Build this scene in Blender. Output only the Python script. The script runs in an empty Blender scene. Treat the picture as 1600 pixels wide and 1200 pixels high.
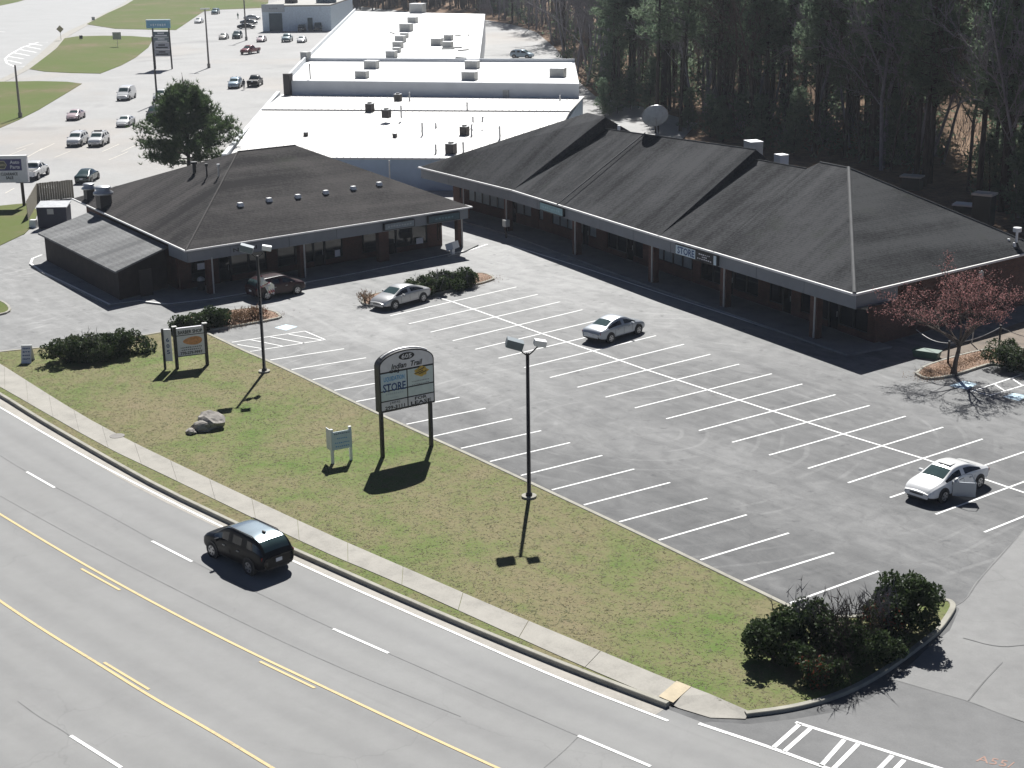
import bpy, math, random
import numpy as np
from mathutils import Vector, Matrix

random.seed(7)
RNG = np.random.default_rng(7)
SC = bpy.context.scene
COL = SC.collection

# ------------------------------------------------------------------ camera
# solved from the painted parking grid (2.74 m stalls): X runs along the stall rows, Y across them, Z up
CAM_F, CAM_YAW, CAM_PITCH, CAM_ROLL = 2413.609, -0.9438, 0.2970, -0.0142
CAM_POS = np.array([93.2458, -62.3493, 27.9852])
_cy, _sy, _cp, _sp = math.cos(CAM_YAW), math.sin(CAM_YAW), math.cos(CAM_PITCH), math.sin(CAM_PITCH)
_fwd = np.array([_sy * _cp, _cy * _cp, -_sp])
_rt = np.array([_cy, -_sy, 0.0])
_up = np.cross(_rt, _fwd)
_r2 = math.cos(CAM_ROLL) * _rt + math.sin(CAM_ROLL) * _up
_u2 = -math.sin(CAM_ROLL) * _rt + math.cos(CAM_ROLL) * _up
CAM_M = np.array([_r2, _u2, _fwd])
cam_data = bpy.data.cameras.new('camera')
cam_data.sensor_width = 36.0
cam_data.lens = 36.0 * CAM_F / 1600.0
cam_data.clip_start = 1.0
cam_data.clip_end = 6000.0
cam = bpy.data.objects.new('camera', cam_data)
COL.objects.link(cam)
cam.matrix_world = Matrix([[_r2[i], _u2[i], -_fwd[i], CAM_POS[i]] for i in range(3)] + [[0, 0, 0, 1]])
SC.camera = cam

# ------------------------------------------------------------------ sky, sun, exposure
SUN_ELEV = math.radians(45.0)
SUN_DIR = np.array([-0.768, 0.640, 0.0])
SUN_DIR = SUN_DIR / np.linalg.norm(SUN_DIR) * math.cos(SUN_ELEV)
SUN_DIR[2] = math.sin(SUN_ELEV)
world = bpy.data.worlds.new('World')
SC.world = world
world.use_nodes = True
wn = world.node_tree
sky = wn.nodes.new('ShaderNodeTexSky')
sky.sky_type = 'NISHITA'
sky.sun_disc = False
sky.sun_elevation = SUN_ELEV
sky.sun_rotation = math.atan2(SUN_DIR[0], SUN_DIR[1])
sky.air_density = 0.30
sky.dust_density = 0.25
wn.links.new(sky.outputs['Color'], wn.nodes['Background'].inputs['Color'])
wn.nodes['Background'].inputs['Strength'].default_value = 0.05
sun_data = bpy.data.lights.new('sun', 'SUN')
sun_data.energy = 5.0
sun_data.angle = math.radians(0.53)
sun_data.color = (1.0, 0.985, 0.955)
sun = bpy.data.objects.new('sun', sun_data)
COL.objects.link(sun)
sun.rotation_euler = Vector(SUN_DIR).to_track_quat('Z', 'Y').to_euler()
sun.location = (0, 0, 80)
SC.view_settings.view_transform = 'Standard'
SC.view_settings.look = 'None'
SC.view_settings.gamma = 1.0
SC.view_settings.exposure = 0.64
SC.render.engine = 'CYCLES'
SC.cycles.max_bounces = 6
SC.cycles.transparent_max_bounces = 12

# ------------------------------------------------------------------ helpers
def at(px, py, z=0.0):
    """World point of a place seen at (px, py) of the 1600 x 1200 survey picture, at height z."""
    d = np.array([(px - 800) / CAM_F, (600 - py) / CAM_F, 1.0]) @ CAM_M
    return CAM_POS + (z - CAM_POS[2]) / d[2] * d

def on_plane(px, py, p0, nrm):
    d = np.array([(px - 800) / CAM_F, (600 - py) / CAM_F, 1.0]) @ CAM_M
    t = np.dot(np.asarray(p0) - CAM_POS, nrm) / np.dot(d, nrm)
    return CAM_POS + t * d

def unit(v):
    v = np.asarray(v, float)
    return v / (np.linalg.norm(v) + 1e-12)

def link_mesh(name, verts, faces, mats, parent=None, smooth=False, fmat=None):
    me = bpy.data.meshes.new(name)
    me.from_pydata([tuple(map(float, v)) for v in verts], [], [tuple(f) for f in faces])
    if not isinstance(mats, (list, tuple)):
        mats = [mats]
    for m in mats:
        me.materials.append(m)
    if fmat is not None:
        me.polygons.foreach_set('material_index', fmat)
    if smooth:
        me.polygons.foreach_set('use_smooth', [True] * len(me.polygons))
    me.update()
    o = bpy.data.objects.new(name, me)
    COL.objects.link(o)
    if parent is not None:
        o.parent = parent
    return o

def empty(name, loc=(0, 0, 0), rz=0.0):
    o = bpy.data.objects.new(name, None)
    o.empty_display_size = 0.3
    o.location = tuple(float(c) for c in loc)
    o.rotation_euler = (0, 0, rz)
    COL.objects.link(o)
    return o

def tag(o, label, cat, group=None, kind=None):
    o['label'] = label
    o['category'] = cat
    if group:
        o['group'] = group
    if kind:
        o['kind'] = kind
    return o

def struct(o, kind='structure', label=None):
    o['kind'] = kind
    if label:
        o['label'] = label
    return o

class MB:
    """collects faces for one mesh"""
    def __init__(s):
        s.v, s.f, s.m, s.cur = [], [], [], 0
    def mat(s, i):
        s.cur = i
        return s
    def poly(s, pts):
        n = len(s.v)
        s.v += [tuple(map(float, p)) for p in pts]
        s.f.append(tuple(range(n, n + len(pts))))
        s.m.append(s.cur)
        return s
    def box(s, c, size, rz=0.0, taper=1.0):
        hx, hy, hz = size[0] / 2, size[1] / 2, size[2] / 2
        ca, sa = math.cos(rz), math.sin(rz)
        n = len(s.v)
        for z in (-1, 1):
            t = taper if z > 0 else 1.0
            for x, y in ((-1, -1), (1, -1), (1, 1), (-1, 1)):
                X, Y = x * hx * t, y * hy * t
                s.v.append((c[0] + X * ca - Y * sa, c[1] + X * sa + Y * ca, c[2] + z * hz))
        for q in ((3, 2, 1, 0), (4, 5, 6, 7), (0, 1, 5, 4), (1, 2, 6, 5), (2, 3, 7, 6), (3, 0, 4, 7)):
            s.f.append(tuple(n + i for i in q)); s.m.append(s.cur)
        return s
    def obox(s, c, ax, ay, az):
        """box with half-axis vectors"""
        c, ax, ay, az = (np.asarray(q, float) for q in (c, ax, ay, az))
        n = len(s.v)
        for k in (-1, 1):
            for i, j in ((-1, -1), (1, -1), (1, 1), (-1, 1)):
                s.v.append(tuple(c + i * ax + j * ay + k * az))
        for q in ((3, 2, 1, 0), (4, 5, 6, 7), (0, 1, 5, 4), (1, 2, 6, 5), (2, 3, 7, 6), (3, 0, 4, 7)):
            s.f.append(tuple(n + i for i in q)); s.m.append(s.cur)
        return s
    def prism(s, pts, z0, z1):
        """upright prism over a 2-D polygon (z0/z1 numbers or per-point lists)"""
        k = len(pts)
        a = z0 if isinstance(z0, (list, tuple)) else [z0] * k
        b = z1 if isinstance(z1, (list, tuple)) else [z1] * k
        n = len(s.v)
        s.v += [(float(p[0]), float(p[1]), float(a[i])) for i, p in enumerate(pts)]
        s.v += [(float(p[0]), float(p[1]), float(b[i])) for i, p in enumerate(pts)]
        s.f.append(tuple(reversed(range(n, n + k)))); s.m.append(s.cur)
        s.f.append(tuple(range(n + k, n + 2 * k))); s.m.append(s.cur)
        for i in range(k):
            j = (i + 1) % k
            s.f.append((n + i, n + j, n + k + j, n + k + i)); s.m.append(s.cur)
        return s
    def tube(s, pts, rad, sides=8, cap=True):
        pts = [np.asarray(p, float) for p in pts]
        if not isinstance(rad, (list, tuple)):
            rad = [rad] * len(pts)
        n0 = len(s.v)
        for i, p in enumerate(pts):
            a = pts[max(i - 1, 0)]; b = pts[min(i + 1, len(pts) - 1)]
            t = unit(b - a)
            u = np.cross(t, (0, 0, 1.0))
            if np.linalg.norm(u) < 1e-4:
                u = np.array([1.0, 0, 0])
            u = unit(u); w = np.cross(t, u)
            for k in range(sides):
                an = 2 * math.pi * k / sides
                s.v.append(tuple(p + rad[i] * (math.cos(an) * u + math.sin(an) * w)))
        for i in range(len(pts) - 1):
            for k in range(sides):
                k2 = (k + 1) % sides
                s.f.append((n0 + i * sides + k, n0 + i * sides + k2, n0 + (i + 1) * sides + k2, n0 + (i + 1) * sides + k)); s.m.append(s.cur)
        if cap:
            s.f.append(tuple(reversed(range(n0, n0 + sides)))); s.m.append(s.cur)
            e = n0 + (len(pts) - 1) * sides
            s.f.append(tuple(range(e, e + sides))); s.m.append(s.cur)
        return s
    def build(s, name, mats, parent=None, smooth=False):
        return link_mesh(name, s.v, s.f, mats, parent, smooth, s.m)

def resample(pts, step):
    pts = [np.asarray(p, float) for p in pts]
    out = [pts[0]]
    for a, b in zip(pts[:-1], pts[1:]):
        L = np.linalg.norm(b - a)
        k = max(1, int(round(L / step)))
        out += [a + (b - a) * i / k for i in range(1, k + 1)]
    return out

def smooth_curve(pts, step=1.5, it=2):
    """Chaikin-smoothed polyline, resampled"""
    pts = [np.asarray(p, float) for p in pts]
    for _ in range(it):
        q = [pts[0]]
        for a, b in zip(pts[:-1], pts[1:]):
            q += [a * 0.75 + b * 0.25, a * 0.25 + b * 0.75]
        q.append(pts[-1])
        pts = q
    return pts

def normals2(pts):
    """left-hand plan normals of a polyline"""
    out = []
    for i in range(len(pts)):
        t = unit((pts[min(i + 1, len(pts) - 1)] - pts[max(i - 1, 0)])[:2])
        out.append(np.array([-t[1], t[0], 0.0]))
    return out

def ribbon(name, pts, w, z, mat, parent=None, off=0.0):
    """flat strip of width w along a polyline"""
    pts = [np.array([p[0], p[1], 0.0]) for p in pts]
    nn = normals2(pts)
    mb = MB()
    for i in range(len(pts) - 1):
        a, b = pts[i] + nn[i] * off, pts[i + 1] + nn[i + 1] * off
        q = [a - nn[i] * w / 2, b - nn[i + 1] * w / 2, b + nn[i + 1] * w / 2, a + nn[i] * w / 2]
        mb.poly([(p[0], p[1], z) for p in q])
    return mb.build(name, mat, parent)

def kerb(name, pts, w, h, mat, parent=None, z0=-0.03, side=1):
    """raised kerb of width w standing to one side of a polyline"""
    pts = [np.array([p[0], p[1], 0.0]) for p in pts]
    nn = normals2(pts)
    mb = MB()
    prof = [(0.0, z0), (0.015, h - 0.02), (0.04, h), (w - 0.02, h), (w, h - 0.02), (w, z0)]
    rows = []
    for p, n in zip(pts, nn):
        r = []
        for o, z in prof:
            q = p + n * o * side
            r.append(len(mb.v)); mb.v.append((q[0], q[1], z))
        rows.append(r)
    for a, b in zip(rows[:-1], rows[1:]):
        for k in range(len(prof) - 1):
            f = (a[k], b[k], b[k + 1], a[k + 1])
            mb.f.append(f if side < 0 else tuple(reversed(f))); mb.m.append(0)
    for r in (rows[0], rows[-1]):
        mb.f.append(tuple(r)); mb.m.append(0)
    return mb.build(name, mat, parent)

def sheet(name, pts, z, mat, parent=None, thick=0.0):
    """flat polygon (tessellated) at height z"""
    from mathutils.geometry import tessellate_polygon
    P = [Vector((float(p[0]), float(p[1]), 0)) for p in pts]
    tri = tessellate_polygon([P])
    v = [(p.x, p.y, z) for p in P]
    f = []
    for t in tri:
        a, b, c = (v[i] for i in t)
        cr = (b[0] - a[0]) * (c[1] - a[1]) - (b[1] - a[1]) * (c[0] - a[0])
        f.append(tuple(t) if cr > 0 else tuple(reversed(t)))
    if thick > 0:
        n = len(v)
        v += [(p.x, p.y, z - thick) for p in P]
        for i in range(n):
            j = (i + 1) % n
            f.append((i, j, n + j, n + i))
    return link_mesh(name, v, f, mat, parent)

def copy_tree(src, parent=None):
    c = src.copy()
    COL.objects.link(c)
    c.parent = parent
    for ch in src.children:
        copy_tree(ch, c)
    return c

def text_mesh(parent, name, body, w, h, org, right, up, mat, bold=False, slant=0.0):
    """flat lettering fitted into a w x h box centred at org; a body like ~6 is a worn line of that many unreadable strokes"""
    if body[0] == '~':
        k = int(body[1:]); right, up = unit(right), unit(up)
        mb = MB(); rs = random.Random(k * 31 + int(w * 100))
        for i in range(k):
            x = (-.5 + (i + .5) / k) * w; hw_ = w / k * rs.uniform(.26, .40); hh_ = h * rs.uniform(.22, .36)
            c = np.asarray(org, float) + right * x + up * h * rs.uniform(-.08, .08)
            mb.poly([c - right * hw_ - up * hh_, c + right * hw_ - up * hh_, c + right * hw_ + up * hh_, c - right * hw_ + up * hh_])
        return mb.build(name, mat, parent)
    cu = bpy.data.curves.new('lettering', 'FONT')
    cu.body = body
    cu.align_x = 'CENTER'; cu.align_y = 'CENTER'
    cu.resolution_u = 2
    cu.shear = slant
    if bold:
        cu.offset = 0.025
    ob = bpy.data.objects.new('lettering_tmp', cu)
    COL.objects.link(ob)
    dg = bpy.context.evaluated_depsgraph_get()
    me = bpy.data.meshes.new_from_object(ob.evaluated_get(dg))
    bpy.data.objects.remove(ob)
    bpy.data.curves.remove(cu)
    n = len(me.vertices)
    co = np.zeros(n * 3)
    me.vertices.foreach_get('co', co)
    co = co.reshape(-1, 3)
    lo, hi = co.min(0), co.max(0)
    c = (lo + hi) / 2
    sx = w / max(hi[0] - lo[0], 1e-6); sy = h / max(hi[1] - lo[1], 1e-6)
    right, up = unit(right), unit(up)
    new = np.asarray(org, float) + np.outer((co[:, 0] - c[0]) * sx, right) + np.outer((co[:, 1] - c[1]) * sy, up)
    me.vertices.foreach_set('co', new.ravel())
    me.materials.clear()
    me.materials.append(mat)
    me.update()
    me.name = name
    o = bpy.data.objects.new(name, me)
    COL.objects.link(o)
    o.parent = parent
    return o

# ------------------------------------------------------------------ materials
MATS = {}
def nodes_of(name):
    m = bpy.data.materials.new(name)
    m.use_nodes = True
    nt = m.node_tree
    return m, nt, nt.nodes['Principled BSDF']

def N(nt, typ, **kw):
    n = nt.nodes.new(typ)
    for k, v in kw.items():
        if k.startswith('in_'):
            key = k[3:]
            key = int(key) if key.isdigit() else key.replace('_', ' ')
            n.inputs[key].default_value = v
        else:
            setattr(n, k, v)
    return n

def rgba(c):
    return (c[0], c[1], c[2], 1.0)

def ramp(nt, fac, stops, interp='LINEAR'):
    r = nt.nodes.new('ShaderNodeValToRGB')
    r.color_ramp.interpolation = interp
    e = r.color_ramp.elements
    while len(e) < len(stops):
        e.new(0.5)
    for i, (p, c) in enumerate(stops):
        e[i].position = p
        e[i].color = rgba(c) if len(c) == 3 else c
    nt.links.new(fac, r.inputs['Fac'])
    return r.outputs['Color']

def noise(nt, vec, scale, detail=4.0, rough=0.55, dist=0.0):
    n = N(nt, 'ShaderNodeTexNoise', in_Scale=scale, in_Detail=detail, in_Roughness=rough, in_Distortion=dist)
    if vec is not None:
        nt.links.new(vec, n.inputs['Vector'])
    return n.outputs['Fac']

def mixc(nt, fac, a, b, mode='MIX'):
    m = nt.nodes.new('ShaderNodeMix')
    m.data_type = 'RGBA'
    m.blend_type = mode
    for sock, val in ((0, fac), (6, a), (7, b)):
        if hasattr(val, 'is_output'):
            nt.links.new(val, m.inputs[sock])
        elif sock == 0:
            m.inputs[0].default_value = val
        else:
            m.inputs[sock].default_value = rgba(val)
    return m.outputs[2]

def math_n(nt, op, a, b=None, c=None, clamp=False):
    m = nt.nodes.new('ShaderNodeMath')
    m.operation = op
    m.use_clamp = clamp
    for i, val in enumerate((a, b, c)):
        if val is None:
            continue
        if hasattr(val, 'is_output'):
            nt.links.new(val, m.inputs[i])
        else:
            m.inputs[i].default_value = val
    return m.outputs[0]

def world_pos(nt):
    return N(nt, 'ShaderNodeNewGeometry').outputs['Position']

def stretch(nt, vec, scale, rot=(0, 0, 0)):
    mp = N(nt, 'ShaderNodeMapping')
    mp.inputs['Scale'].default_value = scale
    mp.inputs['Rotation'].default_value = rot
    nt.links.new(vec, mp.inputs['Vector'])
    return mp.outputs['Vector']

def bump(nt, bsdf, h, strength=0.3, dist=0.02):
    b = N(nt, 'ShaderNodeBump')
    b.inputs['Strength'].default_value = strength
    b.inputs['Distance'].default_value = dist
    nt.links.new(h, b.inputs['Height'])
    nt.links.new(b.outputs['Normal'], bsdf.inputs['Normal'])

def plain(name, c, rough=0.6, metal=0.0, var=0.12, scale=3.0, spec=0.5, coat=0.0):
    """painted / plain surface with a little mottling and dirt"""
    if name in MATS:
        return MATS[name]
    m, nt, b = nodes_of(name)
    pos = N(nt, 'ShaderNodeTexCoord').outputs['Object']
    f = noise(nt, pos, scale, 5, 0.6)
    lo = tuple(x * (1 - var) for x in c); hi = tuple(min(1, x * (1 + var)) for x in c)
    nt.links.new(ramp(nt, f, [(0.3, lo), (0.7, hi)]), b.inputs['Base Color'])
    b.inputs['Roughness'].default_value = rough
    b.inputs['Metallic'].default_value = metal
    b.inputs['Specular IOR Level'].default_value = spec
    if coat:
        b.inputs['Coat Weight'].default_value = coat
        b.inputs['Coat Roughness'].default_value = 0.05
    MATS[name] = m
    return m

def make_asphalt():
    m, nt, b = nodes_of('asphalt_lot')
    pos = world_pos(nt)
    sep = N(nt, 'ShaderNodeSeparateXYZ'); nt.links.new(pos, sep.inputs[0])
    n1 = noise(nt, pos, 0.09, 5, 0.6)
    n2 = noise(nt, stretch(nt, pos, (0.10, 0.55, 1), (0, 0, 0.12)), 1.0, 5, 0.62, 1.2)
    n3 = noise(nt, pos, 9.0, 3, 0.7)
    n4 = noise(nt, pos, 0.8, 6, 0.65, 0.6)
    yy = math_n(nt, 'ADD', sep.outputs['Y'], math_n(nt, 'MULTIPLY', math_n(nt, 'SUBTRACT', n1, 0.5), 5.0))
    # worn pale wheel lanes between darker, less driven stalls
    t = math_n(nt, 'DIVIDE', math_n(nt, 'ADD', yy, 22.0), 40.0, clamp=True)
    band = ramp(nt, t, [(0.0, (.20,) * 3), (0.19, (.22,) * 3), (0.28, (.62,) * 3), (0.37, (.66,) * 3), (0.44, (.42,) * 3), (0.62, (.40,) * 3), (0.72, (.70,) * 3), (1.0, (.75,) * 3)])
    xx = math_n(nt, 'DIVIDE', math_n(nt, 'ADD', sep.outputs['X'], 25.0), 90.0, clamp=True)
    far_sheen = ramp(nt, xx, [(0.0, (1.25,) * 3), (0.32, (1.02,) * 3), (0.6, (.40,) * 3), (1.0, (.26,) * 3)])  # far end of the lot brighter: sheen and haze put into the colour
    fac = math_n(nt, 'ADD', math_n(nt, 'MULTIPLY', band, 0.42), math_n(nt, 'MULTIPLY', far_sheen, 0.50))
    fac = math_n(nt, 'ADD', fac, math_n(nt, 'MULTIPLY', math_n(nt, 'SUBTRACT', n2, 0.5), 0.55))
    fac = math_n(nt, 'ADD', fac, math_n(nt, 'MULTIPLY', math_n(nt, 'SUBTRACT', n4, 0.5), 0.60))
    fac = math_n(nt, 'ADD', fac, math_n(nt, 'MULTIPLY', math_n(nt, 'SUBTRACT', n3, 0.5), 0.22))
    # thin tyre swirls
    wv = N(nt, 'ShaderNodeTexWave', wave_type='RINGS', rings_direction='Z')
    wv.inputs['Scale'].default_value = 0.22; wv.inputs['Distortion'].default_value = 7.0; wv.inputs['Detail'].default_value = 3.0
    wv.inputs['Detail Scale'].default_value = 0.35
    mp = N(nt, 'ShaderNodeMapping'); mp.inputs['Location'].default_value = (-31, 8.5, 0)
    nt.links.new(pos, mp.inputs['Vector']); nt.links.new(mp.outputs[0], wv.inputs['Vector'])
    sw = ramp(nt, wv.outputs['Color'], [(0.90, (0, 0, 0)), (0.98, (1, 1, 1))])
    swm = ramp(nt, noise(nt, pos, 0.16, 3), [(0.5, (0, 0, 0)), (0.62, (1, 1, 1))])
    fac = math_n(nt, 'ADD', fac, math_n(nt, 'MULTIPLY', math_n(nt, 'MULTIPLY', sw, swm), 0.13))
    col = ramp(nt, fac, [(0.05, (.060, .061, .063)), (0.35, (.125, .126, .126)), (0.7, (.235, .235, .231)), (1.0, (.35, .348, .342))])
    # oil spots in the stalls
    sp = ramp(nt, noise(nt, pos, 1.1, 3, 0.5), [(0.64, (1, 1, 1)), (0.73, (.66, .66, .67))])
    col = mixc(nt, 1.0, col, sp, 'MULTIPLY')
    # fine cracks
    vo = N(nt, 'ShaderNodeTexVoronoi', feature='DISTANCE_TO_EDGE'); vo.inputs['Scale'].default_value = 0.11
    wrp = N(nt, 'ShaderNodeVectorMath', operation='ADD')
    nz = N(nt, 'ShaderNodeTexNoise', in_Scale=0.6, in_Detail=4.0)
    nt.links.new(pos, nz.inputs['Vector'])
    sc_ = N(nt, 'ShaderNodeVectorMath', operation='SCALE'); sc_.inputs['Scale'].default_value = 2.2
    nt.links.new(nz.outputs['Color'], sc_.inputs[0]); nt.links.new(pos, wrp.inputs[0]); nt.links.new(sc_.outputs[0], wrp.inputs[1])
    nt.links.new(wrp.outputs[0], vo.inputs['Vector'])
    cr = ramp(nt, vo.outputs['Distance'], [(0.0, (.65, .65, .65)), (0.006, (1, 1, 1))])
    crm = ramp(nt, noise(nt, pos, 0.06, 2), [(0.48, (0, 0, 0)), (0.60, (1, 1, 1))])
    col = mixc(nt, math_n(nt, 'MULTIPLY', crm, 0.5), col, mixc(nt, 1.0, col, cr, 'MULTIPLY'))
    nt.links.new(col, b.inputs['Base Color'])
    b.inputs['Roughness'].default_value = 0.86
    bump(nt, b, n3, 0.25, 0.012)
    return m

def make_road(name, lo, hi, lane=True):
    m, nt, b = nodes_of(name)
    pos = world_pos(nt)
    n1 = noise(nt, pos, 0.12, 5, 0.6)
    n2 = noise(nt, pos, 1.3, 6, 0.65)
    n3 = noise(nt, pos, 14.0, 2, 0.7)
    f = math_n(nt, 'ADD', math_n(nt, 'MULTIPLY', n1, 0.5), math_n(nt, 'MULTIPLY', n2, 0.32))
    f = math_n(nt, 'ADD', f, math_n(nt, 'MULTIPLY', n3, 0.18))
    col = ramp(nt, f, [(0.30, lo), (0.68, hi)])
    vo = N(nt, 'ShaderNodeTexVoronoi', feature='DISTANCE_TO_EDGE'); vo.inputs['Scale'].default_value = 0.13
    wrp = N(nt, 'ShaderNodeVectorMath', operation='ADD')
    nz = N(nt, 'ShaderNodeTexNoise', in_Scale=0.5, in_Detail=4.0); nt.links.new(pos, nz.inputs['Vector'])
    sc_ = N(nt, 'ShaderNodeVectorMath', operation='SCALE'); sc_.inputs['Scale'].default_value = 2.6
    nt.links.new(nz.outputs['Color'], sc_.inputs[0]); nt.links.new(pos, wrp.inputs[0]); nt.links.new(sc_.outputs[0], wrp.inputs[1])
    nt.links.new(wrp.outputs[0], vo.inputs['Vector'])
    cr = ramp(nt, vo.outputs['Distance'], [(0.0, (.70, .70, .70)), (0.005, (1, 1, 1))])
    crm = ramp(nt, noise(nt, pos, 0.05, 2), [(0.48, (0, 0, 0)), (0.60, (1, 1, 1))])
    col = mixc(nt, math_n(nt, 'MULTIPLY', crm, 0.45), col, mixc(nt, 1.0, col, cr, 'MULTIPLY'))
    nt.links.new(col, b.inputs['Base Color'])
    b.inputs['Roughness'].default_value = 0.85
    bump(nt, b, n3, 0.2, 0.01)
    return m

def make_grass():
    m, nt, b = nodes_of('lawn_grass')
    pos = world_pos(nt)
    n1 = noise(nt, pos, 0.10, 4, 0.6, 0.8)
    n2 = noise(nt, pos, 0.8, 6, 0.7, 0.5)
    n3 = noise(nt, stretch(nt, pos, (1, 1, 1)), 7.0, 5, 0.75)
    f = math_n(nt, 'ADD', math_n(nt, 'MULTIPLY', n1, 1.0), math_n(nt, 'MULTIPLY', n2, 0.60))
    f = math_n(nt, 'ADD', f, math_n(nt, 'MULTIPLY', n3, 0.40))
    f = math_n(nt, 'MULTIPLY', f, 0.6)
    col = ramp(nt, f, [(0.46, (.222, .184, .112)), (0.57, (.192, .178, .092)), (0.65, (.152, .176, .066)), (0.74, (.106, .165, .040))])
    dirt = ramp(nt, noise(nt, pos, 0.33, 5, 0.65), [(0.64, (0, 0, 0)), (0.74, (1, 1, 1))])
    col = mixc(nt, math_n(nt, 'MULTIPLY', dirt, 0.65), col, (.20, .125, .068))
    spk = ramp(nt, noise(nt, pos, 16.0, 2, 0.6), [(0.66, (0, 0, 0)), (0.72, (1, 1, 1))])
    col = mixc(nt, math_n(nt, 'MULTIPLY', spk, 0.5), col, (.26, .22, .13))
    fine = ramp(nt, n3, [(0.3, (.82, .82, .82)), (0.62, (1.12, 1.12, 1.12))])
    col = mixc(nt, 1.0, col, fine, 'MULTIPLY')
    nt.links.new(col, b.inputs['Base Color'])
    b.inputs['Roughness'].default_value = 0.95
    b.inputs['Specular IOR Level'].default_value = 0.15
    bump(nt, b, n3, 0.5, 0.04)
    return m

def make_far_grass():
    m, nt, b = nodes_of('mown_grass')
    pos = world_pos(nt)
    n1 = noise(nt, pos, 0.05, 4, 0.6)
    n2 = noise(nt, pos, 0.6, 5, 0.65)
    f = math_n(nt, 'ADD', math_n(nt, 'MULTIPLY', n1, 0.7), math_n(nt, 'MULTIPLY', n2, 0.3))
    nt.links.new(ramp(nt, f, [(0.40, (.105, .140, .036)), (0.53, (.125, .140, .050)), (0.63, (.18, .150, .085))]), b.inputs['Base Color'])
    b.inputs['Roughness'].default_value = 0.95
    b.inputs['Specular IOR Level'].default_value = 0.1
    bump(nt, b, n2, 0.5, 0.08)
    return m

def make_litter():
    m, nt, b = nodes_of('leaf_litter')
    pos = world_pos(nt)
    n1 = noise(nt, pos, 0.07, 4, 0.6)
    n2 = noise(nt, pos, 1.2, 6, 0.75)
    n3 = noise(nt, pos, 6.0, 4, 0.7)
    f = math_n(nt, 'ADD', math_n(nt, 'MULTIPLY', n1, 0.4), math_n(nt, 'MULTIPLY', n2, 0.4))
    f = math_n(nt, 'ADD', f, math_n(nt, 'MULTIPLY', n3, 0.2))
    nt.links.new(ramp(nt, f, [(0.35, (.075, .052, .036)), (0.5, (.19, .125, .082)), (0.65, (.33, .235, .165))]), b.inputs['Base Color'])
    b.inputs['Roughness'].default_value = 0.95
    b.inputs['Specular IOR Level'].default_value = 0.1
    bump(nt, b, n2, 0.9, 0.15)
    return m

def make_concrete(name, c, var=0.14, scale=0.8):
    m, nt, b = nodes_of(name)
    pos = world_pos(nt)
    n1 = noise(nt, pos, scale, 6, 0.65)
    n2 = noise(nt, pos, scale * 14, 3, 0.7)
    f = math_n(nt, 'ADD', math_n(nt, 'MULTIPLY', n1, 0.7), math_n(nt, 'MULTIPLY', n2, 0.3))
    nt.links.new(ramp(nt, f, [(0.33, tuple(x * (1 - var * 1.8) for x in c)), (0.5, c), (0.66, tuple(x * (1 + var) for x in c))]), b.inputs['Base Color'])
    b.inputs['Roughness'].default_value = 0.85
    bump(nt, b, n2, 0.15, 0.01)
    return m

def make_shingle(name, lo, hi, along):
    """dark composition shingles: fine courses, streaks down the slope, pale worn patches"""
    m, nt, b = nodes_of(name)
    pos = world_pos(nt)
    # streak coordinate runs with the eave, blotches everywhere
    s1 = noise(nt, stretch(nt, pos, (0.55, 0.04, 0.04), (0, 0, along)), 1.0, 5, 0.6, 0.2)
    n1 = noise(nt, pos, 0.16, 5, 0.6, 0.4)
    n2 = noise(nt, pos, 5.0, 4, 0.75)
    sep = N(nt, 'ShaderNodeSeparateXYZ'); nt.links.new(pos, sep.inputs[0])
    course = math_n(nt, 'SINE', math_n(nt, 'MULTIPLY', sep.outputs['Z'], 2 * math.pi / 0.09))
    f = math_n(nt, 'ADD', math_n(nt, 'MULTIPLY', s1, 0.52), math_n(nt, 'MULTIPLY', n1, 0.34))
    f = math_n(nt, 'ADD', f, math_n(nt, 'MULTIPLY', math_n(nt, 'SUBTRACT', n2, .16), 0.36))
    f = math_n(nt, 'ADD', f, math_n(nt, 'MULTIPLY', course, 0.02))
    col = ramp(nt, f, [(0.44, lo), (0.64, hi)])
    moss = ramp(nt, noise(nt, pos, 0.22, 4, 0.6), [(0.62, (0, 0, 0)), (0.75, (1, 1, 1))])
    col = mixc(nt, math_n(nt, 'MULTIPLY', moss, 0.35), col, (.035, .045, .028))
    nt.links.new(col, b.inputs['Base Color'])
    b.inputs['Roughness'].default_value = 0.95
    b.inputs['Specular IOR Level'].default_value = 0.08
    bump(nt, b, math_n(nt, 'ADD', n2, math_n(nt, 'MULTIPLY', course, 0.15)), 0.35, 0.02)
    return m

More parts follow.
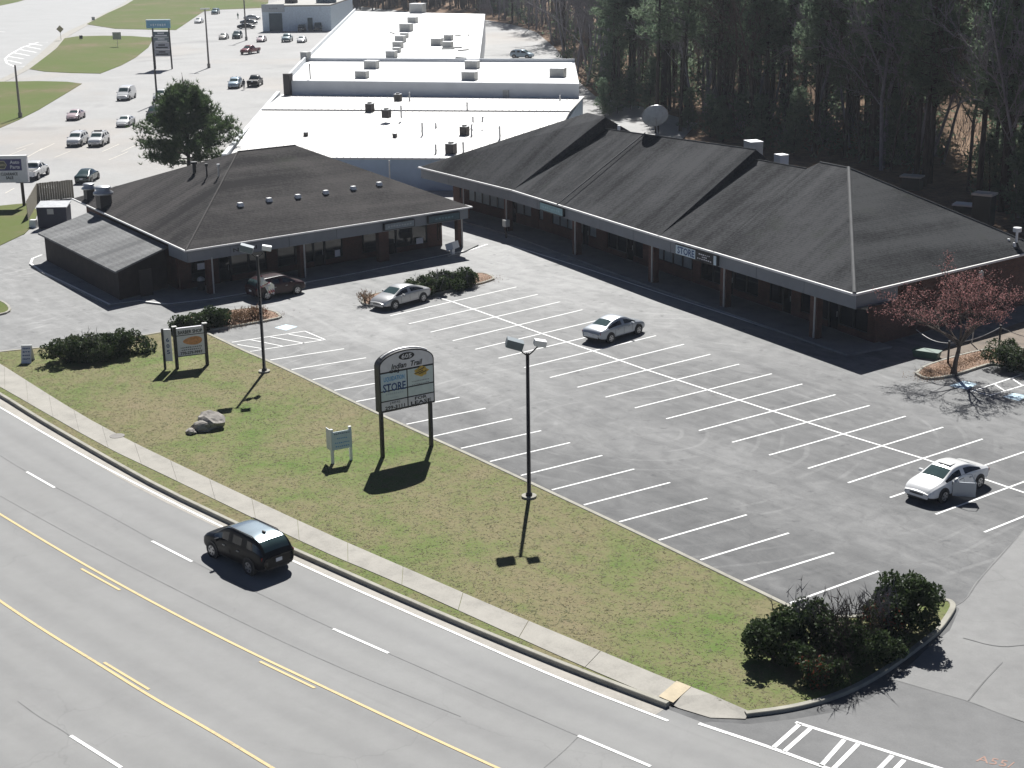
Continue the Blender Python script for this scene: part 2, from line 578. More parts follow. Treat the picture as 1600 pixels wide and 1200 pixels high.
def make_brick(name='brick'):
    m, nt, b = nodes_of(name)
    tc = N(nt, 'ShaderNodeNewGeometry')
    sep = N(nt, 'ShaderNodeSeparateXYZ'); nt.links.new(tc.outputs['Position'], sep.inputs[0])
    cmb = N(nt, 'ShaderNodeCombineXYZ')
    nt.links.new(math_n(nt, 'ADD', sep.outputs['X'], sep.outputs['Y']), cmb.inputs[0])
    nt.links.new(sep.outputs['Z'], cmb.inputs[1])
    br = N(nt, 'ShaderNodeTexBrick')
    br.inputs['Scale'].default_value = 1.0
    br.inputs['Brick Width'].default_value = 0.22; br.inputs['Row Height'].default_value = 0.075
    br.inputs['Mortar Size'].default_value = 0.006
    br.inputs['Color1'].default_value = (.115, .045, .030, 1); br.inputs['Color2'].default_value = (.075, .032, .023, 1)
    br.inputs['Mortar'].default_value = (.12, .10, .088, 1)
    nt.links.new(cmb.outputs[0], br.inputs['Vector'])
    n1 = noise(nt, tc.outputs['Position'], 0.6, 4)
    col = mixc(nt, 1.0, br.outputs['Color'], ramp(nt, n1, [(0.3, (.7, .7, .7)), (0.7, (1.15, 1.1, 1.1))]), 'MULTIPLY')
    nt.links.new(col, b.inputs['Base Color'])
    b.inputs['Roughness'].default_value = 0.9
    return m

def make_glass(name, c, rough=0.06):
    if name in MATS:
        return MATS[name]
    m, nt, b = nodes_of(name)
    pos = N(nt, 'ShaderNodeTexCoord').outputs['Object']
    f = noise(nt, pos, 1.2, 3)
    nt.links.new(ramp(nt, f, [(0.3, tuple(x * .7 for x in c)), (0.7, c)]), b.inputs['Base Color'])
    b.inputs['Roughness'].default_value = rough
    b.inputs['Specular IOR Level'].default_value = 0.8
    b.inputs['IOR'].default_value = 1.5
    MATS[name] = m
    return m

def make_paint_stripe(name, c):
    m, nt, b = nodes_of(name)
    pos = world_pos(nt)
    n1 = noise(nt, pos, 5.0, 6, 0.75)
    n2 = noise(nt, pos, 0.3, 3)
    f = math_n(nt, 'ADD', math_n(nt, 'MULTIPLY', n1, 0.65), math_n(nt, 'MULTIPLY', n2, 0.35))
    nt.links.new(ramp(nt, f, [(0.34, tuple(x * .45 + .08 for x in c)), (0.47, c)]), b.inputs['Base Color'])
    b.inputs['Roughness'].default_value = 0.75
    return m

def make_leaf(name, lo, hi, trans=0.25, scale=1.2):
    m, nt, b = nodes_of(name)
    pos = world_pos(nt)
    f = noise(nt, pos, scale, 3, 0.7)
    col = ramp(nt, f, [(0.3, lo), (0.7, hi)])
    nt.links.new(col, b.inputs['Base Color'])
    b.inputs['Roughness'].default_value = 0.7
    b.inputs['Specular IOR Level'].default_value = 0.25
    tr = N(nt, 'ShaderNodeBsdfTranslucent')
    nt.links.new(col, tr.inputs['Color'])
    mx = N(nt, 'ShaderNodeMixShader'); mx.inputs[0].default_value = trans
    nt.links.new(b.outputs[0], mx.inputs[1]); nt.links.new(tr.outputs[0], mx.inputs[2])
    nt.links.new(mx.outputs[0], nt.nodes['Material Output'].inputs['Surface'])
    return m

def make_bark(name, lo, hi):
    m, nt, b = nodes_of(name)
    pos = N(nt, 'ShaderNodeTexCoord').outputs['Object']
    f = noise(nt, stretch(nt, pos, (6, 6, 1.2)), 1.0, 5, 0.7)
    nt.links.new(ramp(nt, f, [(0.3, lo), (0.7, hi)]), b.inputs['Base Color'])
    b.inputs['Roughness'].default_value = 0.9
    b.inputs['Specular IOR Level'].default_value = 0.2
    return m

M_ASPH = make_asphalt()
M_ROAD = make_road('road_asphalt', (.205, .204, .199), (.268, .267, .261))
def stain(m, c, scale, lo, hi, amt):
    nt = m.node_tree; b = nt.nodes['Principled BSDF']
    src = b.inputs['Base Color'].links[0].from_socket
    f = ramp(nt, noise(nt, world_pos(nt), scale, 4, .6, .5), [(lo, (0, 0, 0)), (hi, (1, 1, 1))])
    nt.links.new(mixc(nt, math_n(nt, 'MULTIPLY', f, amt), src, c), b.inputs['Base Color'])
M_FARPAVE = make_road('pale_pavement', (.255, .252, .247), (.37, .366, .358))
stain(M_FARPAVE, (.36, .31, .262), .022, .52, .66, .40)
stain(M_FARPAVE, (.17, .17, .17), .05, .60, .70, .4)
def wheel_tracks(m):
    nt = m.node_tree; b = nt.nodes['Principled BSDF']
    src = b.inputs['Base Color'].links[0].from_socket
    uv = N(nt, 'ShaderNodeUVMap')
    sep = N(nt, 'ShaderNodeSeparateXYZ'); nt.links.new(uv.outputs['UV'], sep.inputs[0])
    band = math_n(nt, 'SINE', math_n(nt, 'MULTIPLY', math_n(nt, 'ADD', sep.outputs['Y'], .35), 2 * math.pi / 1.82))
    f = math_n(nt, 'MULTIPLY', math_n(nt, 'ADD', math_n(nt, 'MULTIPLY', band, .5), .5), noise(nt, stretch(nt, uv.outputs['UV'], (.03, .6, 1)), 1.0, 5, .6))
    col = mixc(nt, 1.0, src, ramp(nt, f, [(0.1, (1.03, 1.03, 1.03)), (0.6, (.91, .91, .915))]), 'MULTIPLY')
    drip = ramp(nt, noise(nt, stretch(nt, uv.outputs['UV'], (.10, 1.6, 1)), 1.0, 4, .6), [(0.62, (1, 1, 1)), (0.74, (.94, .94, .94))])
    nt.links.new(mixc(nt, 1.0, col, drip, 'MULTIPLY'), b.inputs['Base Color'])
wheel_tracks(M_ROAD)
stain(M_ROAD, (.20, .20, .195), .05, .55, .70, .35)
M_DRIVE = make_road('driveway_pavement', (.15, .15, .148), (.27, .268, .262))
M_APRON = make_road('apron_asphalt', (.095, .096, .097), (.20, .20, .198))
M_LITTER = make_litter()
M_GRASS = make_grass()
M_FARGRASS = make_far_grass()
M_CONC = make_concrete('concrete', (.33, .312, .275))
M_GUTTER = make_concrete('gutter_concrete', (.37, .345, .305), 0.16, 0.5)
M_KERB = make_concrete('kerb_concrete', (.33, .315, .265), 0.18, 1.1)
M_WALK = make_concrete('walkway_concrete', (.24, .24, .235))
M_MULCH = make_concrete('pine_straw_mulch', (.21, .12, .07), 0.3, 2.5)
M_WHITE = make_paint_stripe('white_stripe_paint', (.82, .82, .80))
M_YELLOW = make_paint_stripe('yellow_stripe_paint', (.60, .46, .22))
M_BLUEP = make_paint_stripe('pale_blue_pavement_paint', (.55, .72, .82))
M_TAR = plain('tar_seam', (.15, .15, .148), 0.8, 0, .3, 1.0)
M_SHL = make_shingle('dark_shingle_left', (.024, .023, .024), (.076, .071, .069), 1.57)
M_SHR = make_shingle('dark_shingle_right', (.015, .016, .018), (.072, .073, .076), 0.10)
M_SHR2 = make_shingle('dark_shingle_hip', (.013, .014, .016), (.066, .068, .070), 1.60)
M_SHLEAN = make_shingle('grey_roll_roofing', (.13, .132, .133), (.25, .252, .25), 1.57)
M_BRICK = make_brick()
M_FASCIA = plain('grey_blue_fascia', (.20, .215, .235), 0.6, 0, 0.10, 0.7)
M_TRIM = plain('white_gutter_metal', (.72, .71, .69), 0.45, 0, 0.10, 2)
M_WHITEMETAL = plain('white_painted_metal', (.80, .80, .79), 0.45, 0, 0.05, 1.0)
M_ROOFWHITE = plain('white_roof_coating', (.82, .82, .81), 0.55, 0, 0.05, 0.15)
M_ROOFPANEL = plain('cream_metal_roof', (.62, .605, .58), 0.5, 0, 0.05, 0.2)
M_BLUEWALL = plain('blue_grey_siding', (.42, .53, .66), 0.6, 0, 0.08, 0.6)
M_GREYWALL = plain('grey_siding', (.62, .645, .67), 0.65, 0, 0.06, 0.4)
M_DARK = plain('black_metal', (.016, .016, .018), 0.5)
M_DARKWOOD = plain('dark_stained_wood', (.030, .024, .022), 0.8)
M_POLE = plain('dark_bronze_pole', (.022, .019, .017), 0.5)
M_GALV = plain('galvanised_metal', (.42, .43, .44), 0.4, 0.6, 0.15)
M_HVAC = plain('beige_grey_cabinet', (.42, .42, .40), 0.55)
M_HVACD = plain('dark_brown_cabinet', (.05, .042, .04), 0.6)
M_SGLASS = make_glass('storefront_glass', (.012, .014, .016))
M_BLIND = plain('blue_grey_window_film', (.16, .20, .23), 0.5, 0, 0.15, 2.0)
M_CGLASS = make_glass('car_glass', (.010, .012, .013), 0.04)
M_WGLASS = make_glass('windscreen_glass', (.06, .10, .10), 0.04)
M_TYRE = plain('tyre_rubber', (.018, .018, .019), 0.85)
M_RIM = plain('alloy_rim', (.45, .45, .46), 0.35, 0.8)
M_BLACKPL = plain('black_plastic', (.02, .02, .021), 0.6)
M_REDLAMP = plain('red_lamp_lens', (.30, .015, .02), 0.25)
M_CLEARLAMP = plain('clear_lamp_lens', (.62, .64, .66), 0.2)
M_PLATE = plain('number_plate', (.62, .63, .66), 0.5)
M_SIGNW = plain('sign_face_white', (.70, .69, .72), 0.5, 0, 0.06)
M_SIGNB = plain('sign_face_pale_blue', (.55, .66, .72), 0.5, 0, 0.06)
M_INK = plain('sign_black_ink', (.012, .012, .014), 0.6)
M_NAVY = plain('sign_navy_ink', (.025, .07, .20), 0.6)
M_LBLUE = plain('sign_light_blue_ink', (.10, .33, .60), 0.6)
M_GOLD = plain('sign_gold_ink', (.55, .36, .06), 0.6, 0, 0.3, 6)
M_ORANGE = plain('sign_orange_ink', (.60, .27, .10), 0.6, 0, 0.3, 6)
M_BARKP = make_bark('pine_bark', (.032, .026, .023), (.085, .066, .056))
M_BARKG = make_bark('grey_bark', (.15, .14, .15), (.32, .30, .31))
M_BARKB = make_bark('brown_bark', (.060, .048, .040), (.15, .12, .10))
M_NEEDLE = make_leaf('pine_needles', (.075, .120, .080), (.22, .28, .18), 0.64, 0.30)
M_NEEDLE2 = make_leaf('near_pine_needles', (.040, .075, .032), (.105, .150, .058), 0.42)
M_SHRUB = make_leaf('evergreen_shrub_leaves', (.018, .036, .014), (.068, .098, .034), 0.3, 2.0)
M_SHRUBG = make_leaf('grey_green_shrub_leaves', (.045, .065, .030), (.14, .15, .075), 0.2, 3.0)
M_PALESHRUB = make_leaf('pale_shrub_leaves', (.10, .115, .08), (.28, .29, .21), 0.2, 4.0)
M_REDBUD = make_leaf('red_buds', (.29, .125, .12), (.50, .27, .25), 0.4, 2.0)
M_REDLEAF = make_leaf('rusty_leaves', (.16, .045, .025), (.30, .095, .05), 0.25, 4.0)
M_DRYTWIG = make_leaf('dry_grass_stems', (.20, .13, .08), (.36, .25, .16), 0.2, 3.0)
M_TUFT = make_leaf('grass_blades', (.26, .22, .135), (.20, .22, .10), 0.5, 0.5)
M_ROCK = make_concrete('rock', (.30, .275, .245), 0.35, 2.0)

# ================================================================== THE SETTING
def W(pts, z=0.0):
    return [at(x, y, z) for x, y in pts]

# terrain out to the horizon, one sheet
g = sheet('ground', [(-3500, -3000), (1500, -3000), (1500, 3000), (-3500, 3000)], -0.06, M_LITTER)
struct(g)
# pale pavement of the farther lots, the cross road and the yard behind
far_edge = W([(1600, 362), (1500, 305), (1300, 262), (1150, 226), (1090, 192), (1010, 168), (930, 150), (902, 125), (886, 98), (868, 75), (838, 50), (800, 38), (740, 28), (560, 10), (530, 2)])
farp = sheet('distant_pavement', [(60, -140), (60, 38), (20, 39), (-4, 42), (-32, 46)] + [tuple(p[:2]) for p in far_edge[4:]] + [(-700, 330), (-1200, 330), (-1200, -300), (-300, -300)], -0.02, M_FARPAVE)
struct(farp)
# leaf-covered bank rising behind the right wood
def hill(p):
    q = CAM_M @ (np.asarray(p, float) - CAM_POS)
    x_ = 800 + CAM_F * q[0] / q[2]
    d_ = math.hypot(p[0] - CAM_POS[0], p[1] - CAM_POS[1])
    t_ = min(max((d_ - 192) / 95.0, 0), 1)
    return 17.0 * t_ * t_ * (3 - 2 * t_) * min(max((x_ - 1130) / 170.0, 0), 1)
hb_ = MB()
rows_ = []
for i_ in range(16):
    r_ = []
    for j_ in range(26):
        d0 = at(1080 + j_ * 36, 300)[:2] - CAM_POS[:2]
        d0 = d0 / np.linalg.norm(d0)
        q_ = np.array([CAM_POS[0] + d0[0] * (185 + i_ * 9), CAM_POS[1] + d0[1] * (185 + i_ * 9), 0.0])
        z_ = hill(q_)
        hb_.v.append((q_[0], q_[1], z_ - .12 + (0.25 * math.sin(i_ * 2.1 + j_ * 1.7) if z_ > .4 else 0)))
        r_.append(len(hb_.v) - 1)
    rows_.append(r_)
for a_, b_ in zip(rows_[:-1], rows_[1:]):
    for j_ in range(25):
        hb_.f.append((a_[j_], a_[j_ + 1], b_[j_ + 1], b_[j_])); hb_.m.append(0)
struct(hb_.build('hillside', M_LITTER, None, True))
lot = sheet('parking_lot', [(-47, -75), (150, -75), (150, 37), (24, 37.5), (-4, 41), (-32, 45), (-47, 47)], 0.0, M_ASPH)
struct(lot)

# ---- the main road in the foreground
kb_px = [(-90, 571), (-40, 599), (0, 621), (55, 656), (109, 688), (180, 729), (250, 768), (384, 832), (500, 884), (640, 946), (762, 998), (900, 1054), (1040, 1107)]
Kb = smooth_curve(W(kb_px), it=1)
t0 = unit(Kb[0] - Kb[2]); t1 = unit(Kb[-1] - Kb[-4])
road_edge = [Kb[0] + t0 * 60] + Kb + [Kb[-1] + t1 * 20, Kb[-1] + t1 * 70 + np.array([0, -1.0, 0])]
nn = normals2(road_edge)
mb = MB(); uvs = []
offs = [0, 3.5, 7, 11, 15, 19, 24, 30]
ss = [0.0]
for p_, q_ in zip(road_edge[:-1], road_edge[1:]): ss.append(ss[-1] + float(np.linalg.norm(q_ - p_)))
for i in range(len(road_edge) - 1):
    for o0, o1 in zip(offs[:-1], offs[1:]):
        q4 = [(i, o1), (i + 1, o1), (i + 1, o0), (i, o0)]
        mb.poly([tuple((road_edge[k] - nn[k] * o)[:2]) + (0.006,) for k, o in q4])
        uvs += [(ss[k], o) for k, o in q4]
road = mb.build('road', M_ROAD)
uvl = road.data.uv_layers.new(name='UVMap')
uvl.data.foreach_set('uv', [c for t in uvs for c in t])
struct(road)
gut = ribbon('gutter', Kb, 0.62, 0.011, M_GUTTER, None, -0.31)
struct(gut)
kerb_end = Kb + [p for p in W([(1070, 1114), (1100, 1119)])]
kr = kerb('road_kerb', Kb, 0.24, 0.20, M_KERB)
struct(kr)

def line(name, px, w, mat, parent, z=0.02, fine=True):
    pts = W(px)
    if fine and len(pts) > 2:
        pts = smooth_curve(pts, it=2)
    return ribbon(name, pts, w, z, mat, parent)

line('edge_line', [(-40, 614), (0, 636.5), (70, 678), (156, 727), (281, 791), (350, 825), (500, 897), (687, 979), (875, 1062), (1044, 1127)], 0.13, M_WHITE, road)
line('edge_line', [(1092, 1131), (1206, 1169), (1287, 1199), (1420, 1246)], 0.17, M_WHITE, road)
line('centre_line', [(-40, 778), (0, 804), (125, 879), (250, 948), (375, 1012), (500, 1071), (639, 1137), (774, 1199), (860, 1238)], 0.13, M_YELLOW, road)
line('centre_line', [(-40, 910), (0, 939.6), (71, 987), (154, 1037.5), (233, 1087.5), (333, 1144), (421, 1198), (480, 1232)], 0.13, M_YELLOW, road)
for a, b in (((127, 889), (187.5, 922.5)), ((406, 1034), (492, 1075.5)), ((162.5, 1035.5), (233, 1078))):
    line('turn_lane_dash', [a, b], 0.12, M_YELLOW, road)
for a, b in (((41.7, 737.5), (85.4, 762.5)), ((237.5, 845.8), (300, 878)), ((520.6, 983), (607, 1021)), ((903, 1150), (1016.7, 1198)), ((110.4, 1150), (189.6, 1200))):
    line('lane_dash', [a, b], 0.14, M_WHITE, road)
# crosswalk at the driveway mouth
line('crosswalk_line', [(1243, 1129), (1350, 1163), (1462, 1199), (1600, 1243)], 0.16, M_WHITE, road)
for a, b in (((1250, 1131.6), (1208, 1169)), ((1267, 1138), (1225, 1175)), ((1319, 1156.5), (1283, 1197)), ((1340.6, 1163), (1300, 1204)), ((1394, 1181), (1350, 1226)), ((1412.5, 1188), (1368, 1234))):
    line('crosswalk_bar', [a, b], 0.17, M_WHITE, road)
# seams and cracks sealed with tar
for px in ([(0, 712), (42, 738), (160, 800), (300, 878), (420, 935), (520, 983), (700, 1062), (900, 1149), (1010, 1196)], [(28, 1096), (60, 1120), (95, 1140), (112, 1152)],
           [(0, 775), (120, 842), (330, 950), (520, 1040), (720, 1120)], [(905, 1150), (880, 1175), (850, 1200)]):
    line('tar_seam', px, 0.035, M_TAR, road, 0.013)

# ---- driveway on the near right
drive = sheet('driveway', [p[:2] for p in W([(1700, 770), (1600, 827), (1555, 875), (1522, 913), (1508, 937), (1492, 946), (1499, 952), (1484, 985), (1446, 1016), (1398, 1062), (1500, 1092), (1600, 1130), (1800, 1190), (1900, 900)])], 0.004, M_DRIVE)
struct(drive)
apron = sheet('driveway_apron', [p[:2] for p in W([(1398, 1062), (1360, 1092), (1310, 1112), (1240, 1124), (1170, 1132), (1110, 1128), (1092, 1131), (1206, 1169), (1287, 1199), (1420, 1240), (1700, 1240), (1800, 1190), (1600, 1130), (1500, 1092)])], 0.012, M_APRON)
struct(apron)
for px in ([(1600, 826), (1570, 862), (1530, 905), (1510, 937), (1494, 946)], [(1398, 1063), (1450, 1078), (1520, 1098), (1560, 1115), (1620, 1135)], [(1513, 1095), (1540, 1062), (1566, 1035)], [(1505, 997), (1560, 1012), (1600, 1008)]):
    line('tar_seam', px, 0.05, M_TAR, drive, 0.018)
text_mesh(apron, 'spray_paint_mark', 'A55/', 1.2, 0.45, at(1555, 1190, 0.02), at(1580, 1194) - at(1530, 1184), at(1560, 1180) - at(1550, 1200), plain('orange_spray_paint', (.33, .20, .155), 0.8))

# ---- lawn with its kerbs
K1 = smooth_curve(W([(-80, 561), (-40, 556), (0, 551), (80, 543), (150, 535), (215, 527), (262, 519), (300, 515), (320, 519), (345, 531), (380, 548), (422.5, 566), (488.7, 597), (556.7, 631), (635, 667), (720, 705), (814, 748), (912, 794), (1029.5, 849), (1162, 913), (1240, 951)]), it=1)
Rc = smooth_curve(W([(1240, 951), (1300, 968), (1380, 960), (1450, 941), (1484, 938), (1496, 948), (1490, 962), (1470, 990), (1444, 1010), (1415, 1032), (1381, 1056), (1337, 1081), (1287, 1100), (1231, 1113), (1167, 1121)]), it=2)
kerb1 = kerb('lot_kerb', K1 + Rc[1:], 0.26, 0.14, M_KERB, None, -0.03, -1)
struct(kerb1)
gn = normals2(K1 + Rc[1:])
inner = [p - n * 0.2 for p, n in zip(K1 + Rc[1:], gn)]
kn = normals2(Kb)
low = [p + n * 0.18 for p, n in zip(Kb, kn)]
lawn_poly = [p[:2] for p in inner] + [tuple(p[:2]) for p in W([(1170, 1112), (1112, 1087), (1064, 1069), (1031, 1090)], .1)] + [p[:2] for p in reversed(low)]
lawn = sheet('lawn', lawn_poly, 0.105, M_GRASS)
struct(lawn)

# sidewalk slabs between two surveyed edges
U_px = [(-60, 534), (0, 568), (19, 580), (125, 647), (200, 687), (312, 741), (500, 829), (620, 881), (800, 959), (939, 1017), (1017, 1050), (1062, 1068)]
L_px = [(-60, 570), (0, 604), (40, 627), (162, 697), (240, 734), (344, 784), (500, 860), (612, 906), (762, 974), (875, 1025), (960, 1062), (1029, 1091)]
def arc(pts, n):
    d = [0.0]
    for a, b in zip(pts[:-1], pts[1:]):
        d.append(d[-1] + np.linalg.norm(b - a))
    out = []
    for i in range(n + 1):
        s = d[-1] * i / n
        k = min(max(np.searchsorted(d, s) - 1, 0), len(pts) - 2)
        f = (s - d[k]) / max(d[k + 1] - d[k], 1e-6)
        out.append(pts[k] + (pts[k + 1] - pts[k]) * f)
    return out
Uw, Lw = smooth_curve(W(U_px, 0.13), it=1), smooth_curve(W(L_px, 0.13), it=1)
walk = empty('sidewalk', tuple(Lw[0]))
struct(walk)
walk.location = (0, 0, 0)
nslab = 17
Ua, La = arc(Uw, nslab * 3), arc(Lw, nslab * 3)
for i in range(nslab):
    mb = MB()
    us = Ua[i * 3:i * 3 + 4]; ls = La[i * 3:i * 3 + 4]
    e = 0.012
    us = [us[0] + (us[1] - us[0]) * e] + us[1:3] + [us[3] + (us[2] - us[3]) * e]
    ls = [ls[0] + (ls[1] - ls[0]) * e] + ls[1:3] + [ls[3] + (ls[2] - ls[3]) * e]
    ring = [tuple(p[:2]) for p in ls] + [tuple(p[:2]) for p in reversed(us)]
    dz = random.uniform(-0.004, 0.004)
    mb.prism(ring, 0.02, 0.13 + dz)
    mb.build('sidewalk_slab', M_CONC, walk)
ramp_px = [(1062, 1068), (1110, 1086), (1170, 1112), (1165, 1121), (1110, 1119), (1060, 1104), (1029, 1091)]
MB().poly([(p[0], p[1], z_) for p, z_ in zip(W(ramp_px, 0.08), (.128, .122, .112, .03, .022, .03, .12))]).build('corner_ramp', M_CONC, walk)
sheet('tactile_ramp_panel', [p[:2] for p in W([(1057, 1064), (1080, 1073), (1052, 1098), (1029, 1088)], 0.13)], 0.139, plain('tan_tactile_panel', (.46, .385, .26), 0.8), walk, 0.01)
mc = at(183, 681, 0.13)
mb = MB()
mb.prism([(mc[0] + 0.42 * math.cos(a * math.pi / 12), mc[1] + 0.42 * math.sin(a * math.pi / 12)) for a in range(24)], 0.12, 0.142)
mb.build('manhole_cover', plain('cast_iron_cover', (.17, .155, .14), 0.7), walk)

# grass tufts that roughen the lawn and creep over its edges
from mathutils.geometry import tessellate_polygon
tri = tessellate_polygon([[Vector((p[0], p[1], 0)) for p in lawn_poly]])
LP = np.array([[p[0], p[1]] for p in lawn_poly])
T = np.array([[LP[i] for i in t] for t in tri])
ar = 0.5 * np.abs((T[:, 1, 0] - T[:, 0, 0]) * (T[:, 2, 1] - T[:, 0, 1]) - (T[:, 1, 1] - T[:, 0, 1]) * (T[:, 2, 0] - T[:, 0, 0]))
def in_poly(P, poly):
    x, y = P[:, 0], P[:, 1]
    ins = np.zeros(len(P), bool)
    j = len(poly) - 1
    for i in range(len(poly)):
        xi, yi = poly[i]; xj, yj = poly[j]
        c = ((yi > y) != (yj > y)) & (x < (xj - xi) * (y - yi) / (yj - yi + 1e-12) + xi)
        ins ^= c
        j = i
    return ins
nt_ = 30000
ti = RNG.choice(len(T), nt_, p=ar / ar.sum())
r1, r2 = RNG.random(nt_), RNG.random(nt_)
sw = np.sqrt(r1)
PT = T[ti, 0] * (1 - sw)[:, None] + T[ti, 1] * (sw * (1 - r2))[:, None] + T[ti, 2] * (sw * r2)[:, None]
walk_poly = [tuple(p[:2]) for p in La] + [tuple(p[:2]) for p in reversed(Ua)]
PT = PT[~in_poly(PT, walk_poly)]
# denser rows along the edge of the walk
edge = np.array([p[:2] for p in Ua])
er = np.repeat(edge, 46, axis=0) + RNG.normal(0, 1, (len(edge) * 46, 2)) * np.array([0.85, 0.85])
er = er[~in_poly(er, walk_poly)]
er = er[in_poly(er, lawn_poly)]
PT = np.vstack([PT, er])
n = len(PT)
h = RNG.uniform(0.008, 0.03, n); an = RNG.uniform(0, 6.28, n); w_ = RNG.uniform(0.02, 0.055, n)
bl = np.zeros((n, 2, 3, 3))
for k in range(2):
    a = an + k * 1.57
    dx, dy = np.cos(a) * w_, np.sin(a) * w_
    bl[:, k, 0] = np.stack([PT[:, 0] - dx, PT[:, 1] - dy, np.full(n, 0.10)], 1)
    bl[:, k, 1] = np.stack([PT[:, 0] + dx, PT[:, 1] + dy, np.full(n, 0.10)], 1)
    bl[:, k, 2] = np.stack([PT[:, 0] + RNG.normal(0, .10, n), PT[:, 1] + RNG.normal(0, .10, n), 0.106 + h], 1)
def tri_mesh(name, V, mat, parent=None, midx=None):
    """mesh from an (n,3,3) array of loose triangles (fast)"""
    V = np.ascontiguousarray(V.reshape(-1, 3), dtype=np.float32)
    nv = len(V); nf = nv // 3
    me = bpy.data.meshes.new(name)
    me.vertices.add(nv); me.loops.add(nv); me.polygons.add(nf)
    me.vertices.foreach_set('co', V.ravel())
    me.loops.foreach_set('vertex_index', np.arange(nv, dtype=np.int32))
    me.polygons.foreach_set('loop_start', np.arange(0, nv, 3, dtype=np.int32))
    me.polygons.foreach_set('loop_total', np.full(nf, 3, dtype=np.int32))
    for m in (mat if isinstance(mat, (list, tuple)) else [mat]):
        me.materials.append(m)
    if midx is not None:
        me.polygons.foreach_set('material_index', midx.astype(np.int32))
    me.update(calc_edges=True)
    o = bpy.data.objects.new(name, me)
    COL.objects.link(o)
    if parent is not None:
        o.parent = parent
    return o
tufts = tri_mesh('grass_tufts', bl.reshape(-1, 3, 3), M_TUFT)
struct(tufts, 'stuff', 'short tufts of tan and green grass on the roadside lawn')

# ---- stall lines
C_ = {0: (708.4, 472.2), 18: (1577.4, 762.2)}
Rp = {0: (806.9, 448.4), 1: (840.3, 460), 2: (875, 471.6), 3: (910, 484), 4: (947.5, 497.3), 5: (985.5, 510.5), 6: (1025, 524.5), 7: (1068.7, 538), 8: (1110, 553.7), 9: (1155, 569), 10: (1206, 584), 11: (1253.7, 600), 12: (1305.5, 616.7), 13: (1358.7, 633.7), 14: (1415, 650.5), 15: (1473.7, 667.5), 16: (1535.3, 686), 17: (1601, 706), 18: (1670, 727), 19: (1742, 750)}
Lp = {0: (609.5, 493.5), 1: (638.7, 506), 2: (672.8, 519), 3: (707.5, 532.5), 4: (742.7, 545.9), 5: (779, 559.7), 6: (819, 574.4), 7: (859.4, 590), 8: (902, 605.3), 9: (946, 620.7), 10: (992, 637.5), 11: (1041, 654.5), 12: (1092, 673), 13: (1144, 691.2), 14: (1201.7, 711.2), 15: (1262.5, 732), 16: (1325, 754.5), 17: (1390.7, 777.5), 18: (1462, 803.7), 19: (1538, 831.6)}
for k in Lp:
    line('stall_line', [Lp[k], Rp[k]], 0.125, M_WHITE, lot, 0.008)
FLp = [(422.5, 562.5), (455.5, 577.5), (488.7, 593.2), (522.5, 610), (556.7, 627.5), (598, 645), (635, 663), (676, 682), (720.2, 700.6), (765.5, 721.2), (814, 743), (862.5, 765.5), (912.5, 789), (967.5, 815.5), (1029.5, 844), (1094.5, 875), (1162, 907.5), (1234.5, 942.5)]
FRp = [(537.5, 545), (572, 559.2), (607, 574), (643, 589.5), (678.7, 605), (718, 620.7), (758.7, 638), (800, 654.5), (845.5, 673), (890.7, 691.7), (941, 711.7), (991, 733), (1047, 754), (1105, 778.7), (1166.7, 804.5), (1232.5, 833), (1303, 863.7), (1373, 892.5)]
for a, b in zip(FLp, FRp):
    line('stall_line', [a, b], 0.125, M_WHITE, lot, 0.008)
line('row_line', [(683, 464.5), (708.4, 472.2), (775.4, 496), (846.3, 521.3), (925.4, 548.1), (1010, 578), (1103.7, 608.7), (1207, 642.5), (1319.5, 679), (1441, 716.2), (1577.4, 762.2), (1690, 800)], 0.15, M_WHITE, lot, 0.013, False)
# accessible bay, far end of the front row
for a, b in (((362, 535), (476, 517.5)), ((476, 517.5), (508, 531)), ((508, 531), (391, 549.5)), ((371, 538.5), (410, 545)), ((391, 531), (441, 541)), ((422, 526.5), (475, 536.5)), ((451, 522.5), (502, 531.5))):
    line('hatch_line', [a, b], 0.12, M_WHITE, lot, 0.010 if a == (362, 535) else 0.015)
sheet('painted_symbol', [p[:2] for p in W([(429, 512), (447, 507), (465, 510.5), (447, 516.5)])], 0.009, M_BLUEP, lot)
# accessible bay by the red-budded tree
for a, b in (((1517, 612), (1610, 581)), ((1547, 618), (1620, 596)), ((1517, 611), (1549, 618.5)), ((1553, 600), (1570, 611)), ((1580, 591), (1598, 603))):
    line('hatch_line', [a, b], 0.13, M_WHITE, lot, 0.010 if a[0] in (1517, 1547) and b[1] < 600 else 0.015)
sheet('painted_symbol', [p[:2] for p in W([(1482, 603), (1505, 595), (1527, 600), (1512, 609)])], 0.009, M_BLUEP, lot)
sheet('painted_symbol', [p[:2] for p in W([(1567, 620), (1583, 614.5), (1606, 618), (1592, 627)])], 0.009, M_BLUEP, lot)

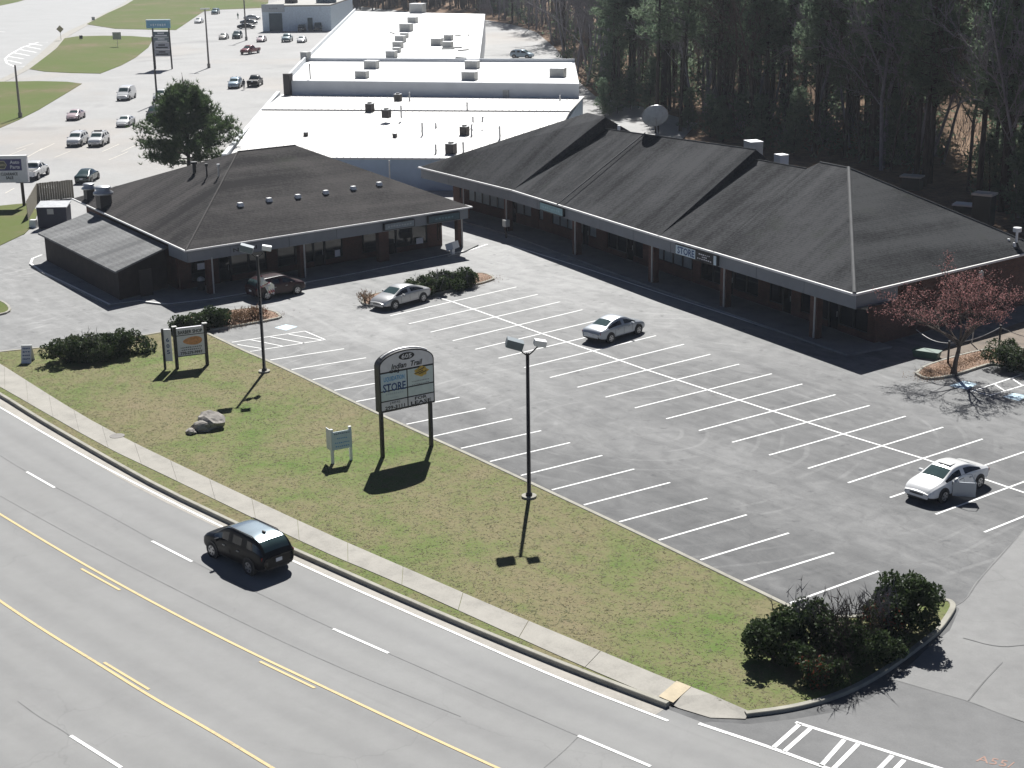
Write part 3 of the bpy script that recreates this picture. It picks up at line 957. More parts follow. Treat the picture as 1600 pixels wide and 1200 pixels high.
# ---- planted islands
def island(name, px, mat, mat_kerb=M_KERB, h=0.14):
    ring = smooth_curve(W(px + [px[0]]), it=1)
    k = kerb(name + '_kerb', ring, 0.2, h, mat_kerb, None, -0.02, 1)
    a = sum(ring[i][0] * ring[i + 1][1] - ring[i + 1][0] * ring[i][1] for i in range(len(ring) - 1))
    if a < 0:
        bpy.data.objects.remove(k)
        ring = list(reversed(ring))
        k = kerb(name + '_kerb', ring, 0.2, h, mat_kerb, None, -0.02, 1)
    nrm = normals2(ring)
    s = sheet(name, [(p + n_ * 0.15)[:2] for p, n_ in zip(ring[:-1], nrm[:-1])], h - 0.03, mat)
    struct(s); struct(k)
    return s
island('middle_island', [(563, 473), (572, 463), (610, 455), (680, 441), (740, 428), (760, 428), (776, 436), (764, 441), (738, 448), (690, 459), (640, 470), (590, 479), (570, 479)], M_MULCH)
island('corner_island', [(441, 496), (432, 488), (400, 482), (350, 487), (292, 497), (276, 506), (300, 512), (326, 518), (355, 514), (434, 500)], M_MULCH)
island('tree_island', [(1429, 585), (1441, 574), (1478, 562), (1520, 551), (1548, 546), (1600, 545), (1660, 552), (1660, 606), (1600, 588), (1556, 570), (1540, 573), (1495, 588), (1462, 594), (1440, 593)], M_MULCH)
island('side_lawn', [(-60, 462), (0, 470), (14, 477), (19, 486), (8, 492), (-60, 506)], M_FARGRASS)
dirt = sheet('bare_ground', [p[:2] for p in W([(1452, 553), (1520, 530), (1600, 502), (1760, 450), (1800, 545), (1662, 550), (1600, 543), (1548, 544), (1500, 553), (1470, 561)])], 0.012, make_concrete('bare_dirt', (.15, .115, .085), 0.3, 1.2))
struct(dirt)

# ---- far lawns and walks
def far_sheet(name, px, z, mat, thick=0.1):
    s = sheet(name, [p[:2] for p in W(px)], z, mat, None, thick)
    return struct(s)
far_sheet('roadside_lawn', [(-60, 128), (0, 128), (60, 127), (105, 128), (128, 131), (100, 148), (60, 172), (30, 187), (0, 200), (-60, 225)], 0.05, M_FARGRASS)
far_sheet('roadside_lawn', [(46, 108), (70, 90), (88, 76), (101, 60), (120, 57), (160, 56), (205, 56.5), (240, 59), (232, 74), (212, 90), (190, 102), (157, 115), (110, 114), (70, 112)], 0.05, M_FARGRASS)
far_sheet('roadside_lawn', [(135, 38), (165, 22), (196, 8), (215, -4), (250, -12), (370, -10), (420, -4), (418, 12), (345, 15), (318, 18), (300, 30), (275, 47), (220, 46), (180, 45)], 0.05, M_FARGRASS)
far_sheet('roadside_lawn', [(-60, 322), (0, 322), (20, 320), (42, 318), (60, 330), (52, 352), (38, 366), (0, 384), (-60, 412)], 0.05, M_FARGRASS)
farroad = far_sheet('cross_road', [(-80, -10), (150, -30), (205, -4), (150, 30), (108, 52), (70, 88), (30, 112), (0, 128), (-80, 160)], 0.0, make_road('cross_road_asphalt', (.30, .30, .297), (.37, .37, .365)), 0.02)
far_sheet('roadside_walk', [(0, 124), (35, 107), (62, 84), (80, 68), (92, 57), (112, 46), (132, 37), (160, 22), (190, 8), (200, 0), (206, 2), (166, 24), (136, 40), (108, 56), (92, 72), (80, 82), (58, 100), (44, 109), (16, 124), (0, 131)], 0.035, M_CONC, 0.06)
M_WORN = make_paint_stripe('worn_stripe_paint', (.62, .58, .50))
far_sheet('roadside_lawn', [(-80, 12), (0, 9), (28, 3), (48, -3), (60, -14), (-80, -16)], 0.05, M_FARGRASS)
def far_line(px, w=0.3, z=0.02, parent=None, mat=M_WHITE, name='paint_line'):
    return ribbon(name, W(px), w, z, mat, parent)
far_line([(75, 66), (60, 66), (35, 74), (14, 86), (8, 92), (11, 99), (25, 105), (40, 103)], 0.45, 0.012, farroad)
for a, b in (((45, 68), (66, 71)), ((38, 72), (64, 77)), ((29, 77), (57, 82)), ((19, 82), (46, 87)), ((13, 88), (37, 92)), ((11, 94), (34, 99))):
    far_line([a, b], 0.45, 0.013, farroad)
far_line([(-30, 47), (8, 50)], 0.35, 0.012, farroad)
for a, b in (((25, 233), (52, 224)), ((6, 246), (40, 232)), ((62, 235), (85, 224)), ((38, 248), (66, 232)), ((135, 233), (150, 224)), ((160, 237), (186, 225)), ((190, 237), (216, 225)), ((88, 301), (118, 287)), ((8, 302), (22, 294)), ((85, 246), (110, 236)), ((170, 250), (200, 237))):
    far_line([a, b], 0.13, 0.0, farp, M_WORN)
sheet('painted_patch', [p[:2] for p in W([(62, 293), (72, 289), (91, 289.5), (83, 295)])], -0.012, M_WHITE, farp)

# ================================================================== BUILDINGS
def offset_line(pts, d):
    pts = [np.array([p[0], p[1], 0.0]) for p in pts]
    return [p + n_ * d for p, n_ in zip(pts, normals2(pts))]

def along(pts, s):
    acc = 0.0
    for a, b in zip(pts[:-1], pts[1:]):
        L = np.linalg.norm(b - a)
        if s <= acc + L or b is pts[-1]:
            return a + (b - a) * ((s - acc) / L), unit(b - a)
        acc += L

def length(pts):
    return sum(np.linalg.norm(b - a) for a, b in zip(pts[:-1], pts[1:]))

def panel_run(parent, name, pts, z0, z1, thick, seg, mat, inset=0.02, breaks=None):
    """row of upright panels along a polyline, each a part of its own with an open joint"""
    L = length(pts)
    if breaks is None:
        k = max(1, int(round(L / seg)))
        breaks = [L * i / k for i in range(k + 1)]
    for a, b in zip(breaks[:-1], breaks[1:]):
        p, t = along(pts, a + inset); q, _ = along(pts, b - inset)
        t = unit(q - p); nrm = np.array([-t[1], t[0], 0])
        c = (p + q) / 2; c[2] = (z0 + z1) / 2
        MB().obox(c, (q - p) / 2, nrm * thick / 2, (0, 0, (z1 - z0) / 2)).build(name, mat, parent)

def storefront(parent, pts, z0, z1, plan, frame=M_DARK):
    """wall infill along a polyline; plan = list of (kind, width): brick / pane / film / door"""
    s = 0.0
    L = length(pts)
    i = 0
    while s < L - 0.3:
        kind, w = plan[i % len(plan)]
        i += 1
        w = min(w, L - s)
        p, t = along(pts, s); q, _ = along(pts, min(s + w, L - 1e-3))
        t = unit(q - p); nrm = np.array([-t[1], t[0], 0])
        c = (p + q) / 2
        hw = np.linalg.norm(q - p) / 2
        if kind == 'brick':
            MB().obox((c[0], c[1], (z0 + z1) / 2), t * hw, nrm * 0.14, (0, 0, (z1 - z0) / 2)).build('brick_pier', M_BRICK, parent)
        elif kind in ('pane', 'film'):
            sill = z0 + (0.45 if kind == 'pane' else 0.9)
            MB().obox((c[0], c[1], (z0 + sill) / 2), t * hw, nrm * 0.12, (0, 0, (sill - z0) / 2)).build('brick_sill_wall', M_BRICK, parent)
            fr = MB()
            for e in (-1, 1):
                fr.obox((c + t * e * (hw - 0.04)) + np.array([0, 0, (sill + z1) / 2]), t * 0.04, nrm * 0.07, (0, 0, (z1 - sill) / 2))
            for z in (sill + 0.03, z1 - 0.03):
                fr.obox((c[0], c[1], z), t * (hw - 0.08), nrm * 0.06, (0, 0, 0.03))
            f = fr.build('window_frame', frame, parent)
            MB().obox((c[0], c[1], (sill + z1) / 2), t * (hw - 0.08), nrm * 0.015, (0, 0, (z1 - sill) / 2 - 0.06)).build('window_pane', M_SGLASS if kind == 'pane' else M_BLIND, f)
        elif kind == 'door':
            fr = MB()
            for e in (-1, 1):
                fr.obox((c + t * e * (hw - 0.05)) + np.array([0, 0, (z0 + z1) / 2]), t * 0.05, nrm * 0.08, (0, 0, (z1 - z0) / 2))
            fr.obox((c[0], c[1], z1 - 0.04), t * (hw - 0.1), nrm * 0.07, (0, 0, 0.04))
            fr.obox((c[0], c[1], z0 + 2.15), t * (hw - 0.1), nrm * 0.07, (0, 0, 0.03))
            d = fr.build('door_frame', frame, parent)
            MB().obox((c[0], c[1], z0 + 1.06), t * (hw - 0.1), nrm * 0.02, (0, 0, 1.05)).build('door_glass', M_SGLASS, d)
            hb = c - nrm * 0.06 + t * (hw - 0.22)
            MB().tube([hb + [0, 0, z0 + 0.9], hb + [0, 0, z0 + 1.3]], 0.015, 6).build('door_handle', M_GALV, d)
        s += w

def roof_part(name, polys, mat, parent, thick=0.0):
    mb = MB()
    for p in polys:
        mb.poly(p)
    return mb.build(name, mat, parent)

def cap_strip(name, a, b, r, mat, parent):
    return MB().tube([np.asarray(a) + [0, 0, 0.03], np.asarray(b) + [0, 0, 0.03]], r, 6).build(name, mat, parent)

M_SHADEBRICK = plain('shade_dark_brick', (.030, .022, .020), .9, 0, .3, 1.5)  # darker copy of the brick, the lean-to's shade put into its colour
M_CAP = plain('worn_ridge_cap', (.085, .087, .088), 0.85, 0, 0.2, 1.5)
M_SOFFIT = plain('soffit_board', (.10, .10, .105), 0.8)
M_TEAL = plain('teal_sign_face', (.25, .42, .45), 0.5, 0, 0.12)

# ------------------------------------------------------------ the long building on the right
EZ = 4.15
A = at(655, 261, EZ); S1 = at(801, 297, EZ); S2 = at(1030, 368.5, EZ); V = at(1116, 393.5, EZ); B = at(1335, 459, EZ); D = at(1630, 389, EZ)
def plane_z(p, a, b, c):
    n_ = np.cross(b - a, c - a)
    return a[2] - (n_[0] * (p[0] - a[0]) + n_[1] * (p[1] - a[1])) / n_[2]
T1a = at(918, 176, 10.15); T1b = at(946, 183, 10.12)
T2b = at(1181, 234, 9.68); T3b = np.array([11.6, 24.8, 8.92])
T2r = at(953, 198, 9.30)
T2a = T1b.copy(); T2a[2] = plane_z(T1b, S1, S2, (T2b + T2r) / 2) - .05
T3r = at(1191, 249, 9.02)
T3a = T2b.copy(); T3a[2] = plane_z(T2b, S2, V, (T3r + T3b) / 2)
P4a = np.array([12.9, 24.85, 9.55]); P4b = np.array([16.4, 24.1, 9.63])
BK = np.array([-36.5, 42.0, EZ]); D2 = np.array([5.0, 36.5, EZ])
rb = empty('strip_mall', (0, 0, 0))
tag(rb, 'long brick strip building with dark stepped hip roof and pillared front, empty stalls before it', 'building')
roofR = roof_part('roof', [
    [A, S1, T1b, T1a], [A, T1a, BK], [T1a, T1b, BK + [20, -3, 0], BK],
    [S1, T2a, T1b], [S1, S2, T2b, T2a], [T1b, T2a, BK + [20, -3, 0]], [T2a, T2b, D2 - [4, -.5, 0], BK + [20, -3, 0]],
    [S2, T3a, T2b], [S2, V, T3b, T3a], [T2b, T3a, D2 - [4, -.5, 0]], [T3a, T3b, D2, D2 - [4, -.5, 0]],
    [V, P4a, T3b], [V, B, P4b, P4a], [P4a, P4b, D, D2], [T3b, P4a, D2]], M_SHR, rb)
roof_part('hip_slope', [[B, D, P4b]], M_SHR2, rb)
cap_strip('hip_cap', P4b, B, 0.13, M_CAP, roofR)
cap_strip('hip_cap', P4b, D, 0.05, M_CAP, roofR)
cap_strip('ridge_cap', P4a, P4b, 0.05, M_CAP, roofR)
cap_strip('ridge_cap', T2a, T2b, 0.04, M_CAP, roofR)
cap_strip('ridge_cap', T3a, T3b, 0.04, M_CAP, roofR)
cap_strip('roof_seam', np.array([-4.0, 26.35, 9.38]) - [4.9, 0, 0], at(868, 322, EZ) + [0, 0.1, 0.05], 0.05, M_CAP, roofR)
eaveR = [A, S1, S2, V, B]
e2 = [np.array([p[0], p[1], 0]) for p in eaveR]
mb = MB()
for a, b in list(zip(eaveR[:-1], eaveR[1:])) + [(B, D), (BK, A)]:
    t = unit(b - a); nrm = np.array([-t[1], t[0], 0])
    mb.obox((a + b) / 2 - nrm * 0.07 + [0, 0, -0.05], (b - a) / 2 + t * 0.05, nrm * 0.07, (0, 0, 0.07))
mb.build('eave_gutter', M_TRIM, rb)
fl = offset_line(e2, 0.22)
panel_run(rb, 'fascia_panel', fl, 3.08, 4.04, 0.08, 5.3, M_FASCIA)
sideln = [fl[-1] + np.array([-0.2, 0.1, 0]), fl[-1] + np.array([-0.22, 4.2, 0])]
panel_run(rb, 'fascia_panel', sideln, 3.08, 4.04, 0.08, 5.3, M_FASCIA)
wl = offset_line(e2, 3.3)
mb = MB()
for i in range(len(fl) - 1):
    mb.poly([fl[i] + [0, 0, 3.12], wl[i] + [0, 0, 3.12], wl[i + 1] + [0, 0, 3.12], fl[i + 1] + [0, 0, 3.12]])
mb.build('soffit', M_SOFFIT, rb)
wl[-1] = wl[-1] - np.array([1.2, 0, 0])
wl[0] = wl[0] + np.array([1.0, 0, 0])
storefront(rb, [wl[0], wl[1]], 0.14, 3.12, [('brick', 1.2), ('film', 1.35), ('film', 1.35), ('film', 1.35), ('film', 1.35), ('film', 1.35), ('film', 1.35), ('brick', .8), ('door', 1.1), ('film', 1.3), ('film', 1.3)])
storefront(rb, wl[1:3], 0.14, 3.12, [('brick', 1.6), ('film', 1.35), ('film', 1.35), ('film', 1.35), ('film', 1.35), ('door', 1.1), ('film', 1.3), ('brick', 1.8), ('pane', 1.5), ('pane', 1.5), ('door', 1.1), ('pane', 1.5)])
storefront(rb, wl[2:], 0.14, 3.12, [('brick', 1.0), ('pane', 1.5), ('pane', 1.5), ('door', 1.1), ('pane', 1.5), ('pane', 1.5), ('brick', 1.3), ('pane', 1.5), ('door', 1.1)])
# outer walls
rw = [wl[-1], np.array([B[0] - 1.3, B[1] + 4.4, 0]), np.array([D[0] - 0.6, D[1] - 0.4, 0])]
mb = MB()
mb.prism([(B[0] - 1.2, wl[-1][1] - 0.1), (B[0] - 0.8, wl[-1][1] - 0.1), (D[0] - 0.6, D[1] - 0.4), (D[0] - 1.0, D[1] - 0.4)], 0.0, 4.10)
mb.prism([tuple((D[:2] - [1.0, 0.8])), tuple((D[:2] - [1.0, 0.4])), tuple(BK[:2] + [0.6, -0.4]), tuple(BK[:2] + [0.6, -0.8])], 0.0, 4.10)
mb.prism([tuple(wl[0][:2]), tuple(BK[:2] + [0.6, -0.8]), tuple(BK[:2] + [1.0, -0.8]), tuple(wl[0][:2] + [0.4, 0.0])], 0.0, 4.10)
mb.build('wall', M_BRICK, rb)
for px, py in ((715, 345), (778, 365), (890, 402), (1002, 447), (1127, 482.5), (1276.7, 529.5)):
    q = at(px, py)
    c = min((along(fl, s_)[0] for s_ in np.linspace(.1, length(fl) - .1, 500)), key=lambda r_: abs(r_[0] - q[0])) + np.array([0.02, 0.40, 0])
    col_ = MB().box((c[0], c[1], 1.6), (0.7, 0.5, 3.0), -0.1).build('brick_column', M_BRICK, rb)
    MB().box((c[0] + 0.16, c[1] - 0.33, 1.65), (0.10, 0.08, 2.9), -0.1).build('downspout', M_HVAC, col_)
slab = [p[:2] for p in offset_line(e2, -0.30)] + [p[:2] for p in reversed(offset_line(e2, 3.5))]
sheet('walkway', slab, 0.14, M_WALK, rb, 0.16)
ln_px = [(797, 383), (1293, 543)]
ribbon('fire_lane_line', W([(797, 383), (920, 421), (1050, 464), (1180, 506), (1293, 543)]), 0.2, 0.010, M_WHITE, lot)
for x, y in ((835, 390), (921, 417), (1058, 463), (1212, 512)):
    text_mesh(lot, 'fire_lane_lettering', '~8', 2.3, 0.32, at(x, y, 0.011), at(1293, 543) - at(797, 383), np.array([0.08, 1, 0]), plain('faded_lettering', (.42, .42, .41), 0.8))
# signs on the fascia
def fascia_sign(name, px0, px1, z0, z1, line_, mat, label, frame=M_DARK, out=0.22):
    p = at(*px0, (z0 + z1) / 2); q = at(*px1, (z0 + z1) / 2)
    t = unit(np.array([q[0] - p[0], q[1] - p[1], 0]))
    nrm = np.array([t[1], -t[0], 0])
    # sit on the fascia line
    a, _ = min(((along(line_, s), s) for s in np.linspace(0.05, length(line_) - 0.05, 400)), key=lambda r: np.linalg.norm(r[0][0][:2] - p[:2]))
    b, _ = min(((along(line_, s), s) for s in np.linspace(0.05, length(line_) - 0.05, 400)), key=lambda r: np.linalg.norm(r[0][0][:2] - q[:2]))
    p = a[0] + nrm * 0.05; q = b[0] + nrm * 0.05
    t = unit(q - p); nrm = np.array([t[1], -t[0], 0])
    c = (p + q) / 2 + nrm * out / 2; c[2] = (z0 + z1) / 2
    hw = np.linalg.norm(q - p) / 2
    root = empty(name, (0, 0, 0))
    MB().obox(c, t * hw, nrm * out / 2, (0, 0, (z1 - z0) / 2)).build('sign_cabinet', frame, root)
    face = MB().obox(c + nrm * (out / 2 + 0.006), t * (hw - 0.07), nrm * 0.006, (0, 0, (z1 - z0) / 2 - 0.06)).build('sign_face', mat, root)
    root['label'] = label; root['category'] = 'sign'
    return root, c + nrm * (out / 2 + 0.018), t, hw, (z1 - z0) / 2
s1, c, t, hw, hh = fascia_sign('store_sign', (1044, 390), (1108, 410), 3.14, 3.94, fl, M_SIGNB, 'box sign reading STORE in blue beside a black panel on the right building fascia')
nrm = np.array([t[1], -t[0], 0])
text_mesh(s1, 'lettering', 'STORE', hw * 0.82, hh * 1.35, c - t * hw * 0.47, t, (0, 0, 1), M_NAVY, True)
MB().obox(c + t * hw * 0.42 - nrm * 0.004, t * hw * 0.43, nrm * 0.003, (0, 0, hh * 0.86)).build('black_panel', M_INK, s1)
for z, s, wd in ((0.42, '~6', .55), (-0.02, '~3', .26), (-0.46, '~7', .70)):
    text_mesh(s1, 'lettering', s, hw * wd, hh * 0.34, c + t * hw * 0.42 + np.array([0, 0, z * hh]) + nrm * 0.004, t, (0, 0, 1), M_SIGNW, True)
s2, c, t, hw, hh = fascia_sign('teal_sign', (826, 323), (860, 335), 3.20, 3.92, fl, M_TEAL, 'pale teal box sign over blue window panels on the long building')
text_mesh(s2, 'lettering', '~8', hw * 1.5, hh * 0.7, c, t, (0, 0, 1), plain('faded_teal_ink', (.36, .54, .56), 0.6))

# roof equipment of the right building
def roof_unit(parent, name, c, size, mat, rz=0.6, fan=False):
    u = MB().box((c[0], c[1], c[2] + size[2] / 2), size, rz).build(name, mat, parent)
    g_ = MB()
    g_.box((c[0], c[1], c[2] + size[2] + 0.03), (size[0] * 1.04, size[1] * 1.04, 0.06), rz)
    g_.build('unit_lid', M_GALV, u)
    if fan:
        f_ = MB().tube([(c[0], c[1], c[2] + size[2] + 0.06), (c[0], c[1], c[2] + size[2] + 0.2)], size[0] * 0.33, 12).build('fan_ring', M_DARK, u)
    return u
c = at(1181, 236, 9.3); roof_unit(rb, 'rooftop_unit', (c[0] - 1.2, c[1] + 0.9, 8.5), (1.35, 1.1, 1.35), M_HVAC, -0.35)
c = at(1224, 250, 8.9); roof_unit(rb, 'rooftop_unit', (c[0] - 1.0, c[1] + 0.8, 8.25), (.9, 0.8, 0.85), M_WHITEMETAL, -0.2)
MB().tube([(-13.6, 27.3, 9.1), (-13.6, 27.3, 9.5)], 0.14, 8).build('vent_cap', M_WHITEMETAL, rb)
ve = MB()
vp = on_plane(1588, 378, B, np.cross(D - B, P4b - B))
ve.tube([vp - [0, 0, 0.3], vp + [0, 0, 0.75]], 0.09, 8); ve.tube([vp + [0, 0, 0.75], vp + [0, 0, 1.05]], 0.30, 10)
ve.build('flue_vent', M_WHITEMETAL, rb)
MB().tube([vp + [-.3, -.5, -.2], vp + [-.3, -.5, .25]], 0.1, 8).build('vent_pipe', M_WHITEMETAL, rb)
MB().tube([vp + [.35, -.7, -.3], vp + [.35, -.7, .1]], 0.1, 8).build('vent_pipe', M_WHITEMETAL, rb)
# big mesh satellite dish standing behind the ridge
dr = empty('satellite_dish', (0, 0, 0))
tag(dr, 'large round grey mesh satellite dish above the dark roof ridge', 'satellite dish')
dc = np.array([-8.9, 27.5, 10.62])
ax = unit(np.array([-0.72, 0.45, 0.53]))
u_ = unit(np.cross(ax, (0, 0, 1))); w_v = np.cross(u_, ax)
mb = MB()
Rr, rings, seg = 1.15, 5, 22
def dish_pt(r, k): return dc + (u_ * math.cos(2 * math.pi * k / seg) + w_v * math.sin(2 * math.pi * k / seg)) * r + ax * (0.22 * (r / Rr) ** 2 * Rr)
for i in range(rings):
    r0, r1_ = Rr * i / rings, Rr * (i + 1) / rings
    for k in range(seg):
        if i == 0:
            mb.poly([dish_pt(0, 0), dish_pt(r1_, k), dish_pt(r1_, k + 1)])
        else:
            mb.poly([dish_pt(r0, k), dish_pt(r1_, k), dish_pt(r1_, k + 1), dish_pt(r0, k + 1)])
mb.build('reflector', plain('grey_mesh_reflector', (.50, .54, .56), 0.5, 0.1), dr, True)
MB().tube([dish_pt(Rr, k) for k in range(seg + 1)], 0.035, 5).build('rim', M_GALV, dr)
for k in (2, 9, 16):
    MB().tube([dish_pt(Rr, k), dc + ax * 1.0], 0.02, 4).build('feed_strut', M_GALV, dr)
MB().tube([dc + ax * 0.9, dc + ax * 1.15], 0.09, 8).build('feed_horn', M_DARK, dr)
MB().tube([dc, dc - [0, -.4, 2.2]], 0.07, 8).build('mast', M_GALV, dr)

EZ = 3.85
# ------------------------------------------------------------ the building on the left
eL = at(290.5, 391.5, EZ); eR = at(736, 323, EZ); bL = at(114, 310, EZ); bR = np.array([-39.5, eR[1] + 0.2, EZ])
aL = at(372, 237, 8.6); aR = at(462, 227, 8.6)
lb = empty('corner_building', (0, 0, 0))
tag(lb, 'low brick shop building with one dark hip roof and a row of white roof vents', 'building')
roofL = roof_part('roof', [[eL, eR, aR, aL], [bL, eL, aL], [eR, bR, aR], [bR, bL, aL, aR]], M_SHL, lb)
cap_strip('hip_cap', aL, eL, 0.07, plain('brown_ridge_cap', (.048, .043, .041), 0.9), roofL)
cap_strip('ridge_cap', aL, aR, 0.04, plain('brown_ridge_cap', (.048, .043, .041), 0.9), roofL)
mb = MB()
for a, b in ((eL, eR), (bL, eL), (eR, bR)):
    t = unit(b - a); nrm = np.array([-t[1], t[0], 0])
    mb.obox((a + b) / 2 - nrm * 0.06 + [0, 0, -0.04], (b - a) / 2 + t * 0.05, nrm * 0.06, (0, 0, 0.06))
mb.build('eave_gutter', M_TRIM, lb)
fe = [np.array([eL[0], eL[1], 0]), np.array([eR[0], eR[1], 0])]
t = unit(fe[1] - fe[0]); inn = np.array([-t[1], t[0], 0])
fl2 = [fe[0] + inn * 0.2 + t * 0.2, fe[1] + inn * 0.2 - t * 0.2]
panel_run(lb, 'fascia_panel', fl2, 2.85, 3.76, 0.08, 4.6, M_FASCIA)
fs = [np.array([eL[0] - 3.6, eL[1] + 0.2, 0]), np.array([eL[0] - 0.25, eL[1] + 0.2, 0])]
panel_run(lb, 'fascia_panel', fs, 2.85, 3.76, 0.08, 5, M_FASCIA)
fr_ = [np.array([eR[0] - 0.25, eR[1] - 0.2, 0]), np.array([eR[0] - 6, eR[1] - 0.1, 0])]
panel_run(lb, 'fascia_panel', fr_, 2.85, 3.76, 0.08, 5, M_FASCIA)
wl2 = [fe[0] + inn * 3.2 + t * 0.8, fe[1] + inn * 3.2 - t * 1.0]
MB().poly([fl2[0] + [0, 0, 2.9], fl2[1] + [0, 0, 2.9], wl2[1] + [0, 0, 2.9], wl2[0] + [0, 0, 2.9]]).build('soffit', M_SOFFIT, lb)
storefront(lb, wl2, 0.14, 2.9, [('brick', 1.0), ('pane', 1.6), ('brick', .8), ('door', 1.1), ('pane', 1.6), ('pane', 1.6), ('brick', 1.0), ('pane', 1.7), ('pane', 1.7), ('door', 1.1), ('pane', 1.7), ('brick', .9)])
mb = MB()
mb.prism([(wl2[0][0], wl2[0][1] - .15), (wl2[0][0], wl2[0][1] + .15), (bL[0] + .8, bL[1] + 1.15), (bL[0] + .8, bL[1] + .85)], 0, 3.82)
mb.prism([(wl2[1][0], wl2[1][1] - .15), (wl2[1][0], wl2[1][1] + .15), (bR[0] + .8, bR[1] - .85), (bR[0] + .8, bR[1] - 1.15)], 0, 3.82)
mb.prism([(bL[0] + .8, bL[1] + 1), (bL[0] + 1.1, bL[1] + 1), (bR[0] + 1.1, bR[1] - 1), (bR[0] + .8, bR[1] - 1)], 0, 3.82)
mb.build('wall', M_BRICK, lb)
for px, py, w in ((334, 462, .5), (477, 437, .5), (603, 411.5, .95), (722, 389, .5)):
    c = at(px, py) - np.array([0.45, 0, 0])
    k_ = MB().box((c[0], c[1], 1.5), (0.55, w, 2.75), 0).build('brick_column', M_BRICK, lb)
    if w < .9:
        MB().box((c[0] + 0.34, c[1] + 0.1, 1.55), (0.08, 0.10, 2.85), 0).build('downspout', M_HVAC, k_)
wpx = [(64, 400), (49, 406), (46, 414), (66, 428), (120, 454), (170, 478.5), (217, 472.5), (262, 478), (330, 470), (385, 461), (560, 429), (726, 394.5)]
wk = W(wpx)
sheet('walkway', [p[:2] for p in wk] + [(-16.0, 13.4), (-40, 13.5), (-41, -12)], 0.12, M_WALK, lb, 0.14)
ribbon('painted_kerb_edge', [p + n_ * 0.11 for p, n_ in zip(wk, normals2(wk))], 0.2, 0.126, M_WHITE, lb)
ribbon('fire_lane_line', W([(700, 400.5), (728, 393), (762, 381.5)]), 0.2, 0.010, M_WHITE, lot)
# lean-to shed roof against the side
lt = empty('lean_to', (0, 0, 0))
tag(lt, 'brick lean-to with walls coloured dark for shade and a grey single-slope roof on the side of the corner building', 'lean-to')
q0 = at(59, 364, 2.45); q1 = at(142, 330, 3.45); q2 = at(262, 385, 3.45); q3 = at(180, 424.5, 2.45)
mb = MB()
mb.poly([q3, q2, q1, q0])
for a, b in ((q0, q3), (q3, q2), (q1, q0)):
    mb.poly([a, b, b - [0, 0, 0.14], a - [0, 0, 0.14]])
mb.build('roof', M_SHLEAN, lt)
ins = lambda p, dx, dy: np.array([p[0] + dx, p[1] + dy])
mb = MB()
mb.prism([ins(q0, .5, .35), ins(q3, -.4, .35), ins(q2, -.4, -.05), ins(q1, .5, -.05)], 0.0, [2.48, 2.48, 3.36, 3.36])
mb.build('wall', M_SHADEBRICK, lt)
cp = (q0 + q3) / 2
MB().box((q3[0] - 0.36, (q3[1] + q2[1]) / 2, 1.15), (0.06, 1.0, 2.1)).build('door', M_DARKWOOD, lt)
# vents on the front slope
nF = np.cross(eR - eL, aL - eL)
if nF[2] < 0: nF = -nF
for px, py in ((375.5, 322), (420.5, 314.5), (465.5, 309), (509, 302.5), (552, 296), (592.5, 289.5)):
    p = on_plane(px, py, eL, nF)
    MB().box(p + [0, 0, 0.13], (0.42, 0.46, 0.30), 0.0, 0.8).build('roof_vent', M_WHITEMETAL, lb)
nH = np.cross(eL - bL, aL - bL)
if nH[2] < 0: nH = -nH
for px, py, h_, r_, m_ in ((304, 270, .75, .2, M_DARK), (323.5, 276, .9, .09, M_DARK), (342, 275, .8, .09, M_GALV)):
    p = on_plane(px, py, bL, nH)
    mb = MB(); mb.tube([p - [0, 0, .2], p + [0, 0, h_]], r_ * .8, 8); mb.tube([p + [0, 0, h_], p + [0, 0, h_ + .2]], r_ * 1.5, 10)
    mb.build('vent_stack', m_, lb)
for px, py, s_ in ((163, 313, 1.15), (140, 300, .85)):
    p = on_plane(px, py + 8, bL, nH)
    mb = MB(); mb.box(p + [0, 0, 0.35 * s_], (0.9 * s_, 0.9 * s_, 1.0 * s_))
    ef = mb.build('exhaust_fan', M_HVACD, lb)
    mb = MB()
    mb.tube([p + [0, 0, .85 * s_], p + [0, 0, 1.0 * s_], p + [0, 0, 1.15 * s_], p + [0, 0, 1.35 * s_], p + [0, 0, 1.45 * s_]], [.75 * s_, .75 * s_, .5 * s_, .62 * s_, .5 * s_], 14)
    mb.build('fan_hood', M_GALV, ef, True)
# signs on this fascia
sgn, c, t, hw, hh = fascia_sign('round_ended_sign', (588, 352), (633, 344), 2.95, 3.55, fl2, plain('grey_sign_face', (.20, .235, .26), 0.5), 'grey rounded box sign above the brick column of the corner building')
text_mesh(sgn, 'lettering', '~9', hw * 1.6, hh * 0.7, c, t, (0, 0, 1), plain('pale_grey_ink', (.34, .38, .40), 0.6))
sgn, c, t, hw, hh = fascia_sign('dark_sign', (664, 343), (712, 335), 2.95, 3.60, fl2, plain('dark_teal_sign', (.05, .09, .11), 0.5), 'dark teal box sign near the open passage end of the corner building')
text_mesh(sgn, 'lettering', '~6', hw * 1.2, hh * 0.7, c, t, (0, 0, 1), plain('dim_teal_ink', (.10, .19, .22), 0.6))
sgn, c, t, hw, hh = fascia_sign('letter_sign', (359, 391), (402, 384), 2.97, 3.58, fl2, M_FASCIA, 'dark lettering NUTRI on the fascia left of the light pole', M_FASCIA, 0.05)
text_mesh(sgn, 'lettering', 'NUTRI', hw * 1.7, hh * 1.0, c, t, (0, 0, 1), M_INK, True)
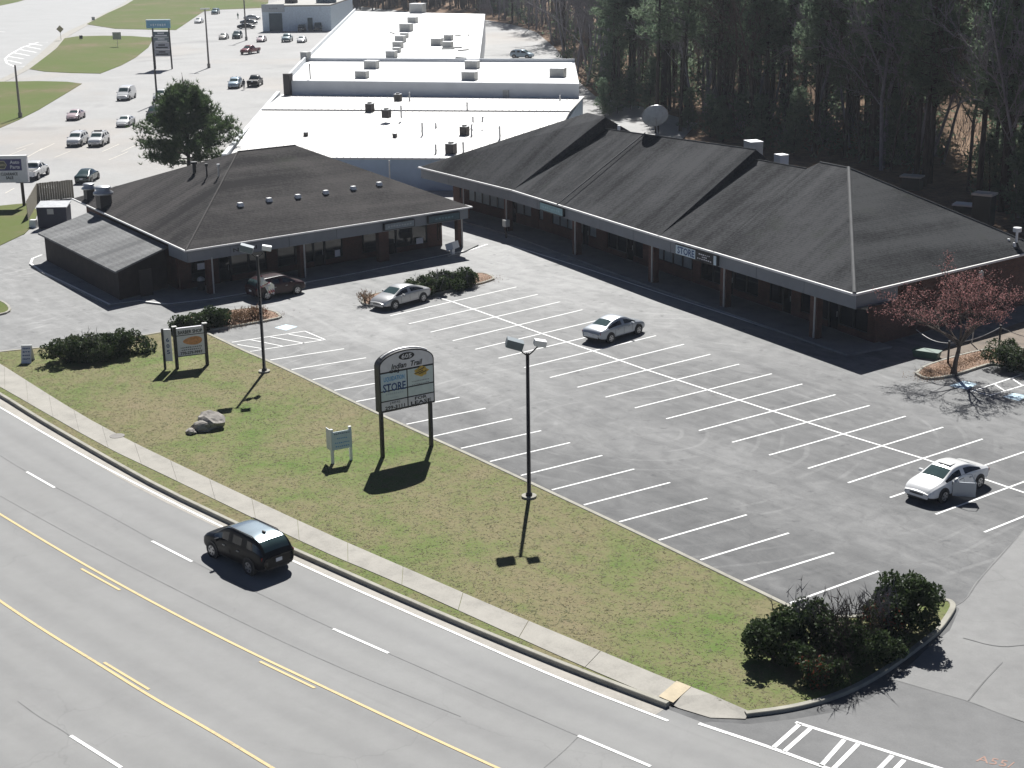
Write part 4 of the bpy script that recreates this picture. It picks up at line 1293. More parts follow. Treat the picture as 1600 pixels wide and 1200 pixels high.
# small things on the walkway
def planter(px, py, w, h_, mat, name, label, cat, group=None):
    p = at(px, py, 0.12)
    r = empty(name, tuple(p))
    tag(r, label, cat, group)
    return r
tc = empty('trash_can', tuple(at(315, 453, 0.12)))
tag(tc, 'dark litter bin with pale domed lid at the left end storefront', 'trash can')
MB().tube([(0, 0, 0), (0, 0, .75)], .28, 14).build('bin_body', M_DARK, tc)
MB().tube([(0, 0, .75), (0, 0, .85), (0, 0, 1.0), (0, 0, 1.08)], [.31, .30, .2, .06], 14).build('bin_lid', M_HVAC, tc, True)
ch = empty('white_bin', tuple(at(707, 397, 0.12)))
tag(ch, 'bright white angled bin standing in sun at the passage corner', 'bin')
mb = MB(); mb.box((0, 0, .25), (.3, .3, .5)); mb.build('stand', M_WHITEMETAL, ch)
mb = MB(); mb.obox((0, 0, .72), (.3, .15, .12), (-.2, .45, 0), (-.12, 0, .28)); mb.build('tray', M_WHITEMETAL, ch)
wn_ = empty('wall_notice', (0, 0, 0))
for (px, py, w, h_, lab) in ((294, 423, .75, .55, 'pale paper notice in the end window behind the litter bin'), (647, 392, .5, .5, 'small white notice low in a shop window near the brick column'), (585, 396, .5, .5, 'small grey notice in the shop window left of the wide brick column')):
    pass
bpy.data.objects.remove(wn_)
for (s, z, w, h_, lab) in ((1.9, 1.75, .8, .5, 'pale notice in the end shop window above the litter bin'), (18.6, 1.0, .5, .55, 'small grey notice low in the shop window beside the wide brick column'), (14.3, 1.0, .5, .55, 'small pale notice in the shop window facing the striped lot'), (22.6, .9, .7, .5, 'white box sign low on the storefront by the passage')):
    p, t = along(wl2, s)
    c = p - inn * 0.22 + np.array([0, 0, z])
    o = MB().obox(c, t * w / 2, inn * 0.012, (0, 0, h_ / 2)).build('window_notice', M_SIGNW, None)
    tag(o, lab, 'notice')
# news box by the breezeway pillar
nb = empty('news_box', tuple(at(791, 372, 0.14)))
tag(nb, 'narrow grey post box by the pillar at the inner corner of the two buildings', 'post box')
MB().box((0, 0, .55), (.12, .12, 1.1)).build('post', M_DARKWOOD, nb)
MB().box((0, 0, 1.35), (.5, .45, .6)).build('cabinet', M_HVAC, nb)

# ------------------------------------------------------------ white-roofed buildings behind
def block(root, corners, z0, z1, mat, name='wall'):
    mb = MB(); mb.prism([tuple(c[:2]) for c in corners], z0, z1)
    return mb.build(name, mat, root)
w1 = empty('white_metal_roof_building', (0, 0, 0))
tag(w1, 'building with cream ribbed metal roof and blue grey wall just behind the two shops', 'building')
z1e, z1r = 3.4, 4.3
FL_, NL_, FR_ = at(440, 147, z1e), at(357, 246.5, z1e), at(914, 150, z1e)
NR_ = FR_ + NL_ - FL_
NR_ = at(720, 248.5, z1e) + (at(720, 248.5, z1e) - NL_) * 0.35
FRr = FR_
mb = MB()
inq = lambda p, q, d: p + unit(q - p) * d
mb.prism([tuple(p[:2]) for p in (inq(NL_, FR_, .5), inq(NR_, FL_, .5), inq(FR_, NL_, .5), inq(FL_, NR_, .5))], 0, z1e - 0.1)
mb.build('wall', M_BLUEWALL, w1)
npan = 46
RLn, RRn = at(392, 187, z1r), at(870, 193, z1r)
RLn = FL_ + (NL_ - FL_) * 0.44; RRn = FR_ + (NR_ - FR_) * 0.44
RLn[2] = RRn[2] = z1r
def panels(a0, a1, b0, b1):
    for i in range(npan):
        f0, f1 = i / npan, (i + 1) / npan
        p0, p1 = a0 + (a1 - a0) * f0, a0 + (a1 - a0) * f1
        q0_, q1_ = b0 + (b1 - b0) * f0, b0 + (b1 - b0) * f1
        e_ = np.array([0, 0, .07])
        m0, n0_ = p0 + (p1 - p0) * .86, q0_ + (q1_ - q0_) * .86
        m1, n1_ = p0 + (p1 - p0) * .93, q0_ + (q1_ - q0_) * .93
        mb = MB(); mb.poly([p0, m0, n0_, q0_]); mb.poly([m0, m1 + e_, n1_ + e_, n0_]); mb.poly([m1 + e_, p1, q1_, n1_ + e_])
        mb.build('roof_panel', M_ROOFPANEL, w1)
panels(NL_, NR_, RLn, RRn)
panels(RLn, RRn, FL_, FR_)
MB().tube([RLn + [0, 0, .06], RRn + [0, 0, .06]], 0.10, 5).build('ridge_cap', plain('grey_ridge_flashing', (.42, .41, .40), 0.6), w1)
MB().tube([NL_, NR_], 0.09, 5).build('eave_gutter', M_TRIM, w1)
for px in (608, ):
    p = at(px, 249, z1e)
    MB().tube([p - [0, 0, .1], p - [0, 0, 3.2]], 0.09, 6).build('downspout', M_TRIM, w1)
mb = MB()
sd = unit(FL_ - NL_); sdn = np.array([-sd[1], sd[0], 0])
mb.obox((FL_ + NL_) / 2 + sdn * 0.45 + [0, 0, -1.35], (FL_ - NL_) / 2, sdn * 0.25, (0, 0, 1.75))
mb.build('street_front', M_GREYWALL, w1)
nW = np.cross(NR_ - NL_, RLn - NL_); nW = nW if nW[2] > 0 else -nW
nV = np.cross(RRn - RLn, FL_ - RLn); nV = nV if nV[2] > 0 else -nV
for px, py, pl, s_, dk in ((578, 174, 1, 1.0, 1), (604, 184, 1, 1.0, 1), (622, 158, 1, .95, 1), (726, 211, 0, 1.0, 1), (705, 240, 0, 1.1, 1), (792, 152, 1, 1.0, 0), (478, 213, 0, .45, 1), (617, 215, 0, .45, 1)):
    p = on_plane(px, py, NL_ if pl == 0 else RLn, nW if pl == 0 else nV)
    roof_unit(w1, 'rooftop_unit', p, (.85 * s_, .85 * s_, .95 * s_), M_HVACD if dk else M_HVAC, 0.5, s_ > .8)
for px, py, pl, h_ in ((660, 212, 0, 1.5), (737, 212, 0, 1.3), (627, 183, 1, 1.4), (640, 158, 1, 1.2), (730, 172, 1, 1.0), (681, 240, 0, 1.0), (724, 238, 0, 1.1), (781, 218, 0, 1.5), (754, 190, 1, .6), (739, 190, 1, .6), (681, 200, 0, .6), (875, 157, 1, .7)):
    p = on_plane(px, py, NL_ if pl == 0 else RLn, nW if pl == 0 else nV)
    MB().tube([p - [0, 0, .1], p + [0, 0, h_]], 0.10, 6).build('vent_pipe', M_GALV, w1)

w2 = empty('white_flat_roof_building', (0, 0, 0))
tag(w2, 'grey walled flat white roof building directly behind the ribbed metal roof', 'building')
z2 = 5.5
a0, a1, a2, a3 = at(450, 126, z2), at(905, 131, z2), at(898, 97.5, z2), at(478, 96, z2)
block(w2, (a0, a1, a2, a3), 0, z2, M_GREYWALL)
mb = MB(); cen = (a0 + a1 + a2 + a3) / 4
rp = [p + unit(cen - p) * 0.45 for p in (a0, a1, a2, a3)]
mb.prism([tuple(p[:2]) for p in rp], z2 - .02, z2 + .04)
mb.build('roof_membrane', M_ROOFWHITE, w2)
def parapet(root, a, b, z, h_, mat, w=.25):
    t = unit(b - a); n_ = np.array([-t[1], t[0], 0])
    MB().obox(((a + b) / 2) * [1, 1, 0] + [0, 0, z + h_ / 2], (b - a) / 2 * [1, 1, 0], n_ * w / 2, (0, 0, h_ / 2)).build('parapet', mat, root)
parapet(w2, a3, a2, z2 + .002, .55, M_GREYWALL)
parapet(w2, a0, a3, z2 + .002, .8, M_GREYWALL)
MB().box((a0[0], a0[1], 3.0), (1.0, 1.0, 7.0), 0.5).build('corner_pier', M_HVACD, w2)
MB().box((a3[0], a3[1], 3.4), (1.2, 1.2, 7.2), 0.5).build('corner_pier', M_HVAC, w2)
for px, py, s_, dk in ((581, 107, 1.5, 0), (566, 122, 1.3, 0), (738, 107, 1.5, 0), (734, 125, 1.5, 0), (872, 120, 1.6, 0)):
    roof_unit(w2, 'rooftop_unit', at(px, py, z2 + .04), (1.3 * s_, 1.0 * s_, .75 * s_), M_HVAC, 0.62)
MB().tube([at(486, 146, 3.5), at(486, 146, 3.5) + [0, 0, 4.2]], 0.09, 6).build('mast_pipe', M_HVACD, w2)

w3 = empty('far_white_roof_building', (0, 0, 0))
tag(w3, 'farthest flat white roof with a diagonal line of rooftop units, reaching to the woods', 'building')
z3 = 5.9
b0, b1, b2, b3 = at(482, 91, z3), at(749, 93.5, z3), at(758, 22, z3), at(555, 18, z3)
block(w3, (b0, b1, b2, b3), 0, z3, M_GREYWALL)
cen = (b0 + b1 + b2 + b3) / 4
mb = MB(); mb.prism([tuple((p + unit(cen - p) * .4)[:2]) for p in (b0, b1, b2, b3)], z3 - .02, z3 + .05); mb.build('roof_membrane', M_ROOFWHITE, w3)
parapet(w3, b0, b3, z3 + .002, .7, M_GREYWALL)
for px, py, s_ in ((612, 90, 1.2), (620, 82, .9), (622, 75, 1.2), (626, 66, 1.3), (632, 59, 1.0), (635, 49, 1.7), (645, 36, 1.4), (653, 20, 2.4), (683, 71, 1.4), (700, 75, 1.2), (701, 63, 1.1)):
    roof_unit(w3, 'rooftop_unit', at(px, py, z3 + .05), (1.3 * s_, 1.1 * s_, .85 * s_), M_HVAC, 0.6)
wq = [(700, 77), (712, 75), (724, 79), (716, 56), (732, 55), (613, 52), (720, 91)]
for i, (px, py) in enumerate(wq):
    p = at(px, py, z3 + .07)
    MB().box(p + [0, 0, .1], (2.2, .35, .2), 0.9 + .4 * i).build('roof_duct', M_HVAC, w3)

bb = empty('blue_garage_building', (0, 0, 0))
tag(bb, 'pale blue flat roofed garage with dark bay door at the far end of the lot', 'building')
g0, g1 = at(411, 49, 0), at(518, 48, 0)
tg = unit(g1 - g0); ng = np.array([-tg[1], tg[0], 0])
gd = 34.0
block(bb, (g0, g1, g1 + ng * gd, g0 + ng * gd), 0, 6.0, plain('pale_blue_grey_wall', (.60, .69, .76), 0.7))
MB().prism([tuple((g0 - ng * .2)[:2]), tuple((g1 - ng * .2)[:2]), tuple((g1 + ng * (gd - .2))[:2]), tuple((g0 + ng * (gd - .2))[:2])], 6.0, 6.35).build('roof', plain('tan_roof_membrane', (.34, .33, .30), 0.8), bb)
gl = np.linalg.norm(g1 - g0)
def gbox(s0, s1_, z0, z1, mat, name, out=.06):
    c = g0 + tg * (s0 + s1_) / 2 * gl - ng * out + [0, 0, (z0 + z1) / 2]
    return MB().obox(c, tg * (s1_ - s0) * gl / 2, ng * out, (0, 0, (z1 - z0) / 2)).build(name, mat, bb)
gbox(0.10, 0.29, 0, 4.4, plain('dark_teal_door', (.05, .085, .10), 0.6), 'bay_door')
gbox(0.66, 0.73, 0, 3.2, plain('dark_teal_door', (.05, .085, .10), 0.6), 'door')
gbox(0.0, 0.33, 4.7, 6.6, plain('pale_grey_facade', (.46, .49, .50), 0.7), 'facade_panel', .12)
text_mesh(bb, 'lettering', '~6', 2.2, .55, g0 + tg * .17 * gl - ng * .26 + [0, 0, 5.6], tg, (0, 0, 1), plain('grey_ink', (.25, .27, .29), .6))
MB().box(tuple(g0 + tg * .33 * gl + ng * 9 + [0, 0, 7.3]), (2.6, 2.0, 2.0), .5).build('rooftop_unit', M_HVACD, bb)
MB().box(tuple(g0 + tg * .85 * gl + ng * 9 + [0, 0, 7.6]), (4.2, 3.0, 2.6), .5).build('rooftop_unit', plain('teal_cabinet', (.08, .13, .16), .6), bb)

# ================================================================== VEHICLES
def raw_mesh(name, verts, faces, mats, smooth=True, fmat=None):
    me = bpy.data.meshes.new(name)
    me.from_pydata([tuple(map(float, v)) for v in verts], [], [tuple(f) for f in faces])
    for m in (mats if isinstance(mats, (list, tuple)) else [mats]):
        me.materials.append(m)
    if fmat is not None:
        me.polygons.foreach_set('material_index', fmat)
    if smooth:
        me.polygons.foreach_set('use_smooth', [True] * len(me.polygons))
    me.update()
    return me

KINDS = {
 'sedan': dict(W=1.78, wb=1.40, r=.325, st=[
    (-2.36, .42, .66, .72, .62, .66, .60, 'd'), (-2.30, .30, .80, .88, .76, .79, .70, 'd'), (-1.98, .22, .88, .98, .84, .85, .72, 'd'),
    (-1.58, .20, .90, 1.02, .86, .86, .68, 'rw'), (-0.88, .20, .91, 1.37, .87, .86, .58, 'win'), (-0.14, .20, .90, 1.42, .88, .87, .60, 'p'),
    (-0.04, .20, .90, 1.42, .88, .87, .60, 'win'), (0.48, .20, .89, 1.38, .88, .87, .58, 'ws'), (1.20, .20, .87, .97, .87, .85, .70, 'd'),
    (1.75, .21, .80, .89, .85, .82, .66, 'd'), (2.15, .25, .68, .76, .79, .75, .60, 'd'), (2.34, .32, .54, .58, .66, .62, .50, 'd')]),
 'suv': dict(W=1.86, wb=1.38, r=.37, st=[
    (-2.34, .45, .80, .95, .72, .78, .70, 'd'), (-2.28, .34, 1.02, 1.14, .84, .88, .76, 'rw'), (-2.0, .26, 1.06, 1.66, .90, .90, .72, 'win'),
    (-1.05, .25, 1.06, 1.70, .91, .91, .74, 'p'), (-.95, .25, 1.06, 1.70, .91, .91, .74, 'win'), (-.05, .25, 1.05, 1.72, .92, .92, .74, 'p'),
    (.05, .25, 1.05, 1.72, .92, .92, .74, 'win'), (.62, .25, 1.03, 1.67, .92, .91, .70, 'ws'), (1.30, .25, 1.0, 1.12, .91, .89, .74, 'd'),
    (1.9, .27, .94, 1.04, .88, .85, .70, 'd'), (2.22, .32, .80, .90, .81, .77, .64, 'd'), (2.33, .42, .62, .66, .68, .64, .5, 'd')]),
 'van': dict(W=2.02, wb=1.75, r=.37, st=[
    (-2.80, .45, .95, 1.10, .86, .90, .80, 'd'), (-2.74, .35, 1.15, 1.40, .94, .97, .86, 'rw'), (-2.60, .28, 1.2, 2.05, .98, .98, .80, 'p'),
    (-1.2, .28, 1.2, 2.15, .99, .99, .82, 'p'), (0.35, .28, 1.2, 2.15, .99, .99, .82, 'p'), (.45, .28, 1.2, 2.14, .99, .99, .82, 'win'),
    (1.15, .28, 1.18, 2.02, .99, .98, .78, 'ws'), (1.85, .28, 1.12, 1.30, .98, .95, .80, 'd'), (2.35, .32, 1.0, 1.12, .94, .90, .74, 'd'), (2.72, .42, .80, .86, .80, .76, .6, 'd')]),
 'pickup': dict(W=1.98, wb=1.75, r=.40, st=[
    (-2.85, .50, 1.05, 1.08, .88, .92, .86, 'd'), (-2.80, .42, 1.10, 1.13, .94, .96, .88, 'bed'), (-1.0, .38, 1.10, 1.13, .96, .97, .88, 'd'),
    (-.86, .38, 1.12, 1.20, .96, .97, .80, 'rw'), (-.60, .38, 1.12, 1.78, .97, .97, .68, 'win'), (.22, .38, 1.12, 1.84, .97, .97, .70, 'p'),
    (.32, .38, 1.12, 1.84, .97, .97, .70, 'win'), (.88, .38, 1.10, 1.76, .97, .96, .66, 'ws'), (1.52, .38, 1.08, 1.20, .96, .94, .80, 'd'),
    (2.3, .40, 1.04, 1.14, .93, .90, .76, 'd'), (2.72, .46, .92, .98, .86, .82, .70, 'd'), (2.83, .55, .72, .76, .74, .70, .6, 'd')]),
}
PARTS = {}
def lerp(a, b, t): return (a[0] + (b[0] - a[0]) * t, a[1] + (b[1] - a[1]) * t)
def car_parts(kind):
    """list of (name, mesh, parent index or None, painted)"""
    if kind in PARTS:
        return PARTS[kind]
    K = KINDS[kind]; st = K['st']
    V, F, FM = [], [], []
    ids = {}
    def mid(key):
        if key not in ids:
            ids[key] = len(ids)
        return ids[key]
    mid('body'); mid('under')
    rows = []
    for (x, zs, zb, zt, ws, wb, wt, _) in st:
        b4 = (wb, zb); b7 = (wt, zt - .05 if zt - zb > .2 else zt - .02)
        half = [(0, zs), (ws * .92, zs), (ws, zs + .10), (max(ws, wb) + .01, (zs + zb) * .52), b4, lerp(b4, b7, .10), lerp(b4, b7, .88), b7, (wt * .93, zt - .012), (wt * .5, zt + .012), (0, zt + .02)]
        ring = half + [(-y, z) for y, z in reversed(half[1:-1])]
        rows.append([len(V) + i for i in range(len(ring))])
        V += [(x, y, z) for y, z in ring]
    n = len(rows[0])
    wi = 0
    for i in range(len(st) - 1):
        seg = st[i][7]
        if seg == 'win': wi += 1
        for j in range(n):
            j2 = (j + 1) % n
            jj = j if j < 10 else n - 1 - j      # symmetric row number 0..9
            side = 'l' if j < 10 else 'r'
            key = 'body'
            if jj <= 1: key = 'under'
            elif seg == 'win' and jj == 5: key = 'side_window_%s%d' % (side, wi)
            elif seg in ('ws', 'rw') and jj == 5: key = 'side_window_%s_%s' % (side, seg)
            elif seg == 'ws' and jj in (8, 9): key = 'windscreen'
            elif seg == 'rw' and jj in (8, 9): key = 'rear_window'
            elif seg in ('win', 'p') and jj in (8, 9): key = 'roof_panel'
            F.append((rows[i][j], rows[i][j2], rows[i + 1][j2], rows[i + 1][j])); FM.append(mid(key))
    F.append(tuple(rows[0])); FM.append(0)
    F.append(tuple(reversed(rows[-1]))); FM.append(0)
    me = raw_mesh('car_cage', V, F, [M_DARK] * len(ids), True, FM)
    ob = bpy.data.objects.new('car_tmp', me); COL.objects.link(ob)
    md = ob.modifiers.new('s', 'SUBSURF'); md.levels = 2; md.render_levels = 2
    dg = bpy.context.evaluated_depsgraph_get()
    sm = bpy.data.meshes.new_from_object(ob.evaluated_get(dg))
    bpy.data.objects.remove(ob)
    co = np.zeros(len(sm.vertices) * 3); sm.vertices.foreach_get('co', co); co = co.reshape(-1, 3)
    groups = {}
    for p in sm.polygons:
        groups.setdefault(p.material_index, []).append(tuple(p.vertices))
    bpy.data.meshes.remove(sm)
    def sub(idx, name, mat):
        fs = groups[idx]
        used = sorted({v for f in fs for v in f})
        mp = {v: i for i, v in enumerate(used)}
        return raw_mesh(name, co[used], [tuple(mp[v] for v in f) for f in fs], mat)
    out = [('body', sub(0, 'body', plain('car_paint', (.5, .5, .5))), None, True), ('underbody', sub(1, 'underbody', M_BLACKPL), None, False)]
    for key, idx in ids.items():
        if key in ('body', 'under'): continue
        nm = 'side_window' if key.startswith('side') else key
        if key == 'roof_panel':
            out.append((nm, sub(idx, nm, plain('car_paint', (.5, .5, .5))), None, True)); continue
        out.append((nm, sub(idx, nm, M_WGLASS if key in ('windscreen', 'rear_window') else M_CGLASS), None, False))
    hw = K['W'] / 2; r = K['r']
    def simple(nm, mb, mats, par=None, smooth=False):
        out.append((nm, raw_mesh(nm, mb.v, mb.f, mats, smooth, mb.m), par, False))
        return len(out) - 1
    for sx in (-1, 1):
        for sy in (-1, 1):
            cx, cyy = sx * K['wb'], sy * (hw - .13)
            mb = MB()
            mb.tube([(cx, sy * (hw - .06), r + .02), (cx, sy * (hw + .012), r + .02)], r + .065, 18)
            simple('wheel_arch', mb, M_BLACKPL)
            mb = MB()
            o = sy * (hw + .025)
            mb.tube([(cx, cyy - sy * .1, r), (cx, o - sy * .03, r), (cx, o, r)], [r, r, r * .93], 18)
            w = simple('tyre', mb, M_TYRE)
            mb = MB()
            mb.tube([(cx, o - sy * .02, r), (cx, o + sy * .012, r)], r * .64, 14)
            mb.mat(1)
            for k in range(5):
                a = k * 2 * math.pi / 5 + .3
                c = np.array([cx + math.cos(a) * r * .42, o + sy * .016, r + math.sin(a) * r * .42])
                mb.obox(c, np.array([math.cos(a + .6), 0, math.sin(a + .6)]) * r * .14, (0, .006, 0), np.array([-math.sin(a + .6), 0, math.cos(a + .6)]) * r * .09)
            simple('rim', mb, [M_RIM, M_DARK], w)
    f, b = st[-1], st[0]
    f2, b2 = st[-2], st[1]
    for sy in (-1, 1):
        mb = MB(); mb.obox((f2[0] + .01, sy * (f2[4] - .20), f2[2] - .07), (.07, -sy * .04, 0), (.0, sy * .14, 0), (-.03, 0, .045)); simple('headlight', mb, M_CLEARLAMP)
        mb = MB(); mb.obox((b2[0] + .05, sy * (b2[5] - .14), b2[2] - .07), (.05, -sy * .02, 0), (.0, sy * .11, 0), (0, 0, .065)); simple('tail_light', mb, M_REDLAMP)
        wsx = [s[0] for s in st if s[7] == 'ws'][0]
        zb = [s[2] for s in st if s[7] == 'ws'][0]
        mb = MB(); mb.obox((wsx + .18, sy * (hw + .10), zb + .06), (.06, 0, 0), (0, .10, 0), (0, 0, .06)); out.append(('wing_mirror', raw_mesh('wing_mirror', mb.v, mb.f, plain('car_paint', (.5, .5, .5)), False), None, True))
        for dx in (-.62, .42) if kind != 'van' else (.9,):
            mb = MB(); mb.obox((dx, sy * (hw + .005), zb - .12), (.09, 0, 0), (0, .02, 0), (0, 0, .018)); simple('door_handle', mb, M_GALV)
        # door seams
        xs = (-.95, -.08, .78) if kind == 'sedan' else ((-.98, 0, .95) if kind == 'suv' else (.4, 1.2) if kind == 'van' else (-.62, .27, 1.15))
        mb = MB()
        for dx in xs:
            mb.obox((dx, sy * (hw + .004), .62 if kind != 'pickup' else .8), (.005, 0, 0), (0, .004, 0), (0, 0, .20))
        simple('door_seam', mb, M_BLACKPL)
    mb = MB(); mb.obox((f[0] - .02, 0, (f[1] + f[2]) / 2 + .05), (.02, 0, 0), (0, .36, 0), (0, 0, .045)); simple('grille', mb, M_BLACKPL)
    mb = MB(); mb.obox((f[0] - .07, 0, f[1] - .03), (.05, 0, 0), (0, .52, 0), (0, 0, .04)); simple('front_bumper', mb, M_BLACKPL)
    mb = MB(); mb.obox((b[0] + .05, 0, b[1] - .02), (.05, 0, 0), (0, .54, 0), (0, 0, .05)); simple('rear_bumper', mb, M_BLACKPL)
    mb = MB(); mb.obox((b[0] - .01, 0, b[2] - .04), (.012, 0, 0), (0, .16, 0), (0, 0, .08)); simple('number_plate', mb, M_PLATE)
    if kind == 'suv':
        for sy in (-1, 1):
            mb = MB(); mb.tube([(-1.6, sy * .66, 1.64), (-1.4, sy * .66, 1.73), (.3, sy * .66, 1.75), (.5, sy * .66, 1.68)], .022, 6); simple('roof_rail', mb, M_BLACKPL)
        mb = MB(); mb.obox((-1.35, 0, 1.74), (.10, 0, 0), (0, .03, 0), (0, 0, .05)); simple('antenna_fin', mb, M_BLACKPL)
    if kind == 'pickup':
        mb = MB(); mb.obox((-1.9, 0, 1.145), (.85, 0, 0), (0, .78, 0), (0, 0, .012)); simple('load_bed', mb, M_BLACKPL)
    PARTS[kind] = out
    return out

def paint(name, c, rough=0.28, metal=0.0, coat=0.6, spec=0.5):
    return plain('paint_' + name, c, rough, metal, 0.04, 0.8, spec, coat)

def make_car(kind, name, loc, heading, mat, label, cat='car', group=None, scale=1.0):
    root = empty(name, tuple(loc), heading)
    root.scale = (scale,) * 3
    tag(root, label, cat, group)
    objs = []
    for nm, me, par, painted in car_parts(kind):
        o = bpy.data.objects.new(nm, me)
        COL.objects.link(o)
        o.parent = root if par is None else objs[par]
        if painted:
            o.material_slots[0].link = 'OBJECT'
            o.material_slots[0].material = mat
        objs.append(o)
    return root

def near_car(kind, name, rear_px, front_px, mat, label, cat='car', scale=None, z=0.0):
    """set down by where its camera-side wheels touch the ground"""
    a, b = at(*rear_px, z), at(*front_px, z)
    d = unit(b - a); n_ = np.array([-d[1], d[0], 0])
    mid_ = (a + b) / 2
    if np.dot(n_[:2], (CAM_POS - mid_)[:2]) > 0:
        n_ = -n_
    s = scale if scale else float(np.clip(np.linalg.norm(b - a) / (2 * KINDS[kind]['wb']), .95, 1.06))
    c = mid_ + n_ * (KINDS[kind]['W'] / 2 * s - .02)
    return make_car(kind, name, c, math.atan2(d[1], d[0]), mat, label, cat, None, s)

P_SILVER = paint('silver', (.46, .46, .455), .3, .35)
P_SILVERB = paint('blue_silver', (.42, .45, .48), .3, .3)
P_WHITE = paint('white', (.78, .78, .77))
P_BLACK = paint('black', (.005, .005, .006), .3, 0, .08, .15)
P_ROOFSHEEN = plain('sky_sheen_roof', (.42, .50, .54), .22, .85, .1, 1.0)  # pale blue mirror colour stands in for sky reflected on the black roof
P_MAROON = paint('dark_maroon', (.026, .006, .009), .3, 0, .2, .3)
P_GREEN = paint('dark_green', (.02, .045, .04), .25)
P_GREY = paint('dark_grey', (.06, .065, .07), .25)
P_TEAL = paint('grey_teal', (.14, .21, .23), .3, .2)
P_RED = paint('dark_red', (.20, .028, .032), .3)
P_PINK = paint('pale_rose', (.58, .46, .47), .3)
P_TAN = paint('light_tan', (.55, .52, .47), .3, .2)
P_BLUEG = paint('pale_blue', (.36, .46, .54), .3, .2)

near_car('sedan', 'silver_sedan', (664, 471.5), (615, 485), P_SILVER, 'silver sedan parked nose out beside the shrub island')
near_car('sedan', 'silver_blue_sedan', (954, 536.5), (998, 522.5), P_SILVERB, 'silver compact sedan seen from behind in the middle stall row')
oc = near_car('sedan', 'white_sedan', (1530, 763), (1474, 786), P_WHITE, 'white sedan with its driver door open and sunroof, alone near the driveway')
# its open front door and sunroof
hinge = np.array([.80, .90, 0])
dd = unit(np.array([-.62, .78, 0]))
mb = MB()
mb.obox(hinge + dd * .52 + [0, 0, .56], dd * .52, np.array([-dd[1], dd[0], 0]) * .035, (0, 0, .34))
dob = mb.build('open_door', P_SILVERB, oc)
MB().tube([tuple(hinge + dd * .04 + [0, 0, .88]), tuple(hinge + dd * .42 + [0, 0, 1.30]), tuple(hinge + dd * .80 + [0, 0, 1.32]), tuple(hinge + dd * 1.0 + [0, 0, .9])], .022, 5).build('window_frame', P_SILVERB, dob)
MB().obox(hinge + dd * .18 + np.array([dd[1], -dd[0], 0]) * -.12 + [0, 0, .98], dd * .06, np.array([-dd[1], dd[0], 0]) * .10, (0, 0, .06)).build('wing_mirror', P_WHITE, dob)
MB().box((.12, 0, 1.437), (.42, .72, .02)).build('sunroof', M_HVAC, oc)
MB().box((.35, .62, .62), (.9, .5, .5)).build('cabin_interior', M_BLACKPL, oc)
bs_ = near_car('suv', 'black_suv', (391, 899), (332, 871), P_BLACK, 'black sport utility vehicle driving on the road beside the kerb', 'suv', 1.02)
for o_ in bs_.children:
    if o_.name.startswith('roof_panel'): o_.material_slots[0].material = P_ROOFSHEEN
near_car('suv', 'maroon_hatchback', (418, 469), (465, 460), P_MAROON, 'dark maroon hatchback in the shade in front of the corner building', 'car', .97)

